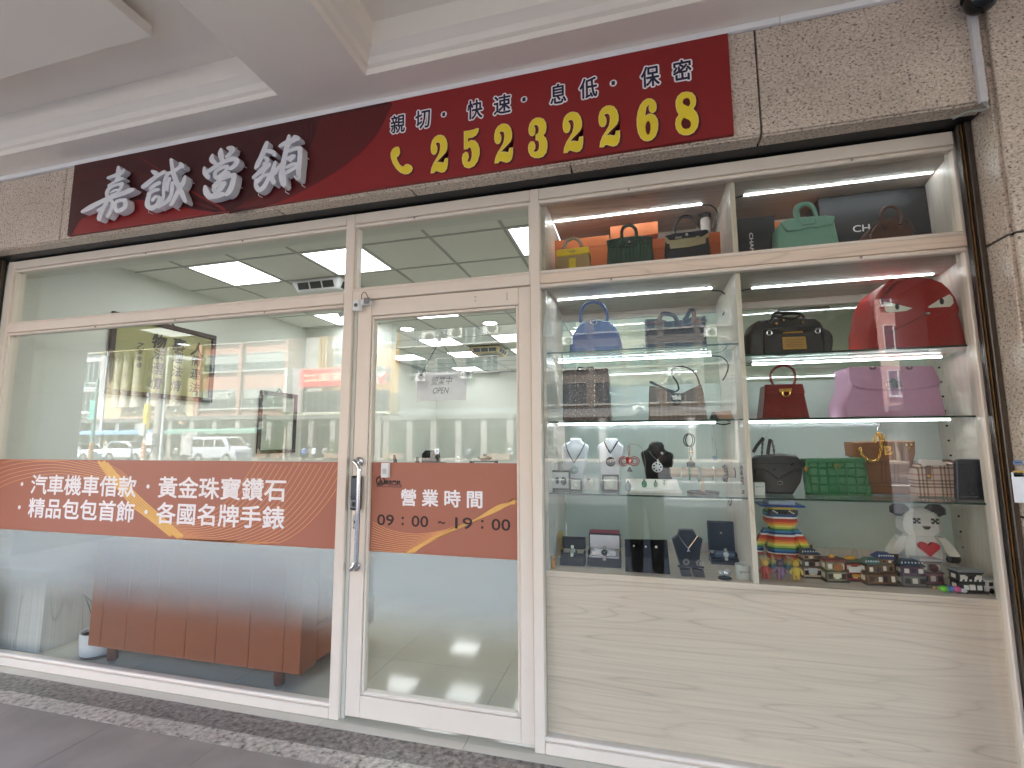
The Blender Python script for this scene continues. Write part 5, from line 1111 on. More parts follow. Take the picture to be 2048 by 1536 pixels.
bt = leather('caramel', (.52, .33, .19), .38, .3)
o = S4R([(818, 167), (1060, 158), (1302, 156), (1306, 250), (1286, 322), (1288, 568), (925, 568), (915, 312), (830, 272)])
t = thing('handbag', 'caramel brown quilted leather tote with a gold chain behind the green clutch', 'handbag', base(o, .3, Z4), HB)
soft('body', o, .28, .12, bt, t, Z4, r=.04)
for k in range(5): cord('stitched_seam', S4R([(1035+k*32, 320), (1040+k*32, 470)]), .279, .0018, leather('caramel2', (.38, .22, .12)), t, 0)
for yv in (316, 478, 505): cord('stitched_seam', S4R([(920, yv), (1288, yv)]), .279, .002, leather('caramel2', (.38, .22, .12)), t, 0)
for x in (1135, 1185, 1215): cord('stitched_seam', S4R([(x, 165), (x+10, 310)]), .279, .0018, leather('caramel2', (.38, .22, .12)), t, 0)
tm = MB(); a, b_ = P(*S4R([(1055, 265)])[0], .274), P(*S4R([(1115, 200)])[0], .274); put_text(tm, 'B', a.x+.004, b_.x, a.z, b_.z, .274, .02); put_text(tm, 'T', a.x, b_.x-.004, a.z, b_.z, .2735, .01); obj('gold_monogram', tm, M['gold'], t)
chain('gold_chain', S4R([(870, 200), (890, 262), (940, 306), (1000, 300), (1025, 250), (1032, 170), (1015, 95)]), .262, .0028, M['gold'], t, .0105); chain('gold_chain', S4R([(1015, 95), (990, 130), (985, 165)]), .27, .0028, M['gold'], t, .0105); chain('gold_chain', S4R([(1040, 100), (1050, 140), (1046, 165)]), .27, .0028, M['gold'], t, .0105)
cord('hook', S4R([(998, 35), (1010, 18), (1022, 35), (1008, 60), (1004, 82)]), .265, .0015, M['chrome'], t)
for x, y in ((1225, 190), (1262, 185), (1245, 210)): disc('gold_eyelet', *S4R([(x, y)])[0], .274, .006, .005, M['gold'], t, 10)
def check():
    m, n, l, b = nt('check'); tc = n.new('ShaderNodeTexCoord'); sx = n.new('ShaderNodeSeparateXYZ'); l.new(tc.outputs['Object'], sx.inputs[0]); fs = []
    for a in (0, 2):
        mu = n.new('ShaderNodeMath'); mu.operation = 'MULTIPLY'; mu.inputs[1].default_value = 11.5; l.new(sx.outputs[a], mu.inputs[0]); fr = n.new('ShaderNodeMath'); fr.operation = 'FRACT'; l.new(mu.outputs[0], fr.inputs[0])
        fs.append(ramp(n, l, fr.outputs[0], [(0, (1, 1, 1)), (.28, (.42, .36, .30)), (.36, (1, 1, 1)), (.45, (.42, .36, .30)), (.53, (1, 1, 1)), (.62, (.5, .42, .36)), (.70, (1, 1, 1)), (.93, (.8, .5, .45))], 'CONSTANT'))
    mx = n.new('ShaderNodeMix'); mx.data_type = 'RGBA'; mx.blend_type = 'MULTIPLY'; mx.inputs['Factor'].default_value = 1; l.new(fs[0].outputs[0], mx.inputs['A']); l.new(fs[1].outputs[0], mx.inputs['B'])
    m2 = n.new('ShaderNodeMix'); m2.data_type = 'RGBA'; m2.blend_type = 'MULTIPLY'; m2.inputs['Factor'].default_value = 1; l.new(mx.outputs['Result'], m2.inputs['A']); m2.inputs['B'].default_value = (*lin((.83, .74, .70)), 1)
    l.new(m2.outputs['Result'], b.inputs['Base Color']); b.inputs['Roughness'].default_value = .5; return m
o = S4R([(1302, 375), (1335, 330), (1600, 325), (1608, 580), (1345, 575), (1312, 545), (1288, 450)])
t = thing('handbag', 'pink beige checked crossbody handbag beside the navy passport wallet', 'handbag', base(o, .22, Z4), HB)
soft('body', o, .22, .09, check(), t, Z4, r=.05); slab('top_flap', S4R([(1340, 300), (1520, 310), (1530, 345), (1345, 352)]), .215, .03, pm('l_cream', (.88, .84, .82), .5), t, bv=.003)
cord('strap', S4R([(1500, 308), (1560, 310), (1600, 345), (1605, 400)]), .21, .006, leather('taupe', (.52, .42, .38)), t, 4, 6); slab('strap_tab', S4R([(1380, 345), (1415, 345), (1415, 450), (1380, 450)]), .212, .006, leather('taupe', (.52, .42, .38)), t, bv=.001); disc('buckle', *S4R([(1397, 425)])[0], .207, .008, .005, M['gold'], t, 12)
o = S4R([(1605, 312), (1625, 297), (1800, 300), (1820, 322), (1836, 590), (1826, 600), (1612, 598)])
t = thing('wallet', 'navy embossed passport wallet standing at the right end', 'wallet', base(o, .16, Z4)); slab('cover', o, .15, .028, pm('navy_emboss', (.12, .14, .20), .4, bump=.8, bscale=90, var=.2, scale=40), t, Z4, bv=.005)
cord('edge_highlight', S4R([(1640, 580), (1770, 583)]), .149, .0012, M['chrome'], t, 0); rct('pages', *S4R([(1830, 585)])[0], *S4R([(1838, 330)])[0], .156, .016, pm('pages', (.5, .5, .5), .7), t)
label_box('small white card box in front of the black quilted handbag', S4R([(72, 580), (72, 478), (152, 475), (154, 580)]), .13, .05, Z4, 'agnes b.')
# ================================================================ bottom row, left: watches and jewellery
def floor_Y(px, zb=ZC): return PZ(px[0], px[1], zb).y
def bx(name, x0, x1, y0, y1, z0, z1, m, par, bv=.002, seg=1): return obj(name, MB().box(x0, x1, y0, y1, z0, z1), m, par, bevel=bv, seg=seg)
yb_ = thing('yellow_box', 'upright yellow box at the left end of the counter', 'box', base(S5L([(175, 780)]), .36, ZC))
slab('carton', S5L([(142, 545), (150, 525), (207, 512), (210, 790), (150, 790)]), .34, .06, pm('box_yellow', (.86, .68, .08), .45), yb_, ZC); 
cord('print_mark', S5L([(172, 695), (172, 745)]), .3395, .002, M['lett_b'], yb_, 0)
am = thing('perfume_bottle', 'small amber bottle at the left front of the counter', 'bottle', (P(*S5L([(130, 800)])[0], .09).x, .09, ZC))
X = am.location.x; amb = pm('amber', (.80, .55, .26), .15)
bx('body', X-.009, X+.009, .082, .1, ZC, ZC+.044, amb, am); bx('neck', X-.004, X+.004, .087, .095, ZC+.0445, ZC+.052, M['gold'], am, .001); bx('cap', X-.011, X+.011, .084, .098, ZC+.0525, ZC+.06, amb, am)
dk = pm('case_dark', (.13, .12, .12), .6); dk2 = pm('case_inner', (.22, .20, .19), .8)
def watch(par, x, y, z, r, dial, strap, tilt=.5):
    w = thing('wrist_watch', par[1], 'watch', (x, y, z), 'wrist watches in their boxes')
    w.rotation_euler = (tilt, 0, 0)
    obj('case', MB().lathe([(r*.9, 0), (r, -.002), (r, -.006), (r*.86, -.008)], (0, 0, 0), 22, 'y'), M['chrome'], w, local=True, smooth=True)
    d_ = obj('dial', MB().lathe([(r*.84, -.0082), (r*.84, -.0086)], (0, 0, 0), 22, 'y'), dial, w, local=True)
    hm_ = MB()
    for a, l_ in ((.6, .5), (-1.2, .7)): hm_.add([(-.0006, -.0092, 0), (.0006, -.0092, 0), (math.sin(a)*r*l_+.0006, -.0092, math.cos(a)*r*l_), (math.sin(a)*r*l_-.0006, -.0092, math.cos(a)*r*l_)], [(0, 1, 2, 3)])
    obj('hands', hm_, M['white'], d_, local=True)
    for s_ in (1, -1): obj('strap', MB().prism([(-r*.55, s_*r*.9), (r*.55, s_*r*.9), (r*.48, s_*r*2.0), (-r*.48, s_*r*2.0)], -.004, -.001), strap, w, local=True)
    obj('crown', MB().lathe([(.0018, 0), (.0018, .003)], (r, -.004, 0), 8, 'x'), M['chrome'], w, local=True)
    return w
def wbox(lbl, fx0, fx1, fy, h, d, lid_h, outer, inner, tilt=.12, lidm=None):
    'open watch case; front bottom edge read from the photo'
    A, B = PZ(fx0, fy, ZC), PZ(fx1, fy, ZC); y0 = max((A.y+B.y)/2, .075); x0, x1 = P(fx0, fy, y0).x, P(fx1, fy, y0).x
    t = thing('watch_box', lbl, 'watch box', ((x0+x1)/2, y0, ZC), 'open watch boxes')
    bx('base', x0, x1, y0, y0+d, ZC, ZC+h*.62, outer, t, .003)
    bx('inner_tray', x0+.008, x1-.008, y0+.006, y0+d-.006, ZC+h*.62+.0002, ZC+h*.62+.006, inner, t)
    for q in ((x0, x0+.008, y0+d*.45, y0+d), (x1-.008, x1, y0+d*.45, y0+d)): bx('side_wall', *q, ZC+h*.62+.0003, ZC+h, outer, t)
    l_ = bx('lid', x0+.002, x1-.002, y0+d-.002, y0+d+.022, ZC+h+.001, ZC+h+lid_h, lidm or outer, t, .003)
    bx('lid_lining', x0+.008, x1-.008, y0+d-.004, y0+d-.0022, ZC+h+.004, ZC+h+lid_h-.008, inner, l_, 0)
    return t, x0, x1, y0
t, x0, x1, y0 = wbox('dark grey open watch box beside the yellow box', *[S5L([(x, 838)])[0][0] for x in (192, 432)], S5L([(0, 838)])[0][1], .065, .09, .062, dk, dk2)
bx('cushion', (x0+x1)/2-.022, (x0+x1)/2+.022, y0+.02, y0+.07, ZC+.0465, ZC+.066, dk2, t, .008, 2)
watch((None, 'round silver watch with pale strap in the dark grey box'), (x0+x1)/2, y0+.022, ZC+.07, .0145, pm('dial_grey', (.55, .58, .55), .3), pm('strap_cream', (.82, .80, .74), .6), -.5)
wi = pm('case_white', (.84, .82, .84), .6); rlid = pm('lid_red', (.50, .12, .15), .5)
t, x0, x1, y0 = wbox('watch box with white lining and a dark red lid', *[S5L([(x, 850)])[0][0] for x in (462, 790)], S5L([(0, 850)])[0][1], .07, .095, .08, dk, wi)
bx('red_lid_top', x0+.006, x1-.006, y0+.092, y0+.12, ZC+.1515, ZC+.166, rlid, t, .003); bx('cushion', x0+.02, x1-.02, y0+.012, y0+.07, ZC+.0505, ZC+.078, wi, t, .01, 2)
watch((None, 'steel watch with black dial on a white cushion'), (x0+x1)/2+.004, y0+.006, ZC+.068, .0185, pm('dial_black', (.10, .11, .11), .25), M['chrome'], -.45)
t = thing('earring_stand', 'glossy black sloped stand with three pearl earrings', 'display stand', base(S5L([(1040, 860)]), .12, ZC))
A, B = P(*S5L([(832, 860)])[0], .10), P(*S5L([(1268, 866)])[0], .10); A2, B2 = P(*S5L([(826, 578)])[0], .17), P(*S5L([(1240, 586)])[0], .17)
obj('sloped_plate', MB().add([(A.x, .1, ZC+.003), (B.x, .1, ZC+.003), (B2.x, .17, B2.z), (A2.x, .17, A2.z), (A.x, .112, ZC+.003), (B.x, .112, ZC+.003), (B2.x, .182, B2.z), (A2.x, .182, A2.z)], [(0, 1, 2, 3), (7, 6, 5, 4), (0, 4, 5, 1), (1, 5, 6, 2), (2, 6, 7, 3), (3, 7, 4, 0)]), pm('acrylic_black', (.02, .02, .022), .08), t)
obj('prop', MB().box(A.x+.03, B.x-.03, .113, .24, ZC, ZC+.006), M['black'], t)
for k, (x, y, r) in enumerate(((915, 640, .0045), (1030, 648, .0045), (1132, 652, .0062))):
    e = thing('earring', ('leftmost pearl earring on the black stand', 'middle pearl earring on the black stand', 'largest pearl earring at the right of the black stand')[k], 'earring', P(*S5L([(x, y)])[0], .15), 'pearl earrings on the black stand')
    p = P(*S5L([(x, y)])[0], .15); obj('pearl', MB().ball((p.x, .147, p.z), r, 10, 7), pm('pearl', (.90, .88, .84), .2), e, smooth=True); obj('post', MB().lathe([(.001, 0), (.001, .012)], (p.x, .15, p.z), 6, 'y'), M['gold'], e)
bb2 = bust('black faceted bust with a fine silver chain on the counter', S5L([(1355, 488), (1428, 485), (1500, 490), (1532, 542), (1592, 582), (1572, 700), (1548, 800), (1365, 800), (1318, 690), (1286, 582), (1338, 542)]), .25, ZC, bb, 0); bb2['group'] = 'necklace busts'
nk = thing('necklace', 'fine silver chain with a tiny leaf pendant on the counter bust', 'necklace', base(S5L([(1445, 690)]), .245, ZC), 'necklaces on the busts')
cord('chain', S5L([(1348, 535), (1395, 605), (1445, 668)]), .246, .0016, M['chrome'], nk, 0); cord('chain', S5L([(1540, 540), (1495, 605), (1447, 668)]), .246, .0016, M['chrome'], nk, 0)
slab('leaf_pendant', S5L([(1445, 668), (1468, 700), (1448, 694), (1430, 704)]), .244, .003, M['chrome'], nk, bv=0)
t = thing('ring_stand', 'low dark stand with two round brown cufflinks in front of the bust', 'display stand', base(S5L([(1480, 900)]), .1, ZC))
for xs in ((1375, 1475), (1500, 1605)):
    a, b_ = P(*S5L([(xs[0], 870)])[0], .1), P(*S5L([(xs[1], 870)])[0], .1)
    obj('pad', MB().prism([(a.x, ZC), (b_.x, ZC), (b_.x-.004, ZC+.03), (a.x-.006, ZC+.034)], .09, .13), dk, t, bevel=.003)
a, b_ = P(*S5L([(1342, 815)])[0], .12), P(*S5L([(1600, 830)])[0], .12); bx('top_bar', a.x, b_.x, .115, .135, ZC+.0345, ZC+.042, dk, t)
for x, y in ((1425, 800), (1553, 812)): cord('cufflink', S5L([(x+24*math.cos(k*math.pi/6), y+24*math.sin(k*math.pi/6)) for k in range(12)]), .105, .0042, pm('cuff', (.42, .38, .33), .4), t, 2, 8, True)
t, x0, x1, y0 = wbox('tall black watch box at the right of the counter', *[S5L([(x, 830)])[0][0] for x in (1672, 1952)], S5L([(0, 830)])[0][1], .05, .1, .155, pm('case_piano', (.055, .05, .05), .2), pm('case_in3', (.09, .085, .085), .8))
tm = MB().lathe([(.006, 0), (.006, -.0005)], ((x0+x1)/2, y0+.0955, ZC+.145), 5, 'y'); obj('crest', tm, M['steel'], t)
bx('pillow', x0+.02, x1-.02, y0+.01, y0+.06, ZC+.032, ZC+.062, pm('pillow_blue', (.34, .40, .50), .4, bump=.5), t, .012, 2)
watch((None, 'silver blue watch on a wrapped pillow in the tall black box'), (x0+x1)/2+.004, y0+.004, ZC+.052, .015, pm('dial_silver', (.80, .82, .85), .2), M['chrome'], -.4)
t = thing('crystal_ornament', 'small crystal butterfly ornament on a black oval base', 'ornament', base(S5L([(1800, 950)]), .09, ZC)); p = P(*S5L([(1803, 945)])[0], .09)
obj('oval_base', MB().lathe([(.03, 0), (.03, .006), (.026, .008)], (p.x, .095, ZC), 24), M['black'], t)
for s_ in (-1, 1):
    for dx, dz, r in ((.014, .022, .011), (.022, .034, .009)): obj('crystal_wing', MB().ball((p.x+s_*dx, .095, ZC+dz), (r, .005, r), 7, 5), pm('crystal', (.72, .70, .66), .08, .6), t)
    obj('antenna', MB().tube(smooth_line([(p.x+s_*.004, .095, ZC+.03), (p.x+s_*.016, .094, ZC+.05), (p.x+s_*.03, .093, ZC+.052)], 4), .001, 5), M['chrome'], t)
obj('crystal_body', MB().ball((p.x, .095, ZC+.022), (.004, .005, .015), 8, 6), M['chrome'], t)
t = thing('scented_candle', 'frosted glass candle jar against the wooden divider', 'candle', (P(*S5L([(1985, 940)])[0], .12).x, .12, ZC)); X = t.location.x
obj('jar', MB().lathe([(.030, 0), (.033, .004), (.034, .066), (.031, .066), (.030, .012)], (X, .12, ZC), 28), pm('frost_jar', (.72, .73, .71), .35), t, smooth=True); obj('wax', MB().lathe([(.0298, .0), (.0298, .04)], (X, .12, ZC+.012), 24), pm('wax', (.86, .84, .78), .6), t)
tm = MB()
put_text(tm, 'agnes b.', -.65, .65, ZC+.03, ZC+.044, 0, .0, .35, fn=lambda u, z, k: (X+.0345*math.sin(u), .12-.0345*math.cos(u), z)); obj('lettering', tm, M['lett_b'], t)

# ================================================================ bottom row, right: toys
RB = ['c0392b', 'd8442f', 'e7803a', 'efb04a', 'e9d66b', 'a9bf52', '3f7f55', '3d7fae', '27417d', 'e8e6e0']
def stripes():
    m, n, l, b = nt('rainbow'); tc = n.new('ShaderNodeTexCoord'); sx = n.new('ShaderNodeSeparateXYZ'); l.new(tc.outputs['Object'], sx.inputs[0])
    mu = n.new('ShaderNodeMath'); mu.operation = 'MULTIPLY'; mu.inputs[1].default_value = -1/.086; l.new(sx.outputs[2], mu.inputs[0]); ad = n.new('ShaderNodeMath'); ad.operation = 'ADD'; ad.inputs[1].default_value = .55; l.new(mu.outputs[0], ad.inputs[0])
    fr = n.new('ShaderNodeMath'); fr.operation = 'FRACT'; l.new(ad.outputs[0], fr.inputs[0])
    r = ramp(n, l, fr.outputs[0], [(k/10, lin(c)) for k, c in enumerate(RB)], 'CONSTANT'); l.new(r.outputs[0], b.inputs['Base Color']); b.inputs['Roughness'].default_value = .25; return m
def layers(prof, cx, cy, z0, lh=.0055, sy=.8, n=14):
    'brick-built solid: one stepped slab per layer; prof = [(z, half width)]'
    mb = MB(); z = prof[0][0]
    while z < prof[-1][0]-1e-6:
        for (a, ra), (b_, rb) in zip(prof[:-1], prof[1:]):
            if a <= z <= b_: r = ra+(rb-ra)*(z-a)/(b_-a); break
        r = round(r/.0025)*.0025; q = r*.35
        o_ = [(-r, -r*sy+q), (-r+q, -r*sy), (r-q, -r*sy), (r, -r*sy+q), (r, r*sy-q), (r-q, r*sy), (-r+q, r*sy), (-r, r*sy-q)]
        v = [(cx+x, cy+y, z0+z) for x, y in o_]+[(cx+x, cy+y, z0+z+lh*.86) for x, y in o_]
        mb.add(v, [tuple(range(7, -1, -1)), tuple(range(8, 16))]+[(i, (i+1) % 8, 8+(i+1) % 8, 8+i) for i in range(8)]); z += lh
    return mb
def bear(lbl, cx, y, z0, H, m, body_w, head_w, hands, group='brick-built bears'):
    t = thing('brick_bear', lbl, 'toy figure', (cx, y, z0), group); s = H
    for sx in (-1, 1): obj('leg', layers([(0, body_w*.46), (.05*s, body_w*.48), (.24*s, body_w*.46)], cx+sx*body_w*.5, y, z0), m, t)
    obj('torso', layers([(.245*s, body_w*.98), (.30*s, body_w*1.05), (.45*s, body_w*.95), (.56*s, body_w*.72)], cx, y, z0), m, t)
    for sx in (-1, 1):
        am_ = MB()
        for k in range(9):
            q = k/8; c = (cx+sx*(body_w*(.92+.62*q)), y, z0+(.53-.21*q)*s); r = body_w*(.27+.04*math.sin(q*3))
            am_.box(c[0]-r, c[0]+r, c[1]-r, c[1]+r, c[2]-.017*s, c[2]+.016*s)
        obj('arm', am_, m, t); obj('hand', layers([(.215*s, body_w*.25), (.245*s, body_w*.34), (.29*s, body_w*.3)], cx+sx*body_w*1.6, y, z0), hands or m, t)
    obj('head', layers([(.565*s, head_w*.7), (.62*s, head_w*.98), (.76*s, head_w), (.86*s, head_w*.78), (.9*s, head_w*.5)], cx, y, z0), m, t)
    return t
p = P(*S4R([(285, 1055)])[0], .30)
rb = bear('rainbow striped brick bear with black sunglasses and a blue hat', p.x, .30, ZC, .375, stripes(), .068, .070, None)
bx('hat_brim', p.x-.098, p.x+.098, .23, .37, ZC+.318, ZC+.327, pm('hat_blue', (.16, .30, .62), .3), rb); bx('hat_top', p.x-.06, p.x+.06, .25, .35, ZC+.3275, ZC+.345, pm('hat_blue2', (.75, .80, .88), .3), rb)
gl_ = bx('sunglasses', p.x-.066, p.x+.066, .236, .246, ZC+.282, ZC+.305, M['black'], rb, 0)
for s_ in (-1, 1):
    for k in range(3): bx('pixel_glint', p.x+s_*.036+k*.008-.010, p.x+s_*.036+k*.008-.003, .2345, .2355, ZC+.297-k*.005, ZC+.302-k*.005, M['white'], gl_, 0)
p = P(*S4R([(1350, 1130)])[0], .34); wbm = pm('brick_white', (.88, .87, .84), .3, bump=.4, bscale=200)
wb_ = bear('white brick bear with black ears and a red heart', p.x, .34, ZC, .345, wbm, .077, .078, M['black'])
for s_ in (-1, 1): obj('ear', layers([(.282, .018), (.293, .034), (.318, .034), (.332, .022)], p.x+s_*.072, .34, ZC), M['black'], wb_)
for s_ in (-1, 1):
    for a, c in ((-1, -1), (1, 1), (-1, 1), (1, -1), (0, 0)): bx('eye_stitch', p.x+s_*.036+a*.009-.0045, p.x+s_*.036+a*.009+.0045, .2705, .278, ZC+.268+c*.008-.004, ZC+.268+c*.008+.004, M['black'], wb_, 0)
obj('nose', MB().prism([(p.x-.015, ZC+.244), (p.x+.015, ZC+.244), (p.x+.007, ZC+.231), (p.x-.007, ZC+.231)], .268, .3), M['black'], wb_)
hz = ZC+.142; hq = [(0, -.032), (.040, .006), (.041, .02), (.028, .03), (.014, .030), (0, .017), (-.014, .030), (-.028, .03), (-.041, .02), (-.040, .006)]; obj('heart', MB().prism([(p.x+a, hz+c) for a, c in hq], .2655, .30), pm('heart_red', (.72, .10, .14), .3), wb_)
# three figures in clear packs
for k, (xz, c1, c2, lb) in enumerate(((240, 'b5453a', 'e0b356', 'red bear figurine in a clear blister pack beside the divider'), (465, '7b5b78', '5b4a63', 'purple bear figurine in a clear blister pack, middle of the three'), (705, 'd9b840', 'c9a23a', 'yellow bear figurine in a clear blister pack, right of the three'))):
    p = PZ(*S5R([(xz, 625+k*8)])[0], ZC); y = max(p.y, .085); x = P(*S5R([(xz, 560)])[0], y).x
    t = thing('boxed_figurine', lb, 'toy figure', (x, y, ZC), 'figurines in clear packs')
    bm_, hm_ = pm('fig'+c1, c1, .35), pm('fig'+c2, c2, .35)
    for s_ in (-1, 1): obj('leg', MB().lathe([(0.007, 0), (0.0084, 0.0168), (0.007, 0.0224)], (x+s_*0.0084, y, ZC+0.0112), 10), hm_ if k == 2 else bm_, t, smooth=True)
    obj('torso', MB().lathe([(0.0126, 0), (0.0168, 0.0112), (0.014, 0.028), (0.0084, 0.0336)], (x, y, ZC+0.0329), 14), bm_, t, smooth=True)
    for s_ in (-1, 1): obj('arm', MB().tube([(x+s_*0.0126, y, ZC+0.0616), (x+s_*0.0238, y-0.0028, ZC+0.0476), (x+s_*0.0238, y-0.0042, ZC+0.0364)], 0.0049, 6), bm_, t, smooth=True)
    hd = obj('head', MB().ball((x, y, ZC+0.0826), (0.0161, 0.014, 0.0161), 14, 9), hm_, t, smooth=True)
    for s_ in (-1, 1): obj('ear', MB().ball((x+s_*0.0133, y, ZC+0.0994), 0.0063, 8, 5), hm_, hd, smooth=True)
    obj('clear_pack', MB().box(x-0.0336, x+0.0336, y-0.0168, y+0.028, ZC+0.00112, ZC+0.1204), glass('pack%d' % k, (.97, .97, .98), 0.056), t, bevel=0.0084)
# little brick houses
HG = 'small brick-built toy houses'
def house(lbl, zx, zy, w, d, storeys, roof, rz=0.0, Z=S5R, extras=()):
    p = PZ(*Z([(zx, zy)])[0], ZC); y = p.y+d/2+.006; x = p.x
    t = thing('toy_house', lbl, 'toy house', (x, p.y+d*.95, ZC), HG, rz); L = dict(local=True); t.scale = (1.48, 1.38, 1.34)
    obj('base_plate', MB().box(-w*.62, w*.62, -d*.62, d*.62, 0, .004), pm('plate_grey', (.30, .28, .27), .5), t, **L); z = .0042
    for k, (hh, c, ins) in enumerate(storeys):
        a, b_ = w*.5-ins, d*.5-ins
        s_ = obj('storey', MB().box(-a, a, -b_, b_, z, z+hh), pm('hs'+c, c, .35, var=.12, scale=160, bump=.5, bscale=300), t, bevel=.0008, seg=1, **L)
        obj('floor_band', MB().box(-a-.0025, a+.0025, -b_-.0025, b_+.0025, z+hh+.0001, z+hh+.003), pm('hsb'+c, tuple(q*.6 for q in (int(c[0:2], 16)/255, int(c[2:4], 16)/255, int(c[4:6], 16)/255)), .4), t, **L)
        nw = 2 if w < .05 else 3
        for i in range(nw):
            xx = -a+(i+.5)*2*a/nw
            wn_ = obj('window', MB().box(xx-a*.22, xx+a*.22, -b_-.002, -b_-.0002, z+hh*.25, z+hh*.78), pm(('winw' if (i+k) % 2 else 'wind'), (.85, .83, .78) if (i+k) % 2 else (.12, .10, .10), .3), t, **L)
        for i in (-1, 1): obj('side_window', MB().box(i*a+(.0002 if i > 0 else -.0018), i*a+(.0018 if i > 0 else -.0002), -b_*.4, b_*.4, z+hh*.25, z+hh*.75), pm('winw', (.85, .83, .78), .3), t, **L)
        z += hh+.0032
    kind, c = roof; rm_ = pm('hr'+c, c, .35, bump=.6, bscale=260); a, b_ = w*.56, d*.56
    if kind == 'flat':
        obj('roof', MB().box(-a, a, -b_, b_, z, z+.006), rm_, t, bevel=.001, seg=1, **L)
    elif kind == 'hip':
        obj('roof', MB().add([(-a, -b_, z), (a, -b_, z), (a, b_, z), (-a, b_, z), (-a*.45, -b_*.3, z+.018), (a*.45, -b_*.3, z+.018), (a*.45, b_*.3, z+.018), (-a*.45, b_*.3, z+.018)], [(3, 2, 1, 0), (4, 5, 6, 7), (0, 1, 5, 4), (1, 2, 6, 5), (2, 3, 7, 6), (3, 0, 4, 7)]), rm_, t, **L)
        for i in range(7): obj('tile_row', MB().box(-a*.8+i*a*.27-.0014, -a*.8+i*a*.27+.0014, -b_*.72, -b_*.62, z+.004, z+.0115), pm('hrw', (.86, .88, .9), .4), t, **L)
    for (nm, shp, c_) in extras: obj(nm, shp(z), pm('hx'+c_, c_, .3), t, smooth=True, **L)
    return t
bb_ = lambda *r: (lambda z: MB().box(r[0], r[1], r[2], r[3], z+r[4], z+r[5]))
house('cream toy house with dark eaves and a snowy blue roof', 960, 590, .052, .045, [(.028, 'd9c3a5', 0), (.024, '5a3427', .003), (.014, 'b98a5d', .006)], ('hip', '26344a'), .12, extras=(('chimney', bb_(.008, .014, .0, .006, .01, .028), '3a2a24'), ('arch_front', bb_(-.013, .013, -.0265, -.024, -.062, -.045), 'c9cdd2')))
house('olive toy house with a big round brown sign and red roof', 1330, 655, .055, .05, [(.03, '7c7458', 0), (.028, '8f8568', .002)], ('flat', '7d2a2c'), .12, extras=(('round_sign', lambda z: MB().lathe([(.014, 0), (.014, -.004), (.005, -.005)], (.004, -.0255, z-.018), 18, 'y'), '9a6230'), ('roof_ball', lambda z: MB().ball((0, 0, z+.012), (.009, .009, .007), 10, 6), 'd09a3a'), ('eye_sign', bb_(-.010, .012, -.0275, -.0255, -.052, -.04), 'd8cfae')))
house('red toy shop with a green awning and a golden roof figure', 1610, 640, .052, .046, [(.026, '9c2f2a', 0), (.024, 'a83a30', .002)], ('flat', '2d4a33'), .12, extras=(('roof_figure', lambda z: MB().ball((.0, 0, z+.012), (.018, .006, .008), 12, 6), 'd9a23a'), ('white_porch', bb_(-.018, .018, -.0275, -.0245, -.03, -.012), 'e6e2da'), ('yellow_sign', bb_(-.011, .011, -.029, -.0262, -.045, -.036), 'd8a53a')))
house('brown timbered toy house with a green tiled roof', 225, 545, .046, .05, [(.03, '6b4423', 0), (.026, '5a3a22', .002)], ('hip', '4f6b62'), .14, S5S)
house('brown toy tower house with a blue and white roof', 400, 552, .042, .05, [(.034, '5c3a28', 0), (.026, '6e4a2c', .003), (.012, '8a5f34', .005)], ('hip', '24366e'), .14, S5S)
house('grey and maroon toy house with a black and white roof', 745, 570, .06, .05, [(.03, '6f6558', 0), (.026, '5b2427', .002)], ('hip', '1f1f22'), .1, S5S)
house('pink toy house with a white scalloped top at the back', 985, 545, .058, .05, [(.034, '8a5a58', 0), (.032, '9a8a7e', .002)], ('flat', 'c9c9c6'), .1, S5S, extras=(('round_sign', lambda z: MB().lathe([(.012, 0), (.012, -.004)], (.002, -.0285, z-.02), 18, 'y'), '5a2f28'),))
t_ = house('black and white toy cinema shaped like a clapperboard', 1500, 655, .062, .04, [(.03, '1d1d1f', 0), (.024, '26262a', 0)], ('flat', '8b8f90'), .12, S5S)
for k in range(5): obj('white_stripe', MB().add([(-.03+k*.012, -.0206, .036), (-.024+k*.012, -.0206, .036), (-.020+k*.012, -.0206, .052), (-.026+k*.012, -.0206, .052)], [(0, 1, 2, 3)]), M['white'], t_, local=True)
for k in range(3): obj('white_panel', MB().box(-.022+k*.017, -.010+k*.017, -.0232, -.0225, .012, .026), M['white'], t_, local=True)
for k, (x, y, c, lb) in enumerate(((1110, 600, '7fd04a', 'bright green plastic gem'), (1190, 600, '3d78c8', 'blue plastic gem'), (1280, 605, 'e06aa0', 'pink plastic gem'), (1365, 615, 'd9dde2', 'clear plastic gem'))):
    p = PZ(*S5S([(x, y+25)])[0], ZC); r = .019 if k != 3 else .015
    g_ = thing('toy_gem', lb+' at the front of the toy counter', 'gem', (p.x, max(p.y, .075), ZC), 'plastic gems')
    m_ = pm('gem'+c, c, .08, spec=.8)
    obj('crown_facets', MB().lathe([(r, r*.75), (r*.72, r*1.25), (r*.3, r*1.4)], (p.x, max(p.y, .075), ZC), 7), m_, g_); obj('pavilion', MB().lathe([(.0012, 0), (r*.6, r*.3), (r, r*.745)], (p.x, max(p.y, .075), ZC), 7), m_, g_)
p = PZ(*S5S([(1835, 655)])[0], ZC); t = thing('toy_van', 'small white toy camper van at the right end of the counter', 'toy van', (p.x, p.y+.045, ZC), rz=.45); L = dict(local=True); t.scale = (1.5, 1.5, 1.5)
obj('body', MB().prism([(-.036, .006), (.036, .006), (.036, .020), (.030, .034), (-.034, .034), (-.036, .022)], -.016, .016), M['white'], t, bevel=.002, **L)
obj('roof_rack', MB().box(-.02, .02, -.01, .01, .0342, .038), pm('van_grey', (.7, .7, .7), .4), t, **L)
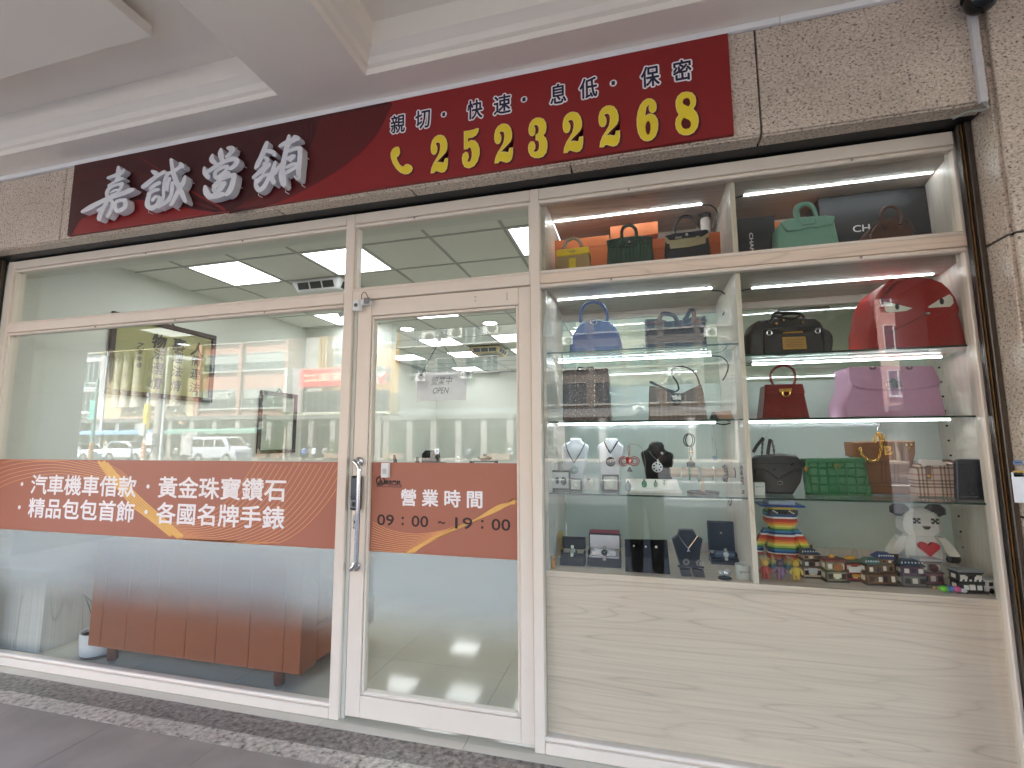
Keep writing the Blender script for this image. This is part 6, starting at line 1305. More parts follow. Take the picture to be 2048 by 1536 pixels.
for s_ in (-1, 1):
    for k in range(3): obj('side_window', MB().box(-.028+k*.019, -.014+k*.019, s_*.0162-(.0006 if s_ < 0 else 0), s_*.0162+(.0006 if s_ > 0 else 0), .02, .030), M['black'], t, **L)
    for x_ in (-.022, .022): w_ = obj('wheel', MB().lathe([(.007, 0), (.007, .004)], (x_, s_*.0165-.002, .0072), 14, 'y'), M['black'], t, **L)
obj('windscreen', MB().box(-.0372, -.0358, -.012, .012, .021, .031), M['black'], t, **L)
p = PZ(*S5S([(545, 510)])[0], ZC); t = thing('toy_figure', 'tiny grey toy figure between the brown and maroon toy houses', 'toy figure', (p.x, p.y, ZC)); obj('body', MB().lathe([(.007, 0), (.006, .01), (.003, .014)], (p.x, p.y, ZC), 10), pm('fig_grey', (.3, .32, .33), .5), t); obj('head', MB().ball((p.x, p.y, ZC+.018), .005, 8, 6), pm('fig_grey', (.3, .32, .33), .5), t)
p = PZ(*S5S([(970, 580)])[0], ZC); t = thing('toy_crate', 'tiny brown toy crate in front of the pink toy house', 'toy crate', (p.x, p.y, ZC)); bx('crate', p.x-.01, p.x+.01, p.y-.006, p.y+.01, ZC, ZC+.016, pm('crate', (.48, .36, .22), .5), t, .001); bx('label', p.x-.006, p.x+.006, p.y-.0072, p.y-.0062, ZC+.004, ZC+.012, pm('crate_l', (.8, .74, .6), .5), t, 0)

# ================================================================ furniture and fittings inside
sofa = thing('sofa', 'tan brown leather sofa seen from behind with vertical seams', 'sofa', (-2.77, .55, 0))
lb_ = leather('sofa', (.56, .32, .20), .42, .3, 260)
xs = [-3.593, -3.42]+[-3.42+.2*k for k in range(1, 8)]
xs = [-3.593]+[P(x, 1300, .13).x for x in (200, 250, 309, 370, 432, 498, 568)]+[-1.94]
for a, b_ in zip(xs[:-1], xs[1:]): obj('back_panel', MB().box(a+.0012, b_-.0012, .125, .27, .12, .78), lb_, sofa, bevel=.004, seg=2)
obj('seat_base', MB().box(-3.59, -1.945, .272, .96, .122, .33), lb_, sofa, bevel=.02); 
for s_, (a, b_) in enumerate(((-3.59, -3.42), (-2.115, -1.945))): obj('armrest', MB().box(a, b_, .272, .95, .332, .6), lb_, sofa, bevel=.03, seg=3)
for k in range(2): obj('seat_cushion', MB().box(-3.415+k*.65, -2.77+k*.65-.005, .275, .95, .332, .46), lb_, sofa, bevel=.03, seg=3)
for x, y in ((-3.45, .19), (-2.13, .19), (-3.45, .85), (-2.13, .85)):
    lg = obj('leg', MB().lathe([(.031, .022), (.034, .118)], (x, y, 0), 18), pm('leg_wood', (.34, .19, .12), .4), sofa, smooth=True); obj('metal_foot', MB().lathe([(.02, 0), (.022, .02)], (x, y, 0), 16), M['chrome'], lg, smooth=True)
ct = thing('counter', 'pale grey wood counter at the lower left behind the glass', 'counter', (-4.45, .6, 0))
lg_ = woodgrain('lam_grey', (.62, .60, .56), (.55, .53, .49), (.42, .40, .37), 'z', sc=1.2)
obj('cabinet', MB().box(-4.78, -4.10, .17, 1.5, 0, .525), lg_, ct, bevel=.002, seg=1); obj('counter_top', MB().box(-4.79, -4.06, .14, 1.52, .5255, .56), lg_, ct, bevel=.003, seg=1)
pt = thing('potted_plant', 'thin-stemmed plant in a white pot between counter and sofa', 'plant', (-3.69, .27, 0)); px_, py_ = -3.69, .27
obj('pot', MB().lathe([(.09, 0), (.105, .02), (.115, .16), (.105, .16), (.10, .12)], (px_, py_, 0), 28), pm('pot_white', (.86, .86, .87), .35), pt, smooth=True); obj('soil', MB().lathe([(.106, .0), (.106, .004)], (px_, py_, .135), 24), pm('soil', (.12, .09, .07), .9), pt)
obj('saucer', MB().lathe([(.10, .0), (.125, .006), (.13, .016), (.12, .016)], (px_+.02, py_+.02, .0), 24), pm('saucer', (.35, .26, .22), .5), pt)
random.seed(11)
for k in range(15):
    a = random.uniform(-2.9, 2.9); l_ = random.uniform(.25, .55); ln = random.uniform(.02, .16)
    q = [(px_+random.uniform(-.04, .04), py_+random.uniform(-.04, .04), .135)]; q.append((q[0][0]+math.sin(a)*ln*.3, q[0][1]+math.cos(a)*ln*.15, .135+l_*.55)); q.append((q[0][0]+math.sin(a)*ln, q[0][1]+math.cos(a)*ln*.4, .135+l_*(1 if k % 3 else .8)))
    obj('stem', MB().tube(smooth_line(q, 5), [.005-.0035*i/10 for i in range(11)], 6), pm('stem_green', (.22, .25, .16), .6, var=.2), pt, smooth=True)
# framed calligraphy on the left wall
def wallframe(lbl, y0, y1, z0, z1, cols, pc=(.68, .64, .44)):
    t = thing('framed_calligraphy', lbl, 'picture', (-4.79, (y0+y1)/2, z0), 'framed calligraphy on the left wall'); w = .05
    fm_ = pm('frame_brown', (.22, .13, .09), .4, var=.15)
    for q in ((y0, y1, z1-w, z1), (y0, y1, z0, z0+w), (y0, y0+w, z0+w, z1-w), (y1-w, y1, z0+w, z1-w)): obj('frame_bar', MB().box(-4.799, -4.765, q[0], q[1], q[2], q[3]), fm_, t, bevel=.006, seg=1)
    obj('paper', MB().box(-4.799, -4.79, y0+w, y1-w, z0+w, z1-w), pm('paper%.2f' % pc[2], pc, .5), t)
    obj('cover_glass', MB().box(-4.782, -4.779, y0+w, y1-w, z0+w, z1-w), M['glass'], t)
    obj('hanger', MB().tube([(-4.785, (y0+y1)/2-.05, z1), (-4.785, (y0+y1)/2, z1+.05), (-4.785, (y0+y1)/2+.05, z1)], .008, 6), fm_, t)
    for body, yc, zt_, s_ in cols:
        for k, c in enumerate(body):
            h_ = s_*(1.35 if k == 0 and len(body) == 4 else 1); tm = MB(); put_text(tm, c, yc-h_/2, yc+h_/2, zt_-k*s_*1.32-h_, zt_-k*s_*1.32, 0, .03, .15, fn=lambda u, z, k: (-4.789+k*.0004, u, z)); obj('character', tm, M['lett_b'], t)
wallframe('gold calligraphy scroll in a brown frame on the left wall', .905, 2.062, 1.912, 2.704, [('人情理法', 1.83, 2.58, .115), ('事理法情', 1.61, 2.58, .115), ('物法理情', 1.39, 2.58, .115), ('乙未年春', 1.2, 2.45, .05)])
wallframe('smaller framed scroll further back on the left wall', 2.79, 3.5, 1.3, 2.135, [], (.80, .80, .76))
# cassette air conditioners
def cassette(lbl, x, y, m, w=.60):
    t = thing('ceiling_air_conditioner', lbl, 'air conditioner', (x, y, CH), 'ceiling cassette units'); a = w/2
    obj('housing', MB().add([(x-a, y-a, CH-.001), (x+a, y-a, CH-.001), (x+a, y+a, CH-.001), (x-a, y+a, CH-.001), (x-a*.82, y-a*.82, CH-.12), (x+a*.82, y-a*.82, CH-.12), (x+a*.82, y+a*.82, CH-.12), (x-a*.82, y+a*.82, CH-.12)], [(0, 1, 2, 3), (7, 6, 5, 4), (4, 5, 1, 0), (5, 6, 2, 1), (6, 7, 3, 2), (7, 4, 0, 3)]), m, t, bevel=.02, seg=3)
    for s_ in range(4):
        for k in range(3):
            u0, u1 = -a*.72+k*a*.5, -a*.72+k*a*.5+a*.44; mb = MB(); vs = []
            for u, h_ in ((u0, .03), (u1, .03), (u1, .095), (u0, .095)):
                d_ = a*(1-.18*h_/.12)+.003; x_, y_ = [(u, -d_), (d_, u), (-u, d_), (-d_, -u)][s_]; vs.append((x+x_, y+y_, CH-h_))
            obj('vent', mb.add(vs, [(0, 1, 2, 3)]), pm('vent_dark', (.16, .17, .15), .6), t)
    obj('round_grille', MB().lathe([(a*.55, 0), (a*.55, -.006), (a*.5, -.008)], (x, y, CH-.1205), 28), pm('grille_grey', (.55, .56, .52), .6), t, smooth=True)
cassette('white ceiling cassette air conditioner near the top of the big window', -3.2, 2.02, M['white'])
cassette('tan rimmed round ceiling cassette unit seen deep in the door', -2.62, 5.95, pm('tan_rim', (.72, .64, .46), .5))
for x, y, lb in ((-3.318, 4.03, 'round downlight left of the open sign'), (-1.998, 4.017, 'round downlight right of the open sign')):
    t = thing('downlight', lb, 'downlight', (x, y, CH), 'round downlights'); obj('rim', MB().lathe([(.12, 0), (.12, -.01), (.1, -.012)], (x, y, CH-.0005), 24), M['white'], t, smooth=True); obj('lamp', MB().lathe([(.098, 0), (.098, -.001)], (x, y, CH-.013), 24), M['downlight'], t)
for (x, y), lb in (((688, 625), 'white track spotlight in the upper right of the big window'), ((497, 640), 'pair of white spotlights on the wall beyond the scroll')):
    p = PZ(x, y, CH-.09); t = thing('spotlight', lb, 'spotlight', (p.x, p.y, CH), 'track spotlights')
    obj('stem', MB().tube([(p.x, p.y, CH-.001), (p.x, p.y, CH-.06)], .008, 8), M['white'], t); obj('head', MB().tube([(p.x+.05, p.y+.02, CH-.05), (p.x-.06, p.y-.02, CH-.13)], [.03, .035], 14), M['white'], t, smooth=True)
# open / closed sign on the door
os_ = thing('open_sign', 'translucent hanging open sign with grey lettering inside the door', 'sign', (-1.04, .05, 1.70))
Yo = .05; A, B = P(834, 745, Yo), P(932, 800, Yo)
obj('plate', MB().box(A.x, B.x, Yo, Yo+.004, B.z, A.z), pm('sign_plate', (.80, .79, .80), .35), os_, bevel=.001, seg=1)
put = MB(); x0, x1 = P(863, 760, Yo).x, P(905, 760, Yo).x; put_text(put, '營業中', x0, x1, P(884, 770, Yo).z, P(884, 753, Yo).z, Yo-.0006, .0, .3); obj('lettering', put, pm('sign_ink', (.22, .24, .27), .5), os_)
put = MB(); x0, x1 = P(866, 780, Yo).x, P(898, 780, Yo).x; put_text(put, 'OPEN', x0, x1, P(884, 787, Yo).z, P(884, 775, Yo).z, Yo-.0006, .012, .3); obj('lettering', put, pm('sign_ink', (.22, .24, .27), .5), os_)
hk = P(881, 680, Yo); obj('suction_hook', MB().lathe([(.014, 0), (.010, .012), (.004, .016)], (hk.x, .0295, hk.z), 14, 'y'), pm('suction', (.75, .75, .72), .3), os_)
for x, y in ((843, 748), (925, 748)):
    q = P(x, y, Yo); obj('cord', MB().tube([(hk.x, Yo-.006, hk.z), (q.x, Yo, q.z)], .0025, 6), pm('cord_grey', (.35, .34, .32), .7), os_); obj('clip', MB().box(q.x-.008, q.x+.008, Yo-.004, Yo+.008, q.z-.012, q.z+.004), M['black'], os_, bevel=.001, seg=1)
# desk, chairs and small things seen just above the printed band
dsk = thing('office_desk', 'office desk behind the door just visible over the printed band', 'desk', (-2.3, 4.6, 0)); dz = 1.02
obj('desk_top', MB().box(-3.3, -1.2, 4.2, 4.9, dz-.04, dz), lg_, dsk, bevel=.004); 
for x in (-3.25, -1.29): obj('side_panel', MB().box(x, x+.04, 4.22, 4.88, 0, dz-.0405), lg_, dsk)
obj('front_panel', MB().box(-3.2, -1.3, 4.24, 4.27, .1, dz-.041), lg_, dsk)
def on_desk(x, y, Y=4.4): q = P(x, y, Y); return q
ch = thing('office_chair', 'black office chair with a glossy headrest behind the desk', 'chair', (P(862, 920, 5.3).x, 5.3, 0)); X = ch.location.x; pc = P(862, 912, 5.3)
obj('headrest', MB().pillow([(X-.17, pc.z-.12), (X+.17, pc.z-.12), (X+.15, pc.z+.06), (X+.08, pc.z+.1), (X-.1, pc.z+.1), (X-.16, pc.z+.04)], 5.25, .1, .1), pm('chair_black', (.04, .04, .045), .18), ch, smooth=True)
obj('backrest', MB().pillow([(X-.24, .55), (X+.24, .55), (X+.24, 1.0), (X+.18, pc.z-.1), (X-.18, pc.z-.1), (X-.24, 1.0)], 5.3, .09, .08), pm('chair_black', (.04, .04, .045), .18), ch, smooth=True)
obj('seat', MB().box(X-.26, X+.26, 4.95, 5.35, .45, .54), pm('chair_black', (.04, .04, .045), .18), ch, bevel=.03); obj('gas_lift', MB().lathe([(.03, .08), (.03, .45)], (X, 5.15, 0), 12), M['chrome'], ch)
for k in range(5): obj('foot', MB().tube([(X, 5.15, .09), (X+.3*math.cos(k*1.257), 5.15+.3*math.sin(k*1.257), .05)], [.03, .018], 8), M['black'], ch)
t = thing('desk_monitor', 'dark oval device lying beside the black chair', 'device', on_desk(886, 922)); q = on_desk(886, 920); obj('shell', MB().ball((q.x, 4.4, dz+.06), (.13, .05, .06), 16, 8), M['black'], t, smooth=True); obj('screen', MB().ball((q.x, 4.39, dz+.06), (.115, .05, .045), 16, 8), pm('screen_grey', (.25, .27, .27), .2), t, smooth=True)
t = thing('calendar_stand', 'black triangular desk calendar', 'calendar', on_desk(784, 924)); q = on_desk(784, 924); obj('panels', MB().prism([(q.x-.075, dz+.001), (q.x+.075, dz+.001), (q.x, dz+.11+max(0, q.z-dz))], 4.38, 4.5), M['black'], t); obj('inner', MB().prism([(q.x-.04, dz+.005), (q.x+.04, dz+.005), (q.x, dz+.06)], 4.375, 4.379), pm('cal_grey', (.4, .4, .4), .5), t)
t = thing('water_bottle', 'dark tumbler with a pump top on the desk', 'bottle', on_desk(832, 922)); q = on_desk(832, 922); obj('body', MB().lathe([(.035, 0), (.035, .12), (.025, .13)], (q.x, 4.45, dz), 16), pm('tumbler', (.20, .18, .17), .4), t); obj('pump', MB().lathe([(.015, .131), (.03, .16), (.012, .19)], (q.x, 4.45, dz), 12), M['black'], t)
t = thing('shrine_table', 'small dark stand with a brass ornament on the desk', 'stand', on_desk(964, 922)); q = on_desk(964, 922)
obj('top', MB().box(q.x-.2, q.x+.2, 4.4, 4.56, dz+.12, dz+.135), M['black'], t)
for s_ in (-1, 1): obj('leg', MB().box(q.x+s_*.19-.01, q.x+s_*.19+.01, 4.41, 4.55, dz, dz+.1195), M['black'], t)
t = thing('brass_ornament', 'squat brass ornament standing on the small dark stand', 'ornament', (q.x+.02, 4.48, dz+.135)); obj('bowl', MB().lathe([(.05, 0), (.1, .03), (.11, .05), (.06, .07)], (q.x+.02, 4.48, dz+.1355), 18), pm('brass_dull', (.42, .36, .18), .4, .7), t, smooth=True); obj('finial', MB().ball((q.x+.02, 4.48, dz+.225), (.03, .03, .025), 10, 6), pm('brass_dull', (.42, .36, .18), .4, .7), t)
t = thing('figurine', 'white seated figurine on the desk', 'figurine', on_desk(913, 922)); q = on_desk(913, 922)
obj('robe', MB().lathe([(.09, 0), (.085, .03), (.05, .06), (.045, .11), (.05, .13), (.02, .15)], (q.x, 4.45, dz), 16), M['white'], t, smooth=True); obj('head', MB().ball((q.x, 4.45, dz+.175), .03, 12, 8), M['white'], t, smooth=True)
# split air conditioner behind the cabinet
ac = thing('wall_air_conditioner', 'white split air conditioner on the wall behind the black doctor bag', 'air conditioner', (1.35, 2.1, 2.55)); A, B = P(1545, 560, 2.02), P(1668, 618, 2.02)
obj('casing', MB().add([(A.x, 2.02, B.z+.05), (B.x, 2.02, B.z+.05), (B.x, 1.98, A.z+.12), (A.x, 1.98, A.z+.12), (A.x, 2.195, B.z), (B.x, 2.195, B.z), (B.x, 2.195, A.z+.16), (A.x, 2.195, A.z+.16)], [(0, 1, 2, 3), (7, 6, 5, 4), (0, 4, 5, 1), (1, 5, 6, 2), (2, 6, 7, 3), (3, 7, 4, 0)]), M['white'], ac, bevel=.015, seg=3)
obj('louvre', MB().box(A.x+.03, B.x-.03, 2.02, 2.05, B.z+.012, B.z+.03), pm('louvre', (.4, .42, .42), .4), ac); obj('badge', MB().box(B.x-.09, B.x-.06, 2.0, 2.012, B.z+.1, B.z+.13), M['black'], ac)
# fixtures on the granite: trunking, wire, dome camera, notices
t = thing('cable_trunking', 'white plastic cable trunking running up the granite beside the column', 'trunking', (1.35, FRONT, SOF)); a, b_ = P(1947, 30, FRONT-.02), P(1972, 205, FRONT-.02)
tk = MB(); A0, A1 = P(1941, 0, FRONT-.02), P(1957, 0, FRONT-.02); B0, B1 = P(1962, 203, FRONT-.02), P(1975, 201, FRONT-.02)
obj('channel', MB().box(B0.x, B1.x+.004, FRONT-.02, FRONT-.0005, B0.z, 3.327), pm('pvc', (.80, .79, .80), .45), t, bevel=.002, seg=1)
obj('loose_cable', MB().tube(smooth_line([(B0.x+.015, FRONT-.01, B0.z), (B0.x+.02, FRONT-.015, B0.z-.03), (B0.x-.01, FRONT+.04, SOF-.012), (B0.x-.04, FRONT+.08, SOF-.006)], 5), .006, 8), pm('cable_grey', (.62, .62, .60), .5), t, smooth=True)
p = P(1962, -2, FRONT-.07); t = thing('security_camera', 'black dome security camera at the top right corner', 'security camera', (p.x, p.y, p.z)); obj('dome', MB().ball((p.x, p.y, p.z), .055, 20, 12), pm('dome_black', (.02, .02, .022), .08), t, smooth=True); obj('mount', MB().lathe([(.06, 0), (.06, .05)], (p.x, p.y, p.z+.02), 20), M['black'], t, smooth=True)
for k, (x, y, w_, h_, c, lb) in enumerate(((2046, 975, .03, .11, (.86, .86, .88), 'white rounded notice on the granite column'), (2037, 948, .016, .022, (.75, .60, .20), 'gold sticker on the granite column'), (2036, 925, .014, .016, (.35, .45, .60), 'blue sticker above the gold sticker on the column'))):
    p = P(x, y, FRONT-.003); t = obj('notice_sticker', MB().box(p.x-w_, p.x+w_, FRONT-.004, FRONT-.0008, p.z-h_*.5, p.z+h_*.5), pm('stk%d' % k, c, .4), bevel=.0008, seg=1); tag(t, lb, 'notice')
    if k: obj('print_line', MB().box(p.x-w_*.7, p.x+w_*.7, FRONT-.0048, FRONT-.0042, p.z-h_*.1, p.z+h_*.1), M['black'], t)
# ================================================================ across the street (seen mirrored in the glass)
DB = 36.0
def RX(px, D=DB, py=800): return MR(px, py, D).x
def RZ(px, py, D=DB): return MR(px, py, D).z
wgl = pm('far_glass', (.20, .25, .27), .12, var=.25, scale=.8); wfr = pm('far_frame', (.74, .74, .72), .5)
acm = pm('far_ac', (.80, .80, .77), .5); fan_m = pm('far_fan', (.25, .25, .25), .6)
def tiled(name, c, sc=1.0, line=.72):
    m, n, l, b = nt(name); tc = n.new('ShaderNodeTexCoord'); mp = n.new('ShaderNodeMapping'); l.new(tc.outputs['Object'], mp.inputs[0]); mp.inputs['Rotation'].default_value = (math.pi/2, 0, 0)
    br = n.new('ShaderNodeTexBrick'); br.inputs['Scale'].default_value = 2.2*sc; br.offset = 0; c = lin(c); br.inputs['Color1'].default_value = (*c, 1); br.inputs['Color2'].default_value = (*[q*.9 for q in c], 1); br.inputs['Mortar'].default_value = (*[q*line for q in c], 1); br.inputs['Mortar Size'].default_value = .02; l.new(mp.outputs[0], br.inputs[0])
    nz = n.new('ShaderNodeTexNoise'); nz.inputs['Scale'].default_value = .5; nz.inputs['Detail'].default_value = 6; l.new(tc.outputs['Object'], nz.inputs[0]); r = ramp(n, l, nz.outputs[0], [(.3, (.72, .70, .68)), (.65, (1.05, 1.05, 1.05))])
    mx = n.new('ShaderNodeMix'); mx.data_type = 'RGBA'; mx.blend_type = 'MULTIPLY'; mx.inputs['Factor'].default_value = .8; l.new(br.outputs[0], mx.inputs['A']); l.new(r.outputs[0], mx.inputs['B']); l.new(mx.outputs['Result'], b.inputs['Base Color']); b.inputs['Roughness'].default_value = .6; return m
def far_building(lbl, px0, px1, H, m, D=DB, depth=9):
    x0, x1 = RX(px0, D), RX(px1, D); t = thing('street_building', lbl, 'building', ((x0+x1)/2, -D-depth/2, 0), 'buildings across the street')
    obj('wall', MB().box(x0, x1, -D-depth, -D, 0, H), m, t); obj('parapet', MB().box(x0, x1, -D-.4, -D+.12, H, H+.5), m, t)
    return t, x0, x1
def window(t, x0, x1, z0, z1, D=DB, mull=1, sill=True, fm=None, q=.07):
    w = obj('window', MB().box(x0, x1, -D+.005, -D+.03, z0, z1), wgl, t); f = MB()
    f.box(x0-q, x1+q, -D+.032, -D+.09, z1, z1+q); f.box(x0-q, x0, -D+.032, -D+.09, z0, z1); f.box(x1, x1+q, -D+.032, -D+.09, z0, z1)
    for k in range(1, mull+1): f.box(x0+(x1-x0)*k/(mull+1)-q/2, x0+(x1-x0)*k/(mull+1)+q/2, -D+.032, -D+.08, z0, z1)
    obj('window_frame', f, fm or wfr, w)
    if sill: obj('window_sill', MB().box(x0-.12, x1+.12, -D+.005, -D+.22, z0-.14, z0-.005), fm or wfr, w)
    return w
def outdoor_ac(t, x, z, D=DB, s=1.0):
    a = obj('outdoor_unit', MB().box(x-.45*s, x+.45*s, -D+.01, -D+.42, z-.33*s, z+.33*s), acm, t); obj('fan', MB().lathe([(.26*s, 0), (.26*s, .02), (.08*s, .03)], (x+.1*s, -D+.425, z), 14, 'y'), fan_m, a); return a
def awning(t, x0, x1, z0, z1, m, D=DB, out=1.4):
    return obj('awning', MB().add([(x0, -D+.01, z1), (x1, -D+.01, z1), (x1, -D+out, z0), (x0, -D+out, z0), (x0, -D+.01, z1-.1), (x1, -D+.01, z1-.1), (x1, -D+out, z0-.3), (x0, -D+out, z0-.3)], [(0, 1, 2, 3), (7, 6, 5, 4), (3, 2, 6, 7), (0, 3, 7, 4), (1, 5, 6, 2), (0, 4, 5, 1)]), m, t)
def shopfront(t, x0, x1, z1, m=None, D=DB, n=3):
    obj('added_shade_canopy', MB().box(x0-.3, x1+.3, -D+.02, -D+2.9, z1+.12, z1+.5), pm('far_canopy', (.46, .45, .43), .7), t)  # canopy added to put the ground-floor shopfronts in shade
    for k in range(n+1): obj('arcade_pillar', MB().box(x0+(x1-x0)*k/n-.25, x0+(x1-x0)*k/n+.25, -D+2.3, -D+2.8, 0, z1+.119), pm('far_pillar', (.60, .58, .55), .7), t)
    for k in range(n):
        a, b_ = x0+(x1-x0)*(k+.04)/n, x0+(x1-x0)*(k+.96)/n; s = obj('shop_opening', MB().box(a, b_, -D+.004, -D+.02, .02, z1), m or pm('far_shop', (.22, .24, .25), .3, var=.3, scale=.6), t)
        obj('shop_mullion', MB().box((a+b_)/2-.06, (a+b_)/2+.06, -D+.022, -D+.06, .02, z1), wfr, s)
# pale tower on the left
t, x0, x1 = far_building('tall pale tower mirrored at the left of the big window', 60, 205, 26, pm('far_pale', (.72, .72, .71), .6, var=.06, scale=.4))
for a, b_ in ((118, 141), (88, 98)): obj('white_pilaster', MB().box(RX(a), RX(b_), -DB+.005, -DB+.5, 0, 25), pm('far_white', (.92, .92, .90), .6), t)
for k in range(6):
    for a, b_ in ((163, 192), (142, 152), (100, 114)): window(t, RX(a), RX(b_), 4.6+k*3.3, 6.9+k*3.3, mull=2)
shopfront(t, RX(120), RX(200), 3.4)
# classical house
cr = pm('far_cream', (.72, .68, .56), .6, var=.08, scale=.6)
t, x0, x1 = far_building('cream classical townhouse with tall columns mirrored behind the scroll', 207, 387, RZ(300, 682), cr)
for a in (247, 263, 285, 322, 343, 363): 
    c = RX(a); o_ = obj('column', MB().lathe([(.55, 5.0), (.45, 5.5), (.4, RZ(300, 706)-.5), (.62, RZ(300, 706))], (c, -DB+.7, 0), 14), pm('far_colm', (.78, .75, .67), .6), t, smooth=True)
obj('cornice', MB().box(x0, x1, -DB+.005, -DB+1.6, RZ(300, 706), RZ(300, 697)), cr, t); obj('frieze', MB().box(x0, x1, -DB+.005, -DB+1.2, RZ(300, 697)+.01, RZ(300, 686)), pm('far_colm', (.78, .75, .67), .6), t)
for a, b_ in ((250, 261), (267, 281), (290, 318), (327, 340), (347, 360)):
    for y0, y1 in ((742, 716), (775, 755), (822, 795)): window(t, RX(a), RX(b_), RZ(300, y0), RZ(300, y1), mull=1)
obj('pink_band', MB().box(x0, x1, -DB+.006, -DB+.9, RZ(300, 850), RZ(300, 834)), pm('far_pinkband', (.80, .66, .58), .6), t); awning(t, RX(235), RX(378), RZ(300, 864), RZ(300, 855), pm('awn_blue', (.52, .66, .80), .6), out=3.6); shopfront(t, x0+1, x1-1, 3.2, n=4)
# pink building
pkm = tiled('far_pink', (.76, .57, .50))
t, x0, x1 = far_building('pink tiled office block mirrored in the middle of the big window', 388, 577, 17.5, pkm)
for y0, y1 in ((684, 655), (741, 708), (816, 779), (628, 600)):
    for a, b_ in ((404, 476), (485, 569)):
        w = window(t, RX(a), RX(b_), RZ(485, y0), RZ(485, y1), mull=3)
        obj('blind', MB().box(RX(a)+.1, RX(b_)-.1, -DB+.031, -DB+.036, RZ(485, y1)-.9, RZ(485, y1)-.02), pm('blind', (.62, .64, .62), .7), w)
for a in (480.5, 399, 573): obj('pier', MB().box(RX(a-3), RX(a+3), -DB+.006, -DB+.35, 3.9, 17.4), pkm, t)
for a, y_ in ((398, 786), (463, 789), (527, 787)): outdoor_ac(t, RX(a), RZ(485, y_), s=.75)
awning(t, x0+.5, x1-.3, RZ(485, 862), RZ(485, 850), pm('awn_green', (.50, .66, .60), .6), out=3.6); shopfront(t, x0+.5, x1-.5, 3.3, n=4)
# grey gable and yellow building
t, x0, x1 = far_building('bare grey concrete gable wall mirrored left of the mullion', 577, 640, 16.5, granite('far_conc', [(.18, .18, .17), (.34, .34, .32), (.42, .42, .40), (.47, .47, .45), (.52, .52, .5)], .006, .8), 37.5)
ylm = tiled('far_yellow', (.76, .60, .31), 1.3)
t, x0, x1 = far_building('yellow tiled building mirrored beside the mullion', 641, 796, 16, ylm)
for k in range(3): obj('tile_fin', MB().box(RX(643+k*6), RX(647+k*6), -DB+.006, -DB+.7, 6.5, 15.8), ylm, t)
for a, b_, y0, y1 in ((668, 736, 704, 667), (668, 736, 728, 712), (740, 790, 690, 668)): window(t, RX(a), RX(b_), RZ(700, y0), RZ(700, y1), mull=2)
outdoor_ac(t, RX(674), RZ(700, 689)); outdoor_ac(t, RX(755), RZ(700, 685))
window(t, RX(600), RX(690), RZ(650, 824), RZ(650, 783), mull=6); window(t, RX(700), RX(775), RZ(700, 824), RZ(700, 783), mull=5)
for k, c in enumerate(((.80, .78, .66), (.45, .58, .62), (.62, .55, .55), (.82, .78, .62))): obj('fascia_stripe', MB().box(RX(584), RX(790), -DB+.006, -DB+1.0+.05*k, RZ(650, 850)+.75-.3*k, RZ(650, 850)+.99-.3*k), pm('fas%d' % k, c, .6), t)
obj('lower_block', MB().box(RX(580), RX(641), -DB-3, -DB, 0, RZ(650, 737)), pm('far_pale', (.72, .72, .71), .6), t); shopfront(t, RX(584), RX(790), 3.2, n=5)
bs_ = thing('billboard_sign', 'red shop billboard with pale characters mirrored by the mullion', 'sign', (RX(665, 34.6), -34.6, RZ(665, 773, 34.6))); a, b_ = RX(597, 34.6), RX(742, 34.6); z0, z1 = RZ(665, 772, 34.6), RZ(665, 737, 34.6)
obj('board', MB().box(a, b_, -34.75, -34.6, z0, z1), pm('bill_red', (.85, .22, .20), .5), bs_); obj('border', MB().box(a-.1, b_+.1, -34.9, -34.76, z0-.1, z1+.1), pm('bill_edge', (.9, .6, .55), .5), bs_)
for body, q0, q1, h0, h1 in (('圍業醫主', 636, 735, .3, .75), ('寵物醫院', 605, 632, .55, .75), ('動物醫療', 605, 632, .3, .48)):
    tm = MB(); xa, xb = RX(q0, 34.6), RX(q1, 34.6); put_text(tm, body[::-1], -xb, -xa, z0+(z1-z0)*h0, z0+(z1-z0)*h1, 0, 0, fn=lambda u, z, k: (-u, -34.595, z)); obj('lettering', tm, pm('bill_text', (.97, .90, .75), .5), bs_)
lg = thing('tree_logo_sign', 'white and red tree logo sign mirrored in the door glass', 'sign', (RX(760, 34.6), -34.6, z0)); a, b_ = RX(745, 34.6), RX(775, 34.6)
obj('board', MB().box(a, b_, -34.75, -34.6, z0, z1), pm('bill_pink', (.80, .40, .38), .5), lg); cxx, czz = (a+b_)/2, (z0+z1)/2
obj('white_fan', MB().prism([(cxx-.35, z0), (cxx+.35, z0), (b_-.3, z1), (a+.1, z1)], -34.595, -34.58), wfr, lg)
for dx, dz, r in ((-.1, .55, .32), (.75, .35, .25), (-.8, .3, .22), (.7, -.35, .22), (-.75, -.3, .22)): obj('dot', MB().lathe([(r, 0), (r, .01)], (cxx+dx, -34.578, czz+dz), 12, 'y'), pm('dot_green', (.30, .36, .30), .5), lg)
obj('tree_stem', MB().prism([(cxx-.15, z0), (cxx+.15, z0), (cxx+.5, czz+.2), (cxx, czz-.2), (cxx-.4, czz+.1)], -34.577, -34.57), pm('bill_red', (.85, .22, .20), .5), lg)
vs = thing('vertical_sign', 'tall narrow shop sign mirrored between pink and red signs', 'sign', (RX(584, 34.8), -34.8, RZ(584, 825, 34.8))); a, b_ = RX(572, 34.8), RX(592, 34.8)
obj('panel', MB().box(a, b_, -35.6, -35.4, RZ(584, 824, 34.8), RZ(584, 735, 34.8)), pm('vs_grey', (.62, .56, .57), .5), vs); obj('white_edge', MB().box(a-.3, a-.02, -35.6, -34.8, RZ(584, 824, 34.8), RZ(584, 735, 34.8)), wfr, vs)
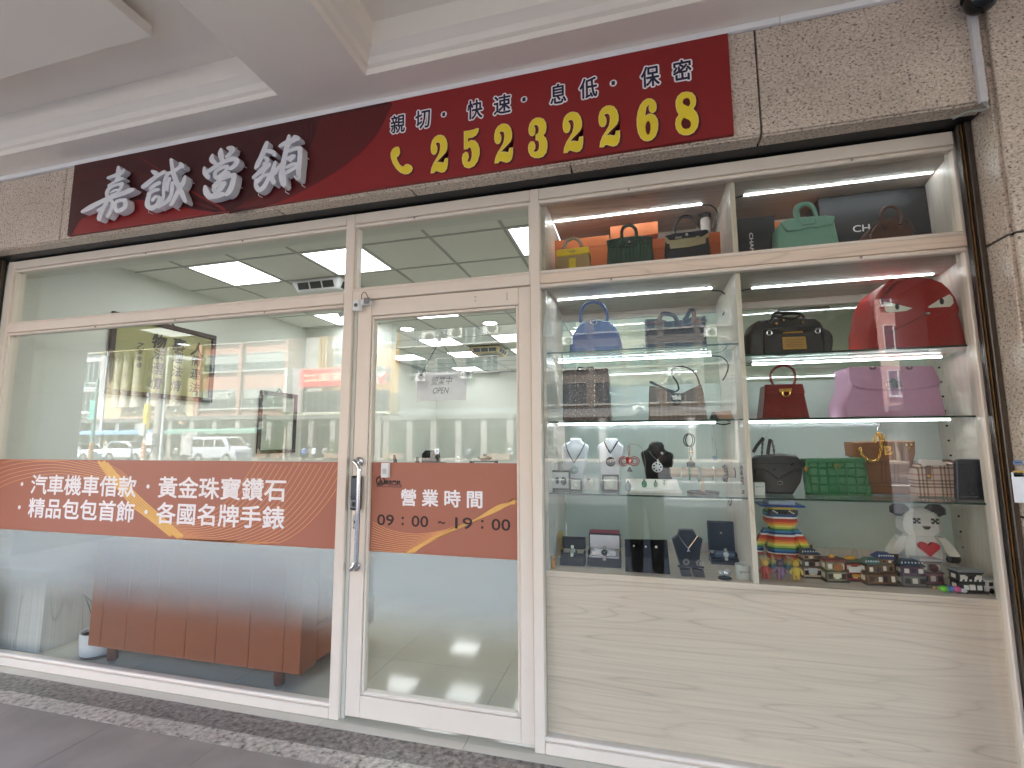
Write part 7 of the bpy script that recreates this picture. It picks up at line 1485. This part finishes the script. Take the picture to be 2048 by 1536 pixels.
# grey building with units
grm = tiled('far_grey', (.50, .50, .48), 1.6)
t, x0, x1 = far_building('grey tiled building with outdoor units mirrored in the door', 797, 1046, 17, grm)
for a, b_ in ((826, 842), (862, 900), (905, 945), (950, 985)): window(t, RX(a), RX(b_), RZ(920, 688), RZ(920, 646), mull=2)
for a, y_ in ((858, 675), (911, 668), (983, 664)): outdoor_ac(t, RX(a), RZ(920, y_)+.1, s=1.5)
for a, b_ in ((822, 852), (873, 913), (930, 966), (972, 996)): window(t, RX(a), RX(b_), RZ(920, 745), RZ(920, 716), mull=1)
for a, y_ in ((843, 752), (935, 750)): outdoor_ac(t, RX(a), RZ(920, y_), s=1.1)
obj('ledge', MB().box(x0, x1, -DB+.006, -DB+.6, RZ(920, 692), RZ(920, 689)), wfr, t); obj('shop_fascia', MB().box(x0+.3, x1-.2, -DB+.006, -DB+.5, RZ(920, 852), RZ(920, 818)), pm('fascia_g', (.55, .57, .56), .5), t)
tm = MB(); put_text(tm, '友松機車', -RX(820), -RX(775), RZ(800, 846), RZ(800, 838), 0, 0, fn=lambda u, z, k: (-u, -DB+.52, z)); obj('lettering', tm, wfr, t); obj('white_line', MB().box(x0+.3, x1-.2, -DB+.51, -DB+.56, RZ(920, 855), RZ(920, 852.5)), wfr, t); shopfront(t, x0+.4, x1-.4, 3.0, n=5)
# grid building mirrored in the cabinet glass
t, x0, x1 = far_building('beige grid-fronted building mirrored in the left half of the cabinet', 1050, 1560, 18.5, tiled('far_beige', (.40, .375, .34), 1.2))
for k, z in enumerate((4.3, 7.2, 10.1, 13.0, 15.9)):
    for j in range(7):
        a, b_ = x0+(x1-x0)*(j+.12)/7, x0+(x1-x0)*(j+.88)/7; window(t, a, b_, z, z+1.7, mull=2, fm=pm('far_frame2', (.58, .57, .54), .6), q=.045)
        if (j*3+k) % 4 == 1: outdoor_ac(t, a+.6, z-.6)
shopfront(t, x0+.3, x1-.3, 3.0, n=6); obj('sign_band', MB().box(x0+2, x1-3, -DB+.006, -DB+.4, 3.2, 3.9), pm('far_band', (.42, .42, .42), .5), t); tm = MB(); put_text(tm, 'MODA', -RX(1420), -RX(1360), 3.3, 3.8, 0, 0, fn=lambda u, z, k: (-u, -DB+.41, z)); obj('lettering', tm, wfr, t)
t, x0, x1 = far_building('dark brown building mirrored behind the doctor bag', 1562, 1760, 13, tiled('far_brown', (.30, .26, .23), 1.2), 38)
for z in (4.5, 7.5, 10.2):
    for j in range(3): window(t, x0+(x1-x0)*(j+.15)/3, x0+(x1-x0)*(j+.85)/3, z, z+1.6, 38, 2)
shopfront(t, x0+.3, x1-.3, 3.1, None, 38)
t, x0, x1 = far_building('pale pink building mirrored on the red backpack', 1762, 2300, 19, tiled('far_pink2', (.68, .56, .52), 1.4))
for z in (4.4, 7.6, 10.8, 14):
    for j in range(5): window(t, x0+(x1-x0)*(j+.2)/5, x0+(x1-x0)*(j+.8)/5, z, z+1.7, mull=2)
shopfront(t, x0+.3, x1-.3, 3.1, n=4)
# ---- vehicles
tyre_m = pm('tyre', (.04, .04, .042), .8); rim_m = pm('rim', (.72, .72, .72), .3, .8); cw = pm('car_white', (.86, .87, .88), .2, coat=.6); cg = pm('car_glass', (.07, .085, .09), .06); dkp = pm('car_dark', (.10, .10, .11), .5)
def car(lbl, cat, x, y, L, Wd, prof, glassp, front_glass, wheels, r, body=cw, lamp_z=.75, rz=0.0, extra=None):
    t = thing('parked_car', lbl, cat, (x, y, -.15), 'vehicles across the street', rz); q = dict(local=True)
    b = obj('body', MB().prism(prof, -Wd/2, Wd/2), body, t, bevel=.06, seg=3, smooth=True, **q)
    for s_ in (-1, 1):
        for k, g_ in enumerate(glassp): obj('side_window', MB().prism(g_, s_*Wd/2-(.004 if s_ > 0 else .012), s_*Wd/2+(.012 if s_ > 0 else .004)), cg, t, **q)
        for wx in wheels:
            w = obj('wheel', MB().lathe([(r*.72, -.1), (r, -.08), (r, .08), (r*.72, .1)], (wx, s_*(Wd/2-.08), r), 24, 'y'), tyre_m, t, smooth=True, **q); obj('rim', MB().lathe([(r*.62, s_*.0), (r*.66, s_*.105), (r*.2, s_*.115)], (wx, s_*(Wd/2-.08), r), 16, 'y'), rim_m, w, **q)
            obj('wheel_arch', MB().prism([(wx+r*1.18*math.cos(a), r+r*1.18*math.sin(a)) for a in [k*math.pi/8 for k in range(9)]], s_*Wd/2-.02, s_*Wd/2+.006*s_), dkp, t, **q)
        obj('door_handle', MB().box(-.1, .06, s_*Wd/2, s_*(Wd/2+.03), lamp_z+.2, lamp_z+.24), dkp, t, **q)
        obj('headlight', MB().box(prof_max(prof)-.16, prof_max(prof)+.0, s_*Wd*.28, s_*Wd*.46, lamp_z-.08, lamp_z+.1), pm('lamp', (.8, .82, .85), .1), t, bevel=.03, **q)
        obj('mirror', MB().box(front_glass[0][0]-.1, front_glass[0][0]+.08, s_*(Wd/2+.02), s_*(Wd/2+.2), front_glass[0][1]+.02, front_glass[0][1]+.18), body, t, bevel=.02, **q)
    (ax, az), (bx_, bz) = front_glass; o_ = .012
    obj('windscreen', MB().add([(ax+o_, -Wd*.44, az+o_), (ax+o_, Wd*.44, az+o_), (bx_+o_, Wd*.40, bz+o_), (bx_+o_, -Wd*.40, bz+o_)], [(0, 1, 2, 3)]), cg, t, **q)
    obj('bumper', MB().box(prof_max(prof)-.1, prof_max(prof)+.05, -Wd*.47, Wd*.47, .25, .48), dkp if cat == 'suv' else body, t, bevel=.03, **q); obj('licence_plate', MB().box(prof_max(prof)+.052, prof_max(prof)+.058, -.2, .2, .38, .52), wfr, t, **q)
    return t
def prof_max(p): return max(a for a, _ in p)
vx = MR(377, 905, 26.4).x
car('white passenger van mirrored above the orange band', 'van', vx+2.05, -27.3, 4.1, 1.68, [(-2.0, .35), (2.05, .35), (2.1, .7), (2.0, 1.0), (1.55, 1.25), (1.0, 1.85), (.7, 1.95), (-1.9, 1.95), (-2.0, 1.8)],
    [[(-1.82, 1.2), (-.85, 1.2), (-.85, 1.75), (-1.78, 1.75)], [(-.75, 1.2), (.12, 1.2), (.12, 1.75), (-.75, 1.75)], [(.24, 1.2), (1.25, 1.2), (.82, 1.75), (.28, 1.75)]], [(1.56, 1.24), (1.0, 1.84)], (-1.25, 1.35), .33, pm('van_silver', (.82, .83, .86), .22, coat=.5))
car('white compact suv mirrored left of the van', 'suv', MR(242, 905, 26.4).x, -27.3, 4.3, 1.75, [(-2.1, .35), (2.1, .35), (2.15, .8), (1.95, .95), (1.0, 1.08), (.35, 1.6), (-1.3, 1.66), (-1.9, 1.2), (-2.1, .95)],
    [[(-1.6, 1.1), (-.45, 1.1), (-.4, 1.52), (-1.25, 1.52)], [(-.35, 1.1), (.85, 1.1), (.3, 1.5), (-.3, 1.52)]], [(1.02, 1.08), (.38, 1.58)], (-1.3, 1.35), .34)
car('white saloon car mirrored at the far left above the orange band', 'car', MR(140, 905, 26.4).x, -27.3, 4.6, 1.78, [(-2.25, .33), (2.25, .33), (2.3, .68), (1.9, .85), (1.0, .98), (.2, 1.42), (-1.0, 1.44), (-1.8, 1.02), (-2.25, .95)],
    [[(-1.5, 1.0), (-.35, 1.0), (-.3, 1.34), (-.95, 1.34)], [(-.25, 1.0), (.8, 1.0), (.15, 1.33), (-.2, 1.34)]], [(1.0, .99), (.24, 1.4)], (-1.4, 1.4), .33)
def scooter(lbl, x, y, c, rz=0.0):
    t = thing('scooter', lbl, 'scooter', (x, y, -.15), 'parked scooters across the street', rz); q = dict(local=True); m = pm('sc'+c, c, .25, coat=.5)
    for wx in (-.62, .62): w = obj('wheel', MB().lathe([(.15, -.05), (.23, -.04), (.23, .04), (.15, .05)], (wx, 0, .23), 18, 'y'), tyre_m, t, smooth=True, **q); obj('rim', MB().lathe([(.12, -.052), (.12, .052)], (wx, 0, .23), 12, 'y'), rim_m, w, **q)
    obj('rear_body', MB().prism([(-.85, .55), (-.3, .35), (.05, .4), (-.05, .72), (-.8, .78)], -.16, .16), m, t, bevel=.05, **q); obj('front_shield', MB().prism([(.3, .35), (.62, .5), (.42, .95), (.3, .98), (.2, .5)], -.18, .18), m, t, bevel=.05, **q)
    obj('floorboard', MB().box(-.1, .35, -.14, .14, .3, .36), dkp, t, **q); obj('seat', MB().box(-.75, -.02, -.13, .13, .75, .85), dkp, t, bevel=.04, **q); obj('handlebar', MB().tube([(.33, -.32, 1.08), (.36, 0, 1.02), (.33, .32, 1.08)], .02, 8), dkp, t, **q)
    obj('headlight', MB().ball((.5, 0, .82), .08, 10, 6), pm('lamp', (.8, .82, .85), .1), t, **q)
    for s_ in (-1, 1): obj('mirror', MB().ball((.33, s_*.3, 1.22), (.02, .06, .04), 8, 6), dkp, t, **q)
for k, (px, c, lb) in enumerate(((590, '2f5ca8', 'blue scooter mirrored below the red billboard'), (610, 'd8dadd', 'white scooter mirrored beside the blue scooter'), (632, '9a8f86', 'grey scooter mirrored right of the white scooter'), (345, 'e0e0e0', 'white scooter mirrored behind the trailer'), (330, '6a6d70', 'dark scooter mirrored left of the trailer'), (860, 'dcdcdc', 'white scooter mirrored in the door above the band'), (925, '555a60', 'grey scooter mirrored in the door right of the figurine'), (1010, 'c8c8c8', 'pale scooter mirrored at the right of the door'))):
    scooter(lb, MR(px, 905, 32.0).x, -33.2, c, 1.1)
tl = thing('advert_trailer', 'white framed advert trailer mirrored behind the van', 'trailer', (MR(356, 905, 27.4).x, -28.4, -.15)); X = tl.location.x; fr_ = MB()
for a, b_, c, d in ((-.95, .95, 2.15, 2.3), (-.95, .95, .5, .75), (-.95, -.8, .76, 2.14), (.8, .95, .76, 2.14)): obj('frame_bar', MB().box(X+a, X+b_, -28.45, -28.35, c-.15, d-.15), wfr, tl)
obj('poster', MB().box(X-.79, X+.79, -28.42, -28.38, .62, 1.98), granite('poster', [(.25, .22, .22), (.3, .27, .27), (.4, .36, .36), (.7, .68, .66), (.8, .78, .76)], .012, .6), tl)
for s_ in (-1, 1): obj('wheel', MB().lathe([(.2, -.06), (.28, -.05), (.28, .05), (.2, .06)], (X+s_*.5, -28.4, .13), 18, 'y'), tyre_m, tl)
obj('axle', MB().box(X-.9, X+.9, -28.46, -28.34, .2, .34), dkp, tl)
# ---- poles, signs, planting
def pole(lbl, px, D, h, r, m, cat='pole', name='street_pole'):
    x = MR(px, 880, D).x; t = thing(name, lbl, cat, (x, -D, -.1), 'poles across the street'); obj('shaft', MB().lathe([(r*1.3, 0), (r, .6), (r*.8, h)], (x, -D, -.1), 14), m, t, smooth=True); return t, x
pg = pm('pole_green', (.45, .58, .54), .5); pw_ = pm('pole_white', (.84, .84, .82), .5)
t, x = pole('green traffic pole with street sign mirrored at the left', 183, 24, 6.2, .13, pg, 'traffic pole')
obj('sign_arm', MB().tube([(x, -24, 5.4), (x-3.4, -24, 5.5)], .06, 8), pw_, t); obj('street_sign', MB().box(x-4.2, x-1.2, -24.05, -23.97, 5.55, 5.95), pm('sign_teal', (.45, .72, .68), .5), t); obj('signal_arm', MB().tube([(x, -24, 3.6), (x-2.4, -24, 3.75)], .05, 8), pw_, t)
obj('traffic_signal', MB().box(x-3.3, x-1.9, -24.15, -23.9, 3.5, 3.85), dkp, t, bevel=.05)
for k in range(3): obj('signal_lamp', MB().lathe([(.12, 0), (.12, .03)], (x-3.05+k*.45, -23.89, 3.68), 12, 'y'), pm('sig%d' % k, ((.5, .1, .1), (.5, .4, .1), (.1, .4, .25))[k], .3), t)
obj('name_plate', MB().box(x-.3, x+.25, -23.85, -23.8, 3.1, 4.5), pm('sign_teal2', (.40, .68, .64), .5), t)
for k in range(5): obj('hazard_band', MB().lathe([(.175, .1+k*.3), (.172, .25+k*.3)], (x, -24, -.1), 14), pm('hazard', (.85, .52, .22), .5), t)
t, x = pole('white and yellow post mirrored below the scroll frame', 289, 25, 5.2, .14, pw_); obj('yellow_sleeve', MB().lathe([(.22, 2.4), (.22, 4.2)], (x, -25, 0), 14), pm('post_yellow', (.92, .80, .25), .5), t, smooth=True)
for k in range(5): obj('hazard_band', MB().lathe([(.19, .1+k*.3), (.188, .25+k*.3)], (x, -25, -.1), 14), pm('hazard', (.85, .52, .22), .5), t)
obj('notice', MB().box(x-.35, x+.15, -24.8, -24.75, 1.9, 2.8), wfr, t)
t, x = pole('stout concrete utility pole mirrored left of the van', 312, 25.5, 9.5, .30, pm('pole_conc', (.66, .63, .60), .7)); obj('junction_box', MB().box(x-.3, x+.3, -25.2, -24.9, 1.2, 2.1), pw_, t)
t, x = pole('slim white street pole mirrored beside the concrete pole', 322, 24.5, 8.5, .09, pw_); t, x = pole('pale post mirrored right of the van', 569, 31.5, 2.6, .11, pm('post_cream', (.84, .76, .68), .6))
t, x = pole('tall white lamp post mirrored at the left edge of the scroll', 199, 33, 13, .12, pw_, 'lamp post', 'lamp_post'); obj('lamp_arm', MB().tube([(x, -33, 12.8), (x-1.5, -32, 13.1)], .06, 8), pw_, t); obj('lamp_head', MB().box(x-2.1, x-1.4, -32.2, -31.8, 13.0, 13.15), pw_, t, bevel=.03)
wr = thing('overhead_cable', 'sagging overhead cables mirrored across the pink building', 'cable', (-50, -34.5, 6)); 
for k in range(3):
    a, b_ = MR(225, 838+k*6, 34.5), MR(575, 824+k*4, 34.5); obj('wire', MB().tube([(a.x+(b_.x-a.x)*q/24, -34.5, a.z+(b_.z-a.z)*q/24-.9*(1+.4*k)*math.sin(q/24*math.pi*3)**2) for q in range(25)], .035, 5), dkp, wr)
random.seed(5)
def shrub(lbl, px, D, w, h):
    x = MR(px, 905, D).x; t = thing('planter_shrub', lbl, 'shrub', (x, -D, 0), 'planter shrubs across the street'); obj('planter_box', MB().box(x-w/2, x+w/2, -D-.3, -D+.3, -.02, .42), pm('planter', (.62, .50, .42), .7), t, bevel=.03); lf = MB()
    for k in range(420):
        a, b_, c = random.gauss(0, .28), random.gauss(0, .2), random.random(); p = Vector((x+a*w, -D+b_*.8, .4+c*h)); n_ = Vector((random.gauss(0, 1), random.gauss(0, 1), random.gauss(.3, 1))).normalized(); u = n_.orthogonal().normalized()*.07; v = n_.cross(u)*.6
        lf.add([p-u, p+v, p+u, p-v], [(0, 1, 2, 3)])
    o_ = obj('foliage', lf, pm('leaf', (.30, .40, .20), .6, var=.3, scale=3), t); o_['kind'] = 'stuff'
for px, lb in ((530, 'bushy planter mirrored right of the white van'), (552, 'bushy planter mirrored left of the pale post'), (668, 'green planter mirrored at the right end of the big window'), (790, 'planter mirrored at the left of the door'), (1000, 'planter mirrored at the right of the door')): shrub(lb, px, 32.3, 1.6, 1.1)

# ================================================================ the photographer, mirrored in the cabinet glass
def skinned(name, pts, edges, m, parent, sub=2, root=0):
    me = bpy.data.meshes.new(name); me.from_pydata([p[:3] for p in pts], edges, []); o = bpy.data.objects.new(name, me); C.objects.link(o)
    o.modifiers.new('skin', 'SKIN'); 
    if not me.skin_vertices: me.skin_vertices.new()
    for i, p in enumerate(pts):
        sv = me.skin_vertices[0].data[i]; r = p[3]; sv.radius = r if isinstance(r, tuple) else (r, r); sv.use_root = (i == root)
    s = o.modifiers.new('sub', 'SUBSURF'); s.levels = sub; s.render_levels = sub
    me.materials.append(m)
    if parent: o.parent = parent; o.matrix_parent_inverse = Matrix.Translation(-parent.location)
    return o
px0, py0 = .06, -2.80
per = thing('person', 'person in a dark top and dark trousers holding up a phone', 'person', (px0, py0, 0))
skin_m = pm('skin', (.72, .53, .43), .55, var=.03); jean = pm('jeans', (.13, .15, .20), .8, var=.1, bump=.3, bscale=300); topm = pm('dark_top', (.10, .10, .11), .85, var=.06)
def V(x, y, z, r): return (px0+x, py0+y, z, r)
B = [V(0, 0, .95, (.15, .11)), V(0, .0, 1.12, (.135, .10)), V(0, .0, 1.30, (.15, .10)), V(0, 0, 1.42, (.12, .085)), V(0, .01, 1.50, .055), V(0, .02, 1.57, .07), V(0, .03, 1.65, (.078, .095)), V(0, .02, 1.71, .065), V(0, .125, 1.625, .014)]
E_ = [(0, 1), (1, 2), (2, 3), (3, 4), (4, 5), (5, 6), (6, 7), (6, 8)]
for s_ in (-1, 1):
    n0 = len(B); B += [V(s_*.19, 0, 1.41, .055), V(s_*.24, .06, 1.20, .045), V(s_*.15, .27, 1.31, .036), V(s_*.105, .335, 1.385, .027), V(s_*.095, .36, 1.42, (.03, .016))]
    E_ += [(3, n0), (n0, n0+1), (n0+1, n0+2), (n0+2, n0+3), (n0+3, n0+4)]
    for k, (dz, ln) in enumerate(((.018, .05), (.006, .055), (-.006, .052), (-.018, .042))):
        f0 = len(B); B += [V(s_*.092, .372, 1.43+dz*1.2, .0095), V(s_*.084, .378+.004, 1.44+dz*1.6, .0085), V(s_*.066, .372, 1.44+dz*1.6, .0075)]; E_ += [(n0+4, f0), (f0, f0+1), (f0+1, f0+2)]
    f0 = len(B); B += [V(s_*.08, .352, 1.425, .010), V(s_*.055, .350, 1.44, .008)]; E_ += [(n0+4, f0), (f0, f0+1)]
    n0 = len(B); B += [V(s_*.095, 0, .88, .095), V(s_*.10, .01, .50, .062), V(s_*.105, -.01, .12, .04), V(s_*.105, .02, .05, .042), V(s_*.115, .13, .03, .032)]
    E_ += [(0, n0), (n0, n0+1), (n0+1, n0+2), (n0+2, n0+3), (n0+3, n0+4)]
skinned('body', B, E_, skin_m, per)
S_ = [V(0, 0, .90, (.165, .125)), V(0, 0, 1.10, (.15, .115)), V(0, 0, 1.30, (.165, .115)), V(0, 0, 1.42, (.135, .095)), V(0, .005, 1.47, .07)]; SE = [(0, 1), (1, 2), (2, 3), (3, 4)]
for s_ in (-1, 1): n0 = len(S_); S_ += [V(s_*.19, 0, 1.41, .07), V(s_*.24, .06, 1.20, .058), V(s_*.18, .2, 1.27, .048)]; SE += [(3, n0), (n0, n0+1), (n0+1, n0+2)]
skinned('top', S_, SE, topm, per)
T_ = [V(0, 0, .97, (.158, .118))]; TE = []
for s_ in (-1, 1): n0 = len(T_); T_ += [V(s_*.095, 0, .86, .108), V(s_*.10, .01, .50, .078), V(s_*.105, -.005, .09, .062)]; TE += [(0, n0), (n0, n0+1), (n0+1, n0+2)]
skinned('trousers', T_, TE, jean, per)
for s_ in (-1, 1): obj('shoe', MB().box(px0+s_*.11-.048, px0+s_*.11+.048, py0-.09, py0+.18, .0, .085), pm('shoe', (.16, .16, .17), .5), per, bevel=.03, seg=3, smooth=True)
obj('hair', MB().ball((px0, py0+.012, 1.675), (.092, .108, .095), 18, 12), pm('hair', (.04, .035, .03), .6), per, smooth=True)
ph_ = thing('mobile_phone', 'dark mobile phone held up by the person', 'phone', (.0, -2.44, 1.40)); obj('case', MB().box(-.075, .075, -2.446, -2.438, 1.40, 1.475), pm('phone', (.05, .05, .055), .25), ph_, bevel=.003); obj('lens_plate', MB().box(-.025, .025, -2.4375, -2.4355, 1.43, 1.47), M['black'], ph_, bevel=.0006, seg=1)
